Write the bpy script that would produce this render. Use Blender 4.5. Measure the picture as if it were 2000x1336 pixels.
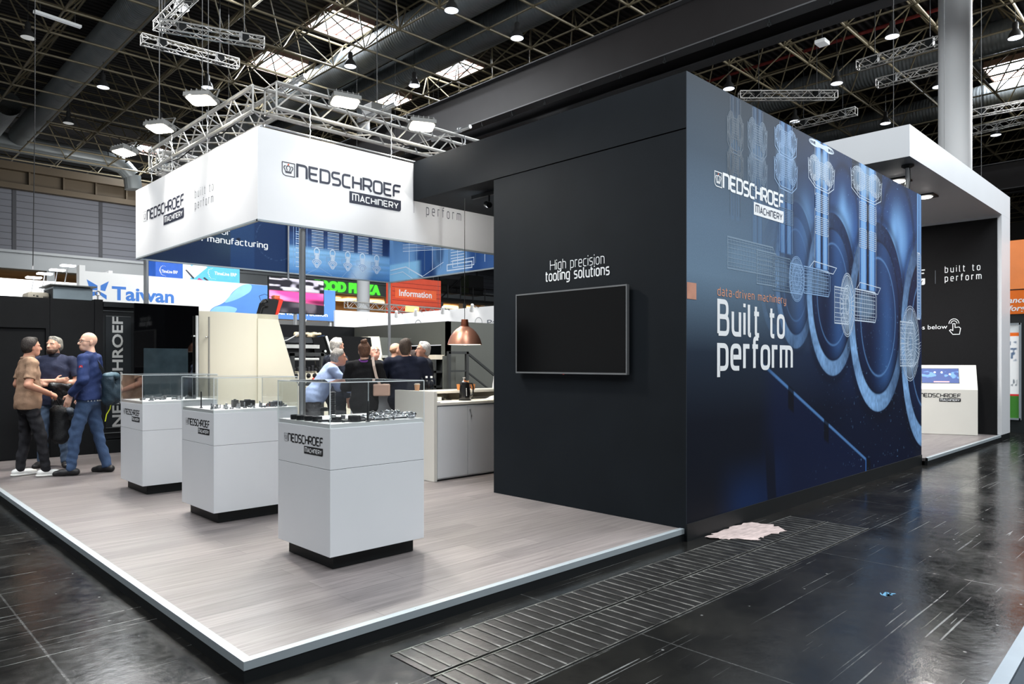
import bpy, bmesh, math, random
import numpy as np
from mathutils import Vector, Matrix

for _o in list(bpy.data.objects):
    bpy.data.objects.remove(_o)
SC = bpy.context.scene
COL = SC.collection
PI = math.pi

# ------------------------------------------------------------------ camera
cam_d = bpy.data.cameras.new('camera')
cam = bpy.data.objects.new('camera', cam_d)
COL.objects.link(cam)
cam_d.sensor_width = 36.0
cam_d.lens = 36.0 * 1386.0 / 2000.0
cam_d.shift_y = (707.0 - 668.0) / 2000.0
cam_d.clip_end = 300
CAM = Vector((-1.4824, -3.3616, 1.56))
FWD = Vector((0.7005, 0.7136, 0.0))      # looking direction
RGT = Vector((0.7136, -0.7005, 0.0))
cam.location = CAM
cam.rotation_euler = FWD.to_track_quat('-Z', 'Y').to_euler()
SC.camera = cam

# ------------------------------------------------------------------ view, world, light
SC.view_settings.view_transform = 'Standard'
SC.view_settings.look = 'None'
SC.view_settings.gamma = 1.0
SC.view_settings.use_curve_mapping = False
SC.view_settings.exposure = 0.2
SC.cycles.use_denoising = True
SC.cycles.max_bounces = 8
SC.cycles.diffuse_bounces = 3
SC.cycles.glossy_bounces = 4
SC.cycles.transparent_max_bounces = 24
SC.cycles.transmission_bounces = 4
SC.cycles.caustics_reflective = False
SC.cycles.caustics_refractive = False

W = bpy.data.worlds.new('hall_air')
SC.world = W
W.use_nodes = True
W.node_tree.nodes['Background'].inputs[0].default_value = (0.93, 0.97, 1.0, 1)
W.node_tree.nodes['Background'].inputs[1].default_value = 0.34


def area_light(name, loc, target, size, power, color=(1, 1, 1), size_y=None, spread=None):
    d = bpy.data.lights.new(name, 'AREA')
    d.shape = 'RECTANGLE'
    d.size = size
    d.size_y = size_y or size
    d.energy = power
    d.color = color
    if spread:
        d.spread = spread
    o = bpy.data.objects.new(name, d)
    COL.objects.link(o)
    o.location = loc
    v = Vector(target) - Vector(loc)
    o.rotation_euler = v.to_track_quat('-Z', 'Y').to_euler()
    return o


# daylight and hall lamps high under the roof
area_light('hall_light', (1.0, -6.0, 13.8), (3.0, 1.5, 2.0), 7.0, 1500, (0.92, 0.97, 1.0))
area_light('hall_light', (14.0, -7.0, 13.8), (10.0, 1.0, 2.0), 7.0, 2500, (0.92, 0.97, 1.0))
area_light('hall_light', (-6.0, 6.0, 13.8), (1.0, 6.0, 0.0), 7.0, 1600, (0.95, 0.98, 1.0))
area_light('hall_light', (9.0, 24.0, 13.6), (7.0, 18.0, 0.0), 8.0, 1700, (0.95, 0.98, 1.0))
area_light('hall_light', (33.0, -1.5, 13.6), (24.0, 3.0, 0.0), 5.0, 4200, (0.95, 0.98, 1.0))
area_light('hall_light', (14.0, 44.0, 10.0), (10.0, 54.0, 6.0), 6.0, 700, (1.0, 0.98, 0.95))


# added fill lights without fixtures, brightening the group, the counter and the machines
area_light('ring_fill', (4.1, 5.7, 4.62), (4.4, 5.9, 0.0), 1.4, 95, (1.0, 0.97, 0.92), spread=math.radians(95))
area_light('ring_fill', (6.2, 8.3, 4.60), (8.2, 11.4, 0.5), 1.0, 110, (1.0, 0.97, 0.92), spread=math.radians(110))
area_light('portal_fill', (12.7, 2.8, 4.42), (12.7, 2.8, 0.0), 1.2, 230, (1.0, 0.98, 0.95))  # added fill without a fixture, lifts the portal underside by bounce


# ------------------------------------------------------------------ colours and materials
def lin(c):
    c = c / 255.0
    return c / 12.92 if c <= 0.04045 else ((c + 0.055) / 1.055) ** 2.4


def rgb(r, g, b):
    return (lin(r), lin(g), lin(b), 1.0)


_M = {}


def mat(name, col=(128, 128, 128), rough=0.5, metal=0.0, var=0.06, scale=6.0, bump=0.0, bscale=60.0,
        emit=None, estr=0.0, spec=0.5, coat=0.0, stretch=None):
    if name in _M:
        return _M[name]
    m = bpy.data.materials.new(name)
    m.use_nodes = True
    nt = m.node_tree
    b = nt.nodes['Principled BSDF']
    c = rgb(*col)
    b.inputs['Roughness'].default_value = rough
    b.inputs['Metallic'].default_value = metal
    b.inputs['Specular IOR Level'].default_value = spec
    if coat:
        b.inputs['Coat Weight'].default_value = coat
        b.inputs['Coat Roughness'].default_value = 0.05
    tc = nt.nodes.new('ShaderNodeTexCoord')
    src = tc.outputs['Object']
    if stretch:
        mp = nt.nodes.new('ShaderNodeMapping')
        mp.inputs['Scale'].default_value = stretch
        nt.links.new(src, mp.inputs['Vector'])
        src = mp.outputs['Vector']
    nz = nt.nodes.new('ShaderNodeTexNoise')
    nz.inputs['Scale'].default_value = scale
    nz.inputs['Detail'].default_value = 3.0
    nt.links.new(src, nz.inputs['Vector'])
    rp = nt.nodes.new('ShaderNodeValToRGB')
    k0, k1 = 1 - var, 1 + var
    rp.color_ramp.elements[0].position = 0.3
    rp.color_ramp.elements[1].position = 0.7
    rp.color_ramp.elements[0].color = (c[0] * k0, c[1] * k0, c[2] * k0, 1)
    rp.color_ramp.elements[1].color = (min(1, c[0] * k1), min(1, c[1] * k1), min(1, c[2] * k1), 1)
    nt.links.new(nz.outputs['Fac'], rp.inputs['Fac'])
    nt.links.new(rp.outputs['Color'], b.inputs['Base Color'])
    if bump:
        n2 = nt.nodes.new('ShaderNodeTexNoise')
        n2.inputs['Scale'].default_value = bscale
        n2.inputs['Detail'].default_value = 4.0
        nt.links.new(src, n2.inputs['Vector'])
        bp = nt.nodes.new('ShaderNodeBump')
        bp.inputs['Strength'].default_value = bump
        bp.inputs['Distance'].default_value = 0.02
        nt.links.new(n2.outputs['Fac'], bp.inputs['Height'])
        nt.links.new(bp.outputs['Normal'], b.inputs['Normal'])
    if emit:
        b.inputs['Emission Color'].default_value = rgb(*emit)
        b.inputs['Emission Strength'].default_value = estr
    _M[name] = m
    return m


def glass_mat(name, tint=(0.95, 0.98, 0.98), refl=1.0):
    if name in _M:
        return _M[name]
    m = bpy.data.materials.new(name)
    m.use_nodes = True
    nt = m.node_tree
    nt.nodes.remove(nt.nodes['Principled BSDF'])
    out = nt.nodes['Material Output']
    tr = nt.nodes.new('ShaderNodeBsdfTransparent')
    tr.inputs['Color'].default_value = (*tint, 1)
    gl = nt.nodes.new('ShaderNodeBsdfGlossy')
    gl.inputs['Roughness'].default_value = 0.01
    lw = nt.nodes.new('ShaderNodeLayerWeight')
    lw.inputs['Blend'].default_value = 0.5
    pw = nt.nodes.new('ShaderNodeMath')
    pw.operation = 'POWER'
    pw.inputs[1].default_value = 4.0
    fr = nt.nodes.new('ShaderNodeMath')
    fr.operation = 'MULTIPLY_ADD'
    fr.inputs[1].default_value = 0.90
    fr.inputs[2].default_value = 0.035
    nt.links.new(lw.outputs['Facing'], pw.inputs[0])
    nt.links.new(pw.outputs[0], fr.inputs[0])
    ml = nt.nodes.new('ShaderNodeMath')
    ml.operation = 'MULTIPLY'
    ml.inputs[1].default_value = refl
    ml.use_clamp = True
    mx = nt.nodes.new('ShaderNodeMixShader')
    nt.links.new(fr.outputs[0], ml.inputs[0])
    nt.links.new(ml.outputs[0], mx.inputs['Fac'])
    nt.links.new(tr.outputs[0], mx.inputs[1])
    nt.links.new(gl.outputs[0], mx.inputs[2])
    nt.links.new(mx.outputs[0], out.inputs['Surface'])
    _M[name] = m
    return m


def vcol_mat(name, rough=0.5, spec=0.35, emit=0.0):
    """a printed surface whose ink comes from the mesh's own colour layer plus a fine paper grain"""
    if name in _M:
        return _M[name]
    m = bpy.data.materials.new(name)
    m.use_nodes = True
    nt = m.node_tree
    b = nt.nodes['Principled BSDF']
    b.inputs['Roughness'].default_value = rough
    b.inputs['Specular IOR Level'].default_value = spec
    at = nt.nodes.new('ShaderNodeVertexColor')
    at.layer_name = 'ink'
    nz = nt.nodes.new('ShaderNodeTexNoise')
    nz.inputs['Scale'].default_value = 90.0
    mp = nt.nodes.new('ShaderNodeMapRange')
    mp.inputs['To Min'].default_value = 0.85
    mp.inputs['To Max'].default_value = 1.15
    tc = nt.nodes.new('ShaderNodeTexCoord')
    nt.links.new(tc.outputs['Object'], nz.inputs['Vector'])
    nt.links.new(nz.outputs['Fac'], mp.inputs['Value'])
    vm = nt.nodes.new('ShaderNodeVectorMath')
    vm.operation = 'SCALE'
    nt.links.new(at.outputs['Color'], vm.inputs[0])
    nt.links.new(mp.outputs['Result'], vm.inputs['Scale'])
    nt.links.new(vm.outputs['Vector'], b.inputs['Base Color'])
    if emit:
        nt.links.new(vm.outputs['Vector'], b.inputs['Emission Color'])
        b.inputs['Emission Strength'].default_value = emit
    _M[name] = m
    return m


# ------------------------------------------------------------------ object helpers
def thing(name, label, cat, loc=(0, 0, 0), rz=0.0, group=None):
    o = bpy.data.objects.new(name, None)
    o.empty_display_size = 0.1
    COL.objects.link(o)
    o.location = loc
    o.rotation_euler = (0, 0, rz)
    o['label'] = label
    o['category'] = cat
    if group:
        o['group'] = group
    return o


def tag(o, label, cat, group=None):
    o['label'] = label
    o['category'] = cat
    if group:
        o['group'] = group
    return o


def structure(o):
    o['kind'] = 'structure'
    return o


def world_of(o):
    m = Matrix.Identity(4)
    while o is not None:
        m = (Matrix.Translation(o.location) @ o.rotation_euler.to_matrix().to_4x4()) @ m
        o = o.parent
    return m


def copy_tree(o, parent=None):
    c = o.copy()
    COL.objects.link(c)
    c.parent = parent
    for ch in list(o.children):
        copy_tree(ch, c)
    return c


class MB:
    """collects shapes and links them as one mesh object"""

    def __init__(self):
        self.v = []
        self.f = []
        self.mi = []

    def add(self, vs, fs, mi=0):
        k = len(self.v)
        self.v.extend([tuple(p) for p in vs])
        self.f.extend([tuple(i + k for i in f) for f in fs])
        self.mi.extend([mi] * len(fs))
        return self

    def box(self, x0, x1, y0, y1, z0, z1, mi=0):
        v = [(x0, y0, z0), (x1, y0, z0), (x1, y1, z0), (x0, y1, z0), (x0, y0, z1), (x1, y0, z1), (x1, y1, z1), (x0, y1, z1)]
        f = [(0, 3, 2, 1), (4, 5, 6, 7), (0, 1, 5, 4), (1, 2, 6, 5), (2, 3, 7, 6), (3, 0, 4, 7)]
        return self.add(v, f, mi)

    def rbox(self, x0, x1, y0, y1, z0, z1, r=0.01, mi=0, seg=2):
        """box with rounded edges"""
        bm = bmesh.new()
        bmesh.ops.create_cube(bm, size=1.0)
        for q in bm.verts:
            q.co = Vector((x0 + (q.co.x + .5) * (x1 - x0), y0 + (q.co.y + .5) * (y1 - y0), z0 + (q.co.z + .5) * (z1 - z0)))
        bmesh.ops.bevel(bm, geom=list(bm.edges), offset=r, segments=seg, affect='EDGES', profile=0.5)
        return self.bm(bm, mi)

    def bm(self, bm, mi=0):
        bm.verts.index_update()
        self.add([tuple(q.co) for q in bm.verts], [tuple(q.index for q in f.verts) for f in bm.faces], mi)
        bm.free()
        return self

    def tube(self, p, q, r, n=8, r2=None, mi=0, caps=True):
        p = Vector(p)
        q = Vector(q)
        d = (q - p)
        if d.length < 1e-6:
            return self
        d.normalize()
        a = d.orthogonal().normalized()
        b = d.cross(a)
        r2 = r if r2 is None else r2
        vs = []
        for c, rr in ((p, r), (q, r2)):
            for i in range(n):
                t = 2 * PI * i / n
                vs.append(c + a * (math.cos(t) * rr) + b * (math.sin(t) * rr))
        fs = [(i, (i + 1) % n, n + (i + 1) % n, n + i) for i in range(n)]
        if caps:
            fs.append(tuple(range(n))[::-1])
            fs.append(tuple(range(n, 2 * n)))
        return self.add(vs, fs, mi)

    def path(self, pts, r, n=8, mi=0):
        for a, b in zip(pts[:-1], pts[1:]):
            self.tube(a, b, r, n, mi=mi)
        return self

    def lathe(self, prof, c=(0, 0, 0), n=24, mi=0, axis='z', cap=True):
        vs = []
        for r, h in prof:
            for i in range(n):
                t = 2 * PI * i / n
                x, y = r * math.cos(t), r * math.sin(t)
                if axis == 'z':
                    vs.append((c[0] + x, c[1] + y, c[2] + h))
                elif axis == 'x':
                    vs.append((c[0] + h, c[1] + x, c[2] + y))
                else:
                    vs.append((c[0] + x, c[1] + h, c[2] + y))
        fs = []
        for k in range(len(prof) - 1):
            for i in range(n):
                j = (i + 1) % n
                fs.append((k * n + i, k * n + j, (k + 1) * n + j, (k + 1) * n + i))
        if cap:
            if prof[0][0] > 1e-5:
                fs.append(tuple(range(n))[::-1])
            if prof[-1][0] > 1e-5:
                fs.append(tuple((len(prof) - 1) * n + i for i in range(n)))
        return self.add(vs, fs, mi)

    def prism(self, poly, mp, d0, d1, mi=0):
        """polygon (u,v) placed by mp(u,v,d) between depths d0 and d1"""
        n = len(poly)
        vs = [mp(u, v, d0) for u, v in poly] + [mp(u, v, d1) for u, v in poly]
        fs = [tuple(range(n))[::-1], tuple(range(n, 2 * n))]
        fs += [(i, (i + 1) % n, n + (i + 1) % n, n + i) for i in range(n)]
        return self.add(vs, fs, mi)

    def build(self, name, mats, parent=None, world=True, smooth=False, bevel=0.0, angle=40):
        me = bpy.data.meshes.new(name)
        vs = self.v
        if parent is not None and world:
            inv = world_of(parent).inverted()
            vs = [tuple(inv @ Vector(p)) for p in vs]
        me.from_pydata(vs, [], self.f)
        if not isinstance(mats, (list, tuple)):
            mats = [mats]
        for m in mats:
            me.materials.append(m)
        if len(mats) > 1:
            me.polygons.foreach_set('material_index', self.mi)
        me.update()
        bm = bmesh.new()
        bm.from_mesh(me)
        bmesh.ops.recalc_face_normals(bm, faces=bm.faces)
        bm.to_mesh(me)
        bm.free()
        if smooth:
            me.polygons.foreach_set('use_smooth', [True] * len(me.polygons))
            try:
                me.set_sharp_from_angle(angle=math.radians(angle))
            except Exception:
                pass
        o = bpy.data.objects.new(name, me)
        COL.objects.link(o)
        if parent is not None:
            o.parent = parent
        if bevel:
            bv = o.modifiers.new('bevel', 'BEVEL')
            bv.width = bevel
            bv.segments = 2
            bv.limit_method = 'ANGLE'
        return o


# ------------------------------------------------------------------ lettering: rounded stroke alphabet
def _round(pts, r, closed):
    out = []
    n = len(pts)
    for i, p in enumerate(pts):
        sharp = len(p) > 2
        q = Vector(p[:2])
        if (not closed and i in (0, n - 1)) or sharp or r <= 0:
            out.append(q)
            continue
        a = Vector(pts[i - 1][:2])
        b = Vector(pts[(i + 1) % n][:2])
        da, db = (a - q), (b - q)
        rr = min(r, da.length * 0.5, db.length * 0.5)
        da.normalize()
        db.normalize()
        p0, p1 = q + da * rr, q + db * rr
        for k in range(6):
            t = k / 5
            out.append(p0 * (1 - t) ** 2 + q * 2 * t * (1 - t) + p1 * t * t)
    return out


def ribbon(pts, w, closed=False):
    """flat strip of width w along pts: vertices (u,v) and quads"""
    n = len(pts)
    vs, fs = [], []
    for i in range(n):
        if closed:
            a, b = pts[i - 1], pts[(i + 1) % n]
        else:
            a, b = pts[max(i - 1, 0)], pts[min(i + 1, n - 1)]
        p = pts[i]
        t1 = (p - a)
        t2 = (b - p)
        if t1.length < 1e-9:
            t1 = t2
        if t2.length < 1e-9:
            t2 = t1
        t1 = t1.normalized()
        t2 = t2.normalized()
        t = (t1 + t2)
        t = t1 if t.length < 1e-6 else t.normalized()
        nrm = Vector((-t.y, t.x))
        c = max(0.35, nrm.dot(Vector((-t1.y, t1.x))))
        h = w * 0.5 / c
        vs += [p + nrm * h, p - nrm * h]
    m = n if closed else n - 1
    for i in range(m):
        j = (i + 1) % n
        fs.append((2 * i, 2 * i + 1, 2 * j + 1, 2 * j))
    return vs, fs


S_ = 1  # marks a sharp corner
X_ = .72
CAPS = {
    'N': (.80, [((0, 0), (0, 1, S_), (.8, 1), (.8, 0))]),
    'E': (.74, [((.74, 1), (0, 1, S_), (0, 0), (.74, 0)), ((0, .5), (.66, .5))]),
    'D': (.80, [((0, 0, S_), (0, 1, S_), (.8, 1), (.8, 0), 'c')]),
    'S': (.74, [((.72, 1), (0, 1), (0, .52), (.74, .52), (.74, 0), (0, 0))]),
    'C': (.72, [((.72, 1), (0, 1), (0, 0), (.72, 0))]),
    'H': (.78, [((0, 0), (0, 1)), ((.78, 0), (.78, 1)), ((0, .5), (.78, .5))]),
    'R': (.78, [((0, 0), (0, 1, S_), (.78, 1), (.78, .42), (.06, .42)), ((.42, .42), (.78, 0))]),
    'O': (.82, [((0, 0), (0, 1), (.82, 1), (.82, 0), 'c')]),
    'F': (.72, [((.74, 1), (0, 1), (0, 0)), ((0, .5), (.64, .5))]),
    'M': (1.16, [((0, 0), (0, 1.18, S_), (1.16, 1.18), (1.16, 0)), ((.58, 1.18), (.58, 0))]),
    'A': (.80, [((0, 0), (.4, 1, S_), (.8, 0)), ((.16, .3), (.64, .3))]),
    'I': (.0, [((0, 0), (0, 1))]),
    'Y': (.80, [((0, 1), (.4, .42, S_), (.8, 1)), ((.4, .42), (.4, 0))]),
    'B': (.58, [((0, 0, S_), (0, 1, S_), (.53, 1), (.53, .53), (.06, .53)), ((0, .53, S_), (.58, .53), (.58, 0), (0, 0, S_))]),
    'h': (.46, [((0, 0), (0, 1)), ((0, X_, S_), (.46, X_), (.46, 0))]),
    'a': (.44, [((.04, X_), (.44, X_), (.44, 0)), ((.44, .40, S_), (0, .40), (0, 0), (.44, 0, S_))]),
    'b': (.46, [((0, 1), (0, 0, S_), (.46, 0), (.46, X_), (.06, X_, S_))]),
    'c': (.42, [((.42, X_), (0, X_), (0, 0), (.42, 0))]),
    'd': (.46, [((.46, 1), (.46, 0, S_), (0, 0), (0, X_), (.40, X_, S_))]),
    'e': (.46, [((.42, 0), (0, 0), (0, X_), (.46, X_), (.46, .36, S_), (.06, .36, S_))]),
    'f': (.26, [((.30, 1), (.06, 1), (.06, 0)), ((-.06, X_), (.28, X_))]),
    'g': (.46, [((.46, X_, S_), (0, X_), (0, 0), (.46, 0, S_)), ((.46, X_), (.46, -.27), (.02, -.27))]),
    'i': (.0, [((0, 0), (0, X_)), ((0, .90), (0, 1.02))]),
    'l': (.12, [((0, 1), (0, 0), (.14, 0))]),
    'm': (.76, [((0, 0), (0, X_, S_), (.76, X_), (.76, 0)), ((.38, X_), (.38, 0))]),
    'n': (.46, [((0, 0), (0, X_, S_), (.46, X_), (.46, 0))]),
    'o': (.46, [((0, 0), (0, X_), (.46, X_), (.46, 0), 'c')]),
    'p': (.46, [((0, -.27), (0, X_, S_), (.46, X_), (.46, 0), (.06, 0, S_))]),
    'r': (.28, [((0, 0), (0, X_, S_), (.30, X_))]),
    's': (.42, [((.40, X_), (0, X_), (0, .38), (.42, .38), (.42, 0), (0, 0))]),
    't': (.26, [((.06, .96), (.06, 0), (.28, 0)), ((-.06, X_), (.28, X_))]),
    'u': (.46, [((0, X_), (0, 0), (.46, 0, S_), (.46, X_))]),
    'v': (.46, [((0, X_), (.23, 0, S_), (.46, X_))]),
    'w': (.72, [((0, X_), (.18, 0, S_), (.36, X_ * .9, S_), (.54, 0, S_), (.72, X_))]),
    'y': (.46, [((0, X_), (0, 0), (.46, 0, S_)), ((.46, X_), (.46, -.27), (.04, -.27))]),
    '-': (.24, [((0, .36), (.24, .36))]),
    '|': (.0, [((0, -.1), (0, 1.1))]),
    ' ': (.26, []),
}
CAPS.update({k: CAPS[k] for k in ()})


def stroke_text(s, track=.24, w=.15, rad=.26):
    """strips (verts, faces) in letter units and the total width"""
    x = 0.0
    nl = 0
    vs, fs = [], []
    for ch in s:
        wd, lines = CAPS[ch]
        for ln in lines:
            closed = ln[-1] == 'c'
            pts = [p for p in ln if p != 'c']
            rp = _round(pts, rad, closed)
            # stretch stroke ends so that butt joints meet cleanly
            if not closed and len(rp) > 1:
                d0 = (rp[0] - rp[1]).normalized() * 0
                rp[0] = rp[0] + d0
            a, b = ribbon(rp, w, closed)
            k = len(vs)
            nl += 1
            vs += [(q.x + x, q.y, .00008 * (nl % 4)) for q in a]
            fs += [tuple(i + k for i in f) for f in b]
        x += wd + track
    return vs, fs, x - track


def plane_map(org, u, v, eps=0.002):
    """(a,b,d) -> point on a surface with axes u,v; d counts outwards along u x v"""
    org = Vector(org)
    u = Vector(u)
    v = Vector(v)
    n = u.cross(v).normalized()

    def f(a, b, d=0.0):
        return org + u * a + v * b + n * (eps + d)
    return f


def flat(mb, vs, fs, mp, sx=1, sy=1, ox=0, oy=0, mi=0, d=0.0):
    # every further stroke lies a hair above the last so that crossing strokes never share a plane
    mb.n = getattr(mb, 'n', 0) + 1
    e = .00001 * (mb.n % 97)
    mb.add([mp(ox + v[0] * sx, oy + v[1] * sy, d + e + (v[2] if len(v) > 2 else 0)) for v in vs], fs, mi)


def lettering(name, s, mp, h, material, parent, x0=0, y0=0, width=None, track=.24, w=.15, rad=.26, ralign=False, center=False):
    vs, fs, tw = stroke_text(s, track, w, rad)
    sx = h if width is None else width / tw
    ox = x0 - (sx * tw if ralign else (sx * tw / 2 if center else 0))
    out = None
    pre = ''
    for word in s.split(' '):
        off = stroke_text(pre, track, w, rad)[2] + track if pre else 0.0
        vs, fs, _ = stroke_text(word, track, w, rad)
        mb = MB()
        flat(mb, vs, fs, mp, sx, h, ox + off * sx, y0)
        out = mb.build(name, material, parent)
        pre += word + ' '
    return out


def font_text(name, s, mp, h, material, parent, x0=0, y0=0, width=None, bold=0.0, shear=0.0, center=False, depth=0.0):
    """lettering in the plain sans of the signs; h is the cap height"""
    cu = bpy.data.curves.new('t', 'FONT')
    cu.body = s
    cu.size = 1.0
    cu.offset = bold
    cu.shear = shear
    cu.resolution_u = 3
    o = bpy.data.objects.new('t', cu)
    COL.objects.link(o)
    dg = bpy.context.evaluated_depsgraph_get()
    me = o.evaluated_get(dg).to_mesh()
    vs = [(q.co.x, q.co.y) for q in me.vertices]
    fs = [tuple(p.vertices) for p in me.polygons]
    o.evaluated_get(dg).to_mesh_clear()
    bpy.data.objects.remove(o)
    bpy.data.curves.remove(cu)
    xs = [p[0] for p in vs]
    x_min, x_max = min(xs), max(xs)
    k = h / 0.72
    sx = k if width is None else width / (x_max - x_min)
    mb = MB()
    ox = x0 - (0.5 * sx * (x_max - x_min) if center else 0)
    flat(mb, [(x - x_min, y) for x, y in vs], fs, mp, sx, k, ox, y0)
    ob = mb.build(name, material, parent)
    if depth:
        so = ob.modifiers.new('depth', 'SOLIDIFY')
        so.thickness = depth
        so.offset = 0
    return ob


def rounded_rect(x0, x1, y0, y1, rs):
    """polygon; rs = radii for corners (x0,y0),(x1,y0),(x1,y1),(x0,y1)"""
    out = []
    for (cx, cy, sx, sy, r, a0) in ((x0, y0, 1, 1, rs[0], PI), (x1, y0, -1, 1, rs[1], 1.5 * PI), (x1, y1, -1, -1, rs[2], 0), (x0, y1, 1, -1, rs[3], .5 * PI)):
        if r <= 0:
            out.append((cx, cy))
        else:
            for k in range(7):
                a = a0 + .5 * PI * k / 6
                out.append((cx + sx * r + math.cos(a) * r, cy + sy * r + math.sin(a) * r))
    return out


def logo(parent, mp, h, width, m_text, m_badge, m_badge_text, m_crown=None, m_dot=None, crown=True, w=.185):
    """crown emblem, the long word and the small badge under its end; mp origin = foot of the first letter"""
    m_crown = m_crown or m_text
    sx = width / 10.0
    lettering('logo_lettering', 'NEDSCHROEF', mp, h, m_text, parent, 0, 0, width, .24, w, .26)
    bw, bh = .53 * width, .98 * h
    bx1, by1 = width + .05 * h, -.28 * h
    mb = MB()
    poly = rounded_rect(bx1 - bw, bx1, by1 - bh, by1, (0, .25 * h, 0, 0))
    mb.add([mp(a, b, 0.0) for a, b in poly], [tuple(range(len(poly)))])
    mb.build('logo_badge', m_badge, parent)
    mb = MB()
    # first letter larger than the rest
    k = bh * .48
    vs, fs, tw = stroke_text('MACHINERY', .32, .19, .24)
    flat(mb, vs, fs, mp, bw * .88 / tw, k, bx1 - bw * .94, by1 - bh * .76, d=0.001)
    mb.build('badge_lettering', m_badge_text, parent)
    if crown:
        s = h * 1.0
        ax = sx / h
        cx0, cx1 = -1.28 * sx, -.24 * sx
        mb = MB()
        pr = [(Vector(p)) for p in rounded_rect(cx0, cx1, -.04 * h, 1.0 * h, (.32 * sx, 0, 0, 0))]
        a, b = ribbon(pr, .065 * h, True)
        flat(mb, [(q.x, q.y) for q in a], b, mp)
        c = .5 * (cx0 + cx1)

        def line(pts, ww=.07):
            a, b = ribbon([Vector((c + x * sx, y * h)) for x, y in pts], ww * h, False)
            flat(mb, [(q.x, q.y) for q in a], b, mp)
        line([(-.26, .22), (.26, .22)])
        line([(-.28, .31), (.28, .31)])
        line([(-.26, .36), (-.38, .58), (-.34, .70), (-.22, .72)])
        line([(.26, .36), (.38, .58), (.34, .70), (.22, .72)])
        line([(-.10, .38), (-.17, .58), (-.12, .72), (0, .76), (.12, .72), (.17, .58), (.10, .38)])
        mb.build('logo_crown', m_crown, parent)
        if m_dot:
            mb = MB()
            mb.add([mp(c + .07 * sx * math.cos(t), .86 * h + .07 * h * math.sin(t), .0005) for t in np.linspace(0, 2 * PI, 9)[:-1]], [tuple(range(8))])
            mb.build('logo_crown_jewel', m_dot, parent)
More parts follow.
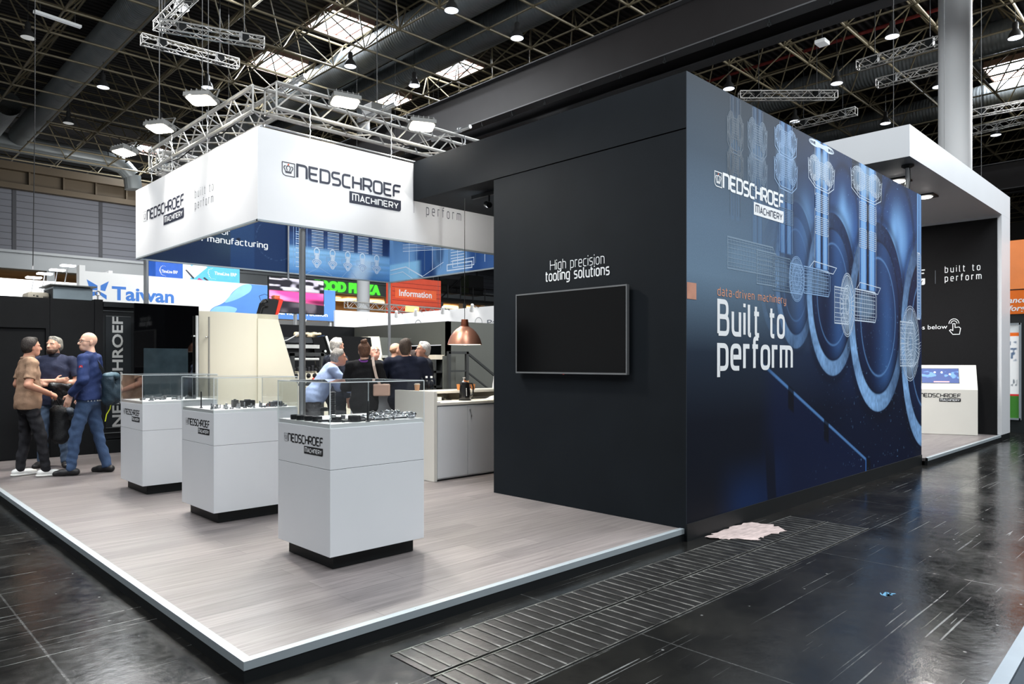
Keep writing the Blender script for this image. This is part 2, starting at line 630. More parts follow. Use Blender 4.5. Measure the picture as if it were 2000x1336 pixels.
# ------------------------------------------------------------------ special floor materials
def floor_material():
    m = bpy.data.materials.new('black_hall_floor')
    m.use_nodes = True
    nt = m.node_tree
    N, L = nt.nodes, nt.links
    b = N['Principled BSDF']
    tc = N.new('ShaderNodeTexCoord')

    def mapping(scale, rot=0.0):
        mp = N.new('ShaderNodeMapping')
        mp.inputs['Scale'].default_value = scale
        mp.inputs['Rotation'].default_value = (0, 0, rot)
        L.new(tc.outputs['Object'], mp.inputs['Vector'])
        return mp.outputs[0]

    def noise(scale, vec, detail=4.0, rough=.6):
        n = N.new('ShaderNodeTexNoise')
        n.inputs['Scale'].default_value = scale
        n.inputs['Detail'].default_value = detail
        n.inputs['Roughness'].default_value = rough
        L.new(vec, n.inputs['Vector'])
        return n.outputs['Fac']

    def step(v, a, c, lo=0.0, hi=1.0):
        r = N.new('ShaderNodeMapRange')
        r.inputs['From Min'].default_value = a
        r.inputs['From Max'].default_value = c
        r.inputs['To Min'].default_value = lo
        r.inputs['To Max'].default_value = hi
        L.new(v, r.inputs['Value'])
        return r.outputs['Result']

    def op(o, a, c):
        q = N.new('ShaderNodeMath')
        q.operation = o
        for i, s in enumerate((a, c)):
            if isinstance(s, (int, float)):
                q.inputs[i].default_value = s
            else:
                L.new(s, q.inputs[i])
        return q.outputs[0]
    one = mapping((1, 1, 1))
    blot = noise(1.1, one, 5, .65)
    fine = noise(14, one, 6, .7)
    marks = None
    for sc, rot, a, c in (((.5, 46, 1), .35, .700, .712), ((.35, 38, 1), -.55, .705, .716), ((.6, 60, 1), 1.25, .700, .712), ((.8, 34, 1), .9, .715, .726), ((.45, 52, 1), -1.1, .705, .717)):
        nf = noise(1.0, mapping(sc, rot), 2, .5)
        nf.node.inputs['Distortion'].default_value = .35
        s = step(nf, a, c)
        marks = s if marks is None else op('MAXIMUM', marks, s)
    marks = op('MULTIPLY', marks, step(noise(.9, mapping((1, 1, 1), .7), 2, .5), .42, .62))
    vo = N.new('ShaderNodeTexVoronoi')
    vo.inputs['Scale'].default_value = 9.0
    L.new(one, vo.inputs['Vector'])
    speck = op('MULTIPLY', step(vo.outputs['Distance'], .10, .03), step(noise(7, one, 1), .58, .62))
    # joints of the floor plates
    br = N.new('ShaderNodeTexBrick')
    br.offset = 0.0
    br.inputs['Scale'].default_value = 1.0
    br.inputs['Brick Width'].default_value = 2.5
    br.inputs['Row Height'].default_value = 2.5
    br.inputs['Mortar Size'].default_value = 0.006
    br.inputs['Mortar Smooth'].default_value = 0.1
    mpj = N.new('ShaderNodeMapping')
    mpj.inputs['Location'].default_value = (0.6, 0.975, 0)
    L.new(tc.outputs['Object'], mpj.inputs['Vector'])
    L.new(mpj.outputs[0], br.inputs['Vector'])
    joint = br.outputs['Fac']
    light = op('MAXIMUM', op('MULTIPLY', marks, .75), op('MULTIPLY', speck, .9))
    light = op('MAXIMUM', light, op('MULTIPLY', joint, .2))
    mix = N.new('ShaderNodeMix')
    mix.data_type = 'RGBA'
    mix.inputs[6].default_value = (0.0035, 0.0038, 0.0042, 1)
    mix.inputs[7].default_value = (0.017, 0.0165, 0.0145, 1)
    L.new(step(blot, .35, .75), mix.inputs[0])
    m2 = N.new('ShaderNodeMix')
    m2.data_type = 'RGBA'
    m2.inputs[7].default_value = (0.23, 0.24, 0.24, 1)
    L.new(mix.outputs[2], m2.inputs[6])
    L.new(op('MULTIPLY', light, step(fine, .3, .6)), m2.inputs[0])
    L.new(m2.outputs[2], b.inputs['Base Color'])
    ro = op('ADD', step(blot, .3, .8, .09, .26), op('MULTIPLY', step(fine, .4, .75), .10))
    L.new(op('ADD', ro, op('MULTIPLY', light, .3)), b.inputs['Roughness'])
    bp = N.new('ShaderNodeBump')
    bp.inputs['Strength'].default_value = .16
    bp.inputs['Distance'].default_value = .012
    L.new(op('ADD', noise(5, one, 5, .6), op('MULTIPLY', fine, .35)), bp.inputs['Height'])
    L.new(bp.outputs[0], b.inputs['Normal'])
    b.inputs['Specular IOR Level'].default_value = 0.42
    return m


def wood_material():
    m = bpy.data.materials.new('grey_plank_floor')
    m.use_nodes = True
    nt = m.node_tree
    N, L = nt.nodes, nt.links
    b = N['Principled BSDF']
    tc = N.new('ShaderNodeTexCoord')
    br = N.new('ShaderNodeTexBrick')
    br.offset = 0.37
    br.offset_frequency = 2
    br.inputs['Scale'].default_value = 1.0
    br.inputs['Brick Width'].default_value = 1.35
    br.inputs['Row Height'].default_value = 0.19
    br.inputs['Mortar Size'].default_value = 0.0022
    br.inputs['Bias'].default_value = 0.0
    br.inputs['Color1'].default_value = rgb(134, 127, 126)
    br.inputs['Color2'].default_value = rgb(114, 108, 108)
    br.inputs['Mortar'].default_value = rgb(98, 93, 93)
    L.new(tc.outputs['Object'], br.inputs['Vector'])
    mp = N.new('ShaderNodeMapping')
    mp.inputs['Scale'].default_value = (1.1, 22, 1)
    L.new(tc.outputs['Object'], mp.inputs['Vector'])
    nz = N.new('ShaderNodeTexNoise')
    nz.inputs['Scale'].default_value = 1.6
    nz.inputs['Detail'].default_value = 6
    nz.inputs['Roughness'].default_value = .62
    L.new(mp.outputs[0], nz.inputs['Vector'])
    rp = N.new('ShaderNodeMapRange')
    rp.inputs['From Min'].default_value = .3
    rp.inputs['From Max'].default_value = .72
    rp.inputs['To Min'].default_value = .60
    rp.inputs['To Max'].default_value = 1.16
    L.new(nz.outputs['Fac'], rp.inputs['Value'])
    vm = N.new('ShaderNodeVectorMath')
    vm.operation = 'SCALE'
    L.new(br.outputs['Color'], vm.inputs[0])
    L.new(rp.outputs[0], vm.inputs['Scale'])
    L.new(vm.outputs[0], b.inputs['Base Color'])
    b.inputs['Roughness'].default_value = .40
    b.inputs['Specular IOR Level'].default_value = .4
    return m


M_FLOOR = floor_material()
M_WOOD = wood_material()
M_BLACKWALL = mat('black_booth_wall', (22, 27, 32), .65, var=.08, scale=3, bump=.05, bscale=220, spec=.12)
M_PLINTH = mat('black_plinth', (20, 23, 25), .5, var=.12, scale=5, spec=.25)
M_ALU = mat('silver_edge_trim', (158, 168, 174), .4, .2, var=.03)
M_STEEL = mat('bright_steel', (190, 192, 194), .28, .9, var=.05)
M_WHITE = mat('white_laminate', (216, 219, 223), .38, var=.015, scale=2)
M_OFFWHITE = mat('warm_white_panel', (214, 212, 205), .45, var=.02, scale=2)
M_INK = mat('navy_print', (26, 33, 54), .5, var=.03)
M_BLACKINK = mat('black_print', (16, 18, 22), .5, var=.03)
M_WHITEINK = mat('white_print', (240, 243, 246), .5, var=.02)
M_GREYINK = mat('grey_print', (92, 98, 108), .5, var=.02)
M_SOFTINK = mat('faint_print', (150, 152, 156), .5, var=.02)
M_ORANGEINK = mat('copper_print', (214, 150, 122), .5, var=.03)
M_REDDOT = mat('orange_dot_print', (214, 92, 50), .5, var=.03)

# ------------------------------------------------------------------ hall floor, stand floor
mb = MB()
mb.add([(-40, -40, 0), (90, -40, 0), (90, 70, 0), (-40, 70, 0)], [(0, 1, 2, 3)])
structure(mb.build('floor', M_FLOOR))

PZ = 0.108
mb = MB()
mb.box(0.004, 15.30, 0.004, 14.0, 0.0, PZ - 0.004)
structure(mb.build('floor_platform', M_WOOD))
mb = MB()
mb.box(-.001, 3.93, -.001, .006, 0, .064)
mb.box(-.001, .006, .006, 13.9, 0, .064)
mb.box(10.5, 15.3, -.11, .006, 0, .06)
structure(mb.build('baseboard_platform', M_PLINTH))


def edge_profile(mb, p, q, inward):
    """flat aluminium angle along p-q"""
    p = Vector(p)
    q = Vector(q)
    i = Vector(inward) * .048
    d = (q - p).normalized()
    mit = d * .048
    z0, z1, z2 = .064, PZ, PZ - .003
    mb.add([p + Vector((0, 0, z0)), q + Vector((0, 0, z0)), q + Vector((0, 0, z1)), p + Vector((0, 0, z1)),
            p + i + mit + Vector((0, 0, z1)), q + i + Vector((0, 0, z1))],
           [(0, 1, 2, 3), (3, 2, 5, 4)])


mb = MB()
edge_profile(mb, (-.004, -.004, 0), (3.93, -.004, 0), (0, 1, 0))
edge_profile(mb, (-.004, -.004, 0), (-.004, 13.9, 0), (1, 0, 0))
edge_profile(mb, (10.5, -.115, 0), (15.3, -.115, 0), (0, 1, 0))
for k in range(9):
    mb.lathe([(.004, 0), (.0035, .0012)], (.12 + k * .46, .02, PZ), 8)
    mb.lathe([(.004, 0), (.0035, .0012)], (.02, .14 + k * .55, PZ), 8)
structure(mb.build('trim_1', M_ALU))
mb = MB()
mb.box(10.5, 15.3, -.07, .01, 0, PZ - .004)
structure(mb.build('floor_platform_edge', M_WOOD))

# ribbed cable duct covers let into the hall floor
M_DUCTLID = mat('worn_black_steel', (26, 26, 26), .34, .0, var=.5, scale=9, bump=.12, bscale=30)
M_RIBEDGE = mat('scuffed_rib_edges', (84, 84, 82), .42, .1, var=.85, scale=7)
for row, (y0, y1) in enumerate(((-.565, -.215), (-.965, -.585))):
    t = thing('floor_duct_cover', ('inner', 'outer')[row] + ' row of ribbed black duct covers in the hall floor ' +
              ('next to the stand edge' if row == 0 else 'on the aisle side'), 'floor cover', (0, 0, 0), 0, 'ribbed duct covers in the floor')
    mb = MB()
    mb.box(.7, 5.55, y0, y1, .0005, .0035)
    mb.build('cover_plate', M_DUCTLID, t)
    mb = MB()
    x = .74
    while x < 5.5:
        mb.box(x, x + .014, y0 + .012, y1 - .012, .0035, .0075)
        x += .088
    for yy in (y0, y1 - .008):
        mb.box(.7, 5.55, yy, yy + .008, .0035, .006)
    mb.build('cover_ribs', M_RIBEDGE, t)


def paint_patch(name, label, pts, col, seed, z=.0012, amp=.18):
    rnd = random.Random(seed)
    out = []
    n = len(pts)
    for i in range(n):
        a = Vector(pts[i])
        b = Vector(pts[(i + 1) % n])
        for k in range(6):
            p = a.lerp(b, k / 6)
            out.append((p.x + rnd.uniform(-1, 1) * .035, p.y + rnd.uniform(-1, 1) * .022, z))
    mb = MB()
    mb.add(out, [tuple(range(len(out)))])
    return tag(mb.build(name, col), label, 'paint stain')


M_STAIN = mat('spilled_white_paint', (190, 172, 168), .7, var=.25, scale=9, stretch=(1, 3, 1))
paint_patch('paint_stain', 'pale pinkish white paint stain on the black floor by the mural corner',
            [(4.16, -.07), (4.5, -.045), (4.95, -.05), (5.02, -.26), (4.88, -.50), (4.55, -.42), (4.38, -.46), (4.22, -.25)], M_STAIN, 3, z=.009)
paint_patch('tape_scrap', 'small scrap of blue tape on the black floor of the aisle',
            [(3.62, -1.70), (3.68, -1.71), (3.69, -1.75), (3.63, -1.75)], mat('blue_tape', (70, 130, 165), .5), 5)

# corner of the next stand, lower right
t = thing('neighbour_stand_edge', 'grey carpeted edge of another stand at the lower right corner', 'platform', (2.6, -2.55, 0))
mb = MB()
mb.add([(1.6, -2.58, 0), (3.9, -2.50, 0), (3.9, -2.57, 0), (1.6, -2.65, 0), (1.6, -2.58, .05), (3.9, -2.50, .05), (3.9, -2.57, .05), (1.6, -2.65, .05)],
       [(0, 1, 5, 4), (4, 5, 6, 7), (2, 3, 7, 6), (0, 4, 7, 3), (1, 2, 6, 5)])
mb.build('edge_strip', mat('blue_grey_strip', (120, 134, 146), .5), t)
mb = MB()
mb.add([(1.6, -2.655, 0), (3.9, -2.575, 0), (3.9, -3.3, 0), (1.6, -3.3, 0), (1.6, -2.655, .045), (3.9, -2.575, .045), (3.9, -3.3, .045), (1.6, -3.3, .045)],
       [(0, 1, 5, 4), (4, 5, 6, 7), (2, 3, 7, 6), (0, 4, 7, 3), (1, 2, 6, 5)])
mb.build('carpet', mat('dark_carpet', (52, 62, 72), .9, bump=.3, bscale=300), t)

# ------------------------------------------------------------------ booth block
mb = MB()
mb.box(3.918, 10.50, -.022, 2.43, 0, 3.588)
structure(mb.build('wall_booth', M_BLACKWALL))
mb = MB()
mb.box(3.914, 10.50, -.022, 3.914, 3.598, 4.088)
structure(mb.build('wall_booth_header', M_BLACKWALL))
mb = MB()
mb.box(3.912, 10.505, -.036, -.022, 0, .152)
mb.box(10.50, 10.505, -.03, 2.4, 0, .14)
structure(mb.build('baseboard_booth', M_PLINTH))
wall_txt = thing('wall_slogan', 'white two-line slogan High precision tooling solutions above the screen', 'lettering', (3.912, 1.2, 2.4))
mp = plane_map((3.918, 1.575, 2.505), (0, -1, 0), (0, 0, 1), .003)
lettering('slogan_line', 'High precision', mp, .098, M_WHITEINK, wall_txt, 0, 0, .70, .24, .085, .24)
mp = plane_map((3.918, 1.635, 2.395), (0, -1, 0), (0, 0, 1), .003)
lettering('slogan_line', 'tooling solutions', mp, .098, M_WHITEINK, wall_txt, 0, 0, .82, .24, .145, .24)

# flat screen on the booth wall
tv = thing('wall_screen', 'large switched-off flat screen in a thin silver frame on the dark wall', 'television', (3.87, 1.29, 1.86))
mb = MB()
y0, y1, z0, z1 = .567, 2.022, 1.441, 2.279
mb.box(3.868, 3.905, y0 + .02, y1 - .02, z0 + .02, z1 - .02)
mb.box(3.90, 3.9175, .95, 1.65, 1.62, 2.1)
mb.build('casing', mat('screen_back', (18, 18, 20), .5), tv)
mb = MB()
for (a, b, c, d) in ((y0, y1, z1 - .014, z1), (y0, y1, z0, z0 + .016), (y0, y0 + .012, z0 + .016, z1 - .014), (y1 - .012, y1, z0 + .016, z1 - .014)):
    mb.box(3.858, 3.895, a, b, c, d)
mb.build('bezel', mat('silver_bezel', (150, 152, 154), .3, .7, var=.03), tv)
mb = MB()
mb.add([(3.863, y1 - .012, z0 + .016), (3.863, y0 + .012, z0 + .016), (3.863, y0 + .012, z1 - .014), (3.863, y1 - .012, z1 - .014)], [(0, 1, 2, 3)])
mb.build('display', mat('black_display_glass', (6, 6, 7), .14, var=.05, spec=.3), tv)
mb = MB()
mb.box(3.857, 3.86, 1.335, 1.355, z0 - .008, z0 + .002)
mb.build('standby_light', mat('red_standby', (120, 40, 40), .4), tv)

# ------------------------------------------------------------------ printed mural
MU0, MU1, MZ0, MZ1 = 3.914, 10.502, .152, 4.088


def painted_grid(name, material, parent, mp, u0, u1, v0, v1, step, fn):
    nu, nv = int((u1 - u0) / step) + 1, int((v1 - v0) / step) + 1
    us, vs = np.linspace(u0, u1, nu), np.linspace(v0, v1, nv)
    U, V = np.meshgrid(us, vs)
    C = np.clip(fn(U, V), 0, 1)
    o0 = mp(0, 0)
    ou, ov = mp(1, 0) - o0, mp(0, 1) - o0
    P = np.array(o0)[None, None, :] + U[..., None] * np.array(ou) + V[..., None] * np.array(ov)
    inv = np.array(world_of(parent).inverted())
    P = P.reshape(-1, 3) @ inv[:3, :3].T + inv[:3, 3]
    me = bpy.data.meshes.new(name)
    n = nu * nv
    idx = np.arange(n).reshape(nv, nu)
    F = np.stack([idx[:-1, :-1], idx[:-1, 1:], idx[1:, 1:], idx[1:, :-1]], -1).reshape(-1, 4)
    me.vertices.add(n)
    me.vertices.foreach_set('co', P.astype(np.float32).ravel())
    me.loops.add(F.size)
    me.loops.foreach_set('vertex_index', F.astype(np.int32).ravel())
    me.polygons.add(len(F))
    me.polygons.foreach_set('loop_start', np.arange(0, F.size, 4, dtype=np.int32))
    me.polygons.foreach_set('loop_total', np.full(len(F), 4, dtype=np.int32))
    me.update(calc_edges=True)
    ca = me.color_attributes.new('ink', 'FLOAT_COLOR', 'POINT')
    R = np.concatenate([C.reshape(-1, 3), np.ones((n, 1))], 1).astype(np.float32)
    ca.data.foreach_set('color', R.ravel())
    me.materials.append(material)
    o = bpy.data.objects.new(name, me)
    COL.objects.link(o)
    o.parent = parent
    return o


def c3(r, g, b):
    return np.array([lin(r), lin(g), lin(b)])


def over(C, a, col):
    a = np.clip(a, 0, 1)[..., None]
    return C * (1 - a) + col * a


def ss(x, a, b):
    t = np.clip((x - a) / (b - a), 0, 1)
    return t * t * (3 - 2 * t)


def vnoise(U, V, sx, sy, seed):
    rs = np.random.RandomState(seed)
    g = rs.rand(64, 64)
    x, y = U * sx, V * sy
    xi, yi = np.floor(x).astype(int), np.floor(y).astype(int)
    fx, fy = x - xi, y - yi
    fx, fy = fx * fx * (3 - 2 * fx), fy * fy * (3 - 2 * fy)

    def G(i, j):
        return g[i % 64, j % 64]
    return (G(xi, yi) * (1 - fx) + G(xi + 1, yi) * fx) * (1 - fy) + (G(xi, yi + 1) * (1 - fx) + G(xi + 1, yi + 1) * fx) * fy


RINGS = [(5.62, 2.45, .36, .62, .10), (6.10, 2.50, .50, .80, .45), (7.12, 2.36, .74, .97, .9), (8.66, 2.16, 1.06, 1.27, 1.0), (10.72, 1.86, 1.18, 1.62, 1.0)]
GUIDES = [(4.77, .10, .05), (5.22, .11, .12), (5.86, .15, .4), (6.79, .19, .95), (8.25, .30, 1.0), (10.38, .10, .8)]


def mural_paint(U, V):
    h = (V - MZ0) / (MZ1 - MZ0)
    w = (U - MU0) / (MU1 - MU0)
    # slate on the left, deep blue on the right, dark towards the bottom of the picture
    keys = [(0.0, (9, 14, 25)), (.22, (13, 20, 34)), (.38, (34, 47, 64)), (.56, (102, 126, 148)), (.68, (92, 114, 136)), (.84, (60, 76, 92)), (1.0, (42, 53, 64))]
    C = np.zeros(U.shape + (3,))
    keyr = [(0.0, (7, 17, 44)), (.22, (9, 20, 44)), (.38, (19, 38, 74)), (.56, (40, 74, 128)), (.72, (52, 96, 160)), (.88, (36, 66, 116)), (1.0, (26, 46, 82))]
    for ch in range(3):
        a = np.interp(h, [k for k, _ in keys], [lin(c[ch]) for _, c in keys])
        b = np.interp(h, [k for k, _ in keyr], [lin(c[ch]) for _, c in keyr])
        t = ss(w, .12, .62)
        C[..., ch] = a * (1 - t) + b * t
    # big soft patches of machine casting
    n1 = vnoise(U + .3, V, 1.1, .8, 4)
    C *= (.82 + .36 * n1)[..., None]
    # casting lobes between the guides
    for cx, cz, rx, rz, k in ((6.35, 3.1, .30, .55, .35), (7.45, 3.25, .42, .62, .8), (9.45, 3.3, .62, .75, .9), (7.5, 2.5, .2, .6, .3)):
        d = np.sqrt(((U - cx) / rx) ** 2 + ((V - cz) / rz) ** 2)
        C = over(C, (1 - ss(d, .1, 1.0)) ** 1.5 * k * .95 * (.25 + 1.1 * vnoise(U, V, 5, 2.2, 9)), c3(132, 184, 238))
        C = over(C, np.exp(-((d - 1.12) / .10) ** 2) * k * .6, c3(9, 16, 34))
    # crank webs: overlapping rounded plates with a lit rim
    for cx, cz, rx, rz, k in RINGS:
        a = np.arctan2((V - cz) / rz, (U - cx) / rx)
        d = np.sqrt(((U - cx) / rx) ** 2 + ((V - cz) / rz) ** 2)
        inside = (1 - ss(d, .985, 1.0)) * k
        C = over(C, inside, c3(18, 35, 70) + 0 * C)
        sh = .35 + .65 * vnoise(U, V, 2.3, 1.4, 21)
        C = over(C, inside * np.exp(-(((U - cx) / rx - .25) / .28) ** 2) * .8 * sh, c3(64, 108, 170))
        C = over(C, inside * np.exp(-(((U - cx) / rx + .35) / .2) ** 2) * .6, c3(12, 22, 46))
        rim = ss(d, .80, .82) * (1 - ss(d, .985, 1.0)) * k
        lit = np.clip(.5 + .5 * np.cos(a - math.radians(228)), 0, 1) ** 1.6 * (.65 + .6 * vnoise(U, V, 5, 4, 33))
        grain = .75 + .5 * vnoise(U, V, 30, 22, 5)
        C = over(C, rim, (c3(20, 38, 74) * (1 - lit[..., None]) + c3(128, 170, 218) * lit[..., None]) * grain[..., None])
        C = over(C, np.exp(-((d - .80) / .014) ** 2) * k * .8, c3(10, 18, 38))
        C = over(C, np.exp(-((d - .62) / .012) ** 2) * k * .7, c3(96, 140, 196))
        C = over(C, ss(d, .66, .79) * (1 - ss(d, .79, .80)) * k * .55 * (.5 - .5 * np.sin(a)), c3(12, 20, 40))
        # shade cast below the plate
        C = over(C, np.exp(-((d - 1.05) / .06) ** 2) * k * .5, c3(8, 14, 30))
    # dark top block and the vertical guide rails
    C = over(C, (ss(U, 7.70, 7.72) * (1 - ss(U, 8.78, 8.80)) * ss(V, 3.6, 3.75)) * .85, c3(30, 36, 46))
    for gx, gw, k in GUIDES:
        top = 1.0
        bot = {4.77: 2.9, 5.22: 2.72, 5.86: 2.70, 6.79: 2.62, 8.25: 2.48, 10.38: 2.2}[gx]
        on = ss(V, bot, bot + .02) * k
        C = over(C, on * (1 - ss(np.abs(U - gx), gw, gw + .01)) * .8, c3(56, 98, 156))
        for s in (-.5, .5):
            C = over(C, on * (1 - ss(np.abs(U - gx - s * gw), gw * .26, gw * .30)) * .9, c3(126, 176, 230))
        C = over(C, on * (1 - ss(np.abs(U - gx), gw * .09, gw * .12)), c3(14, 22, 40))
        C = over(C, on * (1 - ss(np.abs(np.abs(U - gx) - gw), .006, .012)) * .8, c3(16, 26, 48))
    for cx, cz, w_, h_, k in ((4.77, 3.62, .15, .34, .12), (5.22, 3.65, .2, .34, .2), (5.86, 3.72, .26, .32, .35), (6.79, 3.78, .34, .22, .5), (8.22, 3.90, .5, .24, .55), (5.1, 2.58, .55, .17, .16), (5.75, 2.50, .2, .2, .25), (6.12, 2.46, .2, .24, .3), (6.65, 2.47, .36, .16, .3), (7.56, 2.26, .23, .39, .42), (8.16, 2.28, .38, .2, .35), (9.97, 1.83, .42, .55, .45)):
        d = np.sqrt(((U - cx) / w_) ** 2 + ((V - cz) / h_) ** 2)
        C = over(C, (1 - ss(d, .55, 1.05)) * k, c3(150, 184, 216))
    # base of the machine: diagonal edge with brackets
    line = 1.49 + (U - 5.49) * (0.33 - 1.49) / (8.18 - 5.49)
    below = ss(line - V, 0.0, .01) * ss(U, 5.2, 5.7) * (1 - ss(U, 8.17, 8.2))
    C = over(C, below * .55, c3(12, 26, 62))
    C = over(C, below * (1 - ss(line - V, .03, .05)) * .9, c3(86, 132, 190))
    for bx in (5.98, 6.92, 8.28):
        C = over(C, (1 - ss(np.abs(U - bx), .06, .08)) * ss(line - V, -.02, .0) * (1 - ss(line - V, .22, .26)) * .9, c3(9, 13, 24))
    C = over(C, (1 - ss(np.abs(U - 8.185), .012, .02)) * (1 - ss(V, .3, .33)) * .8, c3(60, 110, 180))
    C = over(C, ss(np.abs(U - 5.2), .9, .2) * ss(V, .75, .2) * vnoise(U, V, 3.5, .9, 31) * .9, c3(20, 48, 96))
    C = over(C, (1 - ss(np.abs(U - 5.55 + .1 * V), .08, .12)) * ss(V, .95, .4) * .8, c3(9, 13, 24))
    # small scratches and bright flecks on the painted casting
    fl = vnoise(U, V, 46, 34, 77)
    C = over(C, ss(fl, .93, .97) * ss(w, .3, .7) * .45, c3(120, 168, 220))
    return C


mural = thing('printed_mural', 'huge blue mural of wireframe machine parts on the booth side', 'mural', (7.2, -.03, 0))
mmp = plane_map((0, -.0275, 0), (1, 0, 0), (0, 0, 1), .0006)
mb = MB()
mb.box(MU0, MU1, -.0275, -.0235, MZ0, MZ1)
mb.build('backing_sheet', mat('mural_backing', (40, 52, 64), .6), mural)
painted_grid('print', vcol_mat('mural_print', .6, .12), mural, mmp, MU0, MU1, MZ0, MZ1, .009, mural_paint)

M_WIRE = [mat('wire_line_bright', (206, 222, 240), .5, var=.03), mat('wire_line_mid', (136, 172, 214), .5, var=.03),
          mat('wire_line_soft', (98, 122, 146), .5, var=.03), mat('wire_line_faint', (74, 91, 107), .5, var=.03), mat('wire_line_pale', (122, 146, 168), .5, var=.03)]


class Wire:
    def __init__(self, mp, d=.0008):
        self.mb = MB()
        self.mp = mp
        self.d = d

    def line(self, pts, w=.007, mi=0, closed=False):
        a, b = ribbon([Vector(p) for p in pts], w, closed)
        flat(self.mb, [(q.x, q.y) for q in a], b, self.mp, mi=mi, d=self.d)

    def ell(self, cx, cy, rx, ry, w=.007, mi=0, a0=0, a1=2 * PI, n=28):
        full = abs(a1 - a0 - 2 * PI) < 1e-6
        ts = np.linspace(a0, a1, n + 1)
        if full:
            ts = ts[:-1]
        self.line([(cx + rx * math.cos(t), cy + ry * math.sin(t)) for t in ts], w, mi, full)

    def rect(self, x0, x1, y0, y1, w=.007, mi=0):
        self.line([(x0, y0), (x1, y0), (x1, y1), (x0, y1)], w, mi, True)

    def pad(self, x0, x1, y0, y1, mi, n=9, w=.006):
        r = .18 * (y1 - y0)
        self.line(rounded_rect(x0, x1, y0, y1, (r, r, r, r)), w, mi, True)
        for k in range(1, n):
            y = y0 + (y1 - y0) * k / n
            self.line([(x0 + .01, y), (x1 - .01, y)], w * .9, mi)
        for k in range(1, 6):
            x = x0 + (x1 - x0) * k / 6
            self.line([(x, y0 + .01), (x, y1 - .01)], w * .45, mi)

    def housing(self, cx, cz, w, h, mi, full=True):
        """wheel pair with webs seen from the front"""
        for s in (-1, 1):
            x = cx + s * w * .32
            for k in range(5):
                self.ell(x, cz, w * (.26 - .045 * k), h * (.5 - .05 * k), .006, mi, n=22)
            for k in range(14):
                t = 2 * PI * k / 14
                self.line([(x + w * .20 * math.cos(t), cz + h * .36 * math.sin(t)), (x + w * .27 * math.cos(t), cz + h * .52 * math.sin(t))], .005, mi)
        for k in range(9):
            y = cz - h * .32 + h * .64 * k / 8
            self.line([(cx - w * .30, y), (cx + w * .30, y)], .005, mi)
        for k in range(7):
            x = cx - w * .28 + w * .56 * k / 6
            self.line([(x, cz - h * .34), (x, cz + h * .34)], .005, mi)
        if full:
            self.line([(cx - w * .60, cz + h * .3), (cx - w * .58, cz - h * .5), (cx - w * .3, cz - h * .78), (cx + w * .3, cz - h * .82), (cx + w * .56, cz - h * .55), (cx + w * .6, cz + h * .3)], .009, mi)
            self.line([(cx - w * .5, cz + h * .3), (cx - w * .48, cz - h * .45), (cx - w * .26, cz - h * .68), (cx + w * .26, cz - h * .72), (cx + w * .46, cz - h * .48), (cx + w * .5, cz + h * .3)], .007, mi)
            for x in (-.36, -.18, 0, .18, .36):
                self.line([(cx + w * x, cz - h * .30), (cx + w * x, cz - h * .72)], .008, mi)

    def gear(self, cx, cz, rx, rz, mi, n=34):
        for f in (1, .93, .62, .55, .30, .22):
            self.ell(cx, cz, rx * f, rz * f, .007, mi, n=36)
        for k in range(n):
            t = 2 * PI * k / n
            c, s = math.cos(t), math.sin(t)
            self.line([(cx + rx * .58 * c, cz + rz * .58 * s), (cx + rx * .97 * c, cz + rz * .97 * s)], .008, mi)
            self.line([(cx + rx * .24 * c, cz + rz * .24 * s), (cx + rx * .54 * c, cz + rz * .54 * s)], .004, mi)

    def drum(self, x0, x1, z0, z1, mi, nh=11, nv=9, slope=0.0):
        for k in range(nh + 1):
            t = k / nh
            z = z0 + (z1 - z0) * (.5 - .5 * math.cos(PI * t))
            self.line([(x0, z), (x1, z + slope)], .006, mi)
        for k in range(nv + 1):
            x = x0 + (x1 - x0) * k / nv
            b = .03 * math.sin(PI * k / nv)
            s = slope * k / nv
            self.line([(x, z0 + s), (x + .02, (z0 + z1) / 2 + s), (x, z1 + s)], .005, mi)
        self.line([(x0, z0), (x1, z0 + slope), (x1 + .05, z0 + slope + .08), (x1 + .05, z1 + slope - .06), (x1, z1 + slope), (x0, z1)], .008, mi, True)

    def build(self, name, parent):
        return self.mb.build(name, M_WIRE, parent)


wr = Wire(mmp)
for gx, gw, k in GUIDES:
    mi = 0 if k > .9 else 1 if k > .35 else 2 if k > .1 else 3
    bot = {4.77: 2.95, 5.22: 2.75, 5.86: 2.72, 6.79: 2.64, 8.25: 2.50, 10.38: 2.2}[gx]
    for s in (-1, -.45, .45, 1):
        wr.line([(gx + s * gw, bot), (gx + s * gw, 4.07)], .006, mi)
wr.housing(4.77, 3.78, .26, .30, 3)
wr.housing(4.77, 3.45, .26, .28, 3)
wr.housing(5.22, 3.82, .34, .30, 2)
wr.housing(5.22, 3.48, .34, .28, 2)
wr.housing(5.86, 3.92, .44, .24, 1)
wr.housing(5.86, 3.60, .46, .28, 1)
wr.housing(6.79, 4.04, .60, .07, 0, False)
wr.housing(6.79, 3.76, .62, .28, 0)
wr.housing(8.22, 3.88, .92, .30, 0)
for (a, b, z0, z1, mi) in ((5.68, 6.03, 3.26, 3.40, 2), (5.68, 6.03, 3.02, 3.18, 2)):
    wr.pad(a, b, z0, z1, mi)
wr.pad(6.60, 6.98, 3.28, 3.48, 0)
wr.pad(6.60, 6.98, 3.02, 3.22, 0)
for a, b in ((7.95, 8.22), (8.28, 8.56)):
    wr.pad(a, b, 3.37, 3.60, 0)
    wr.pad(a, b, 3.02, 3.26, 0)
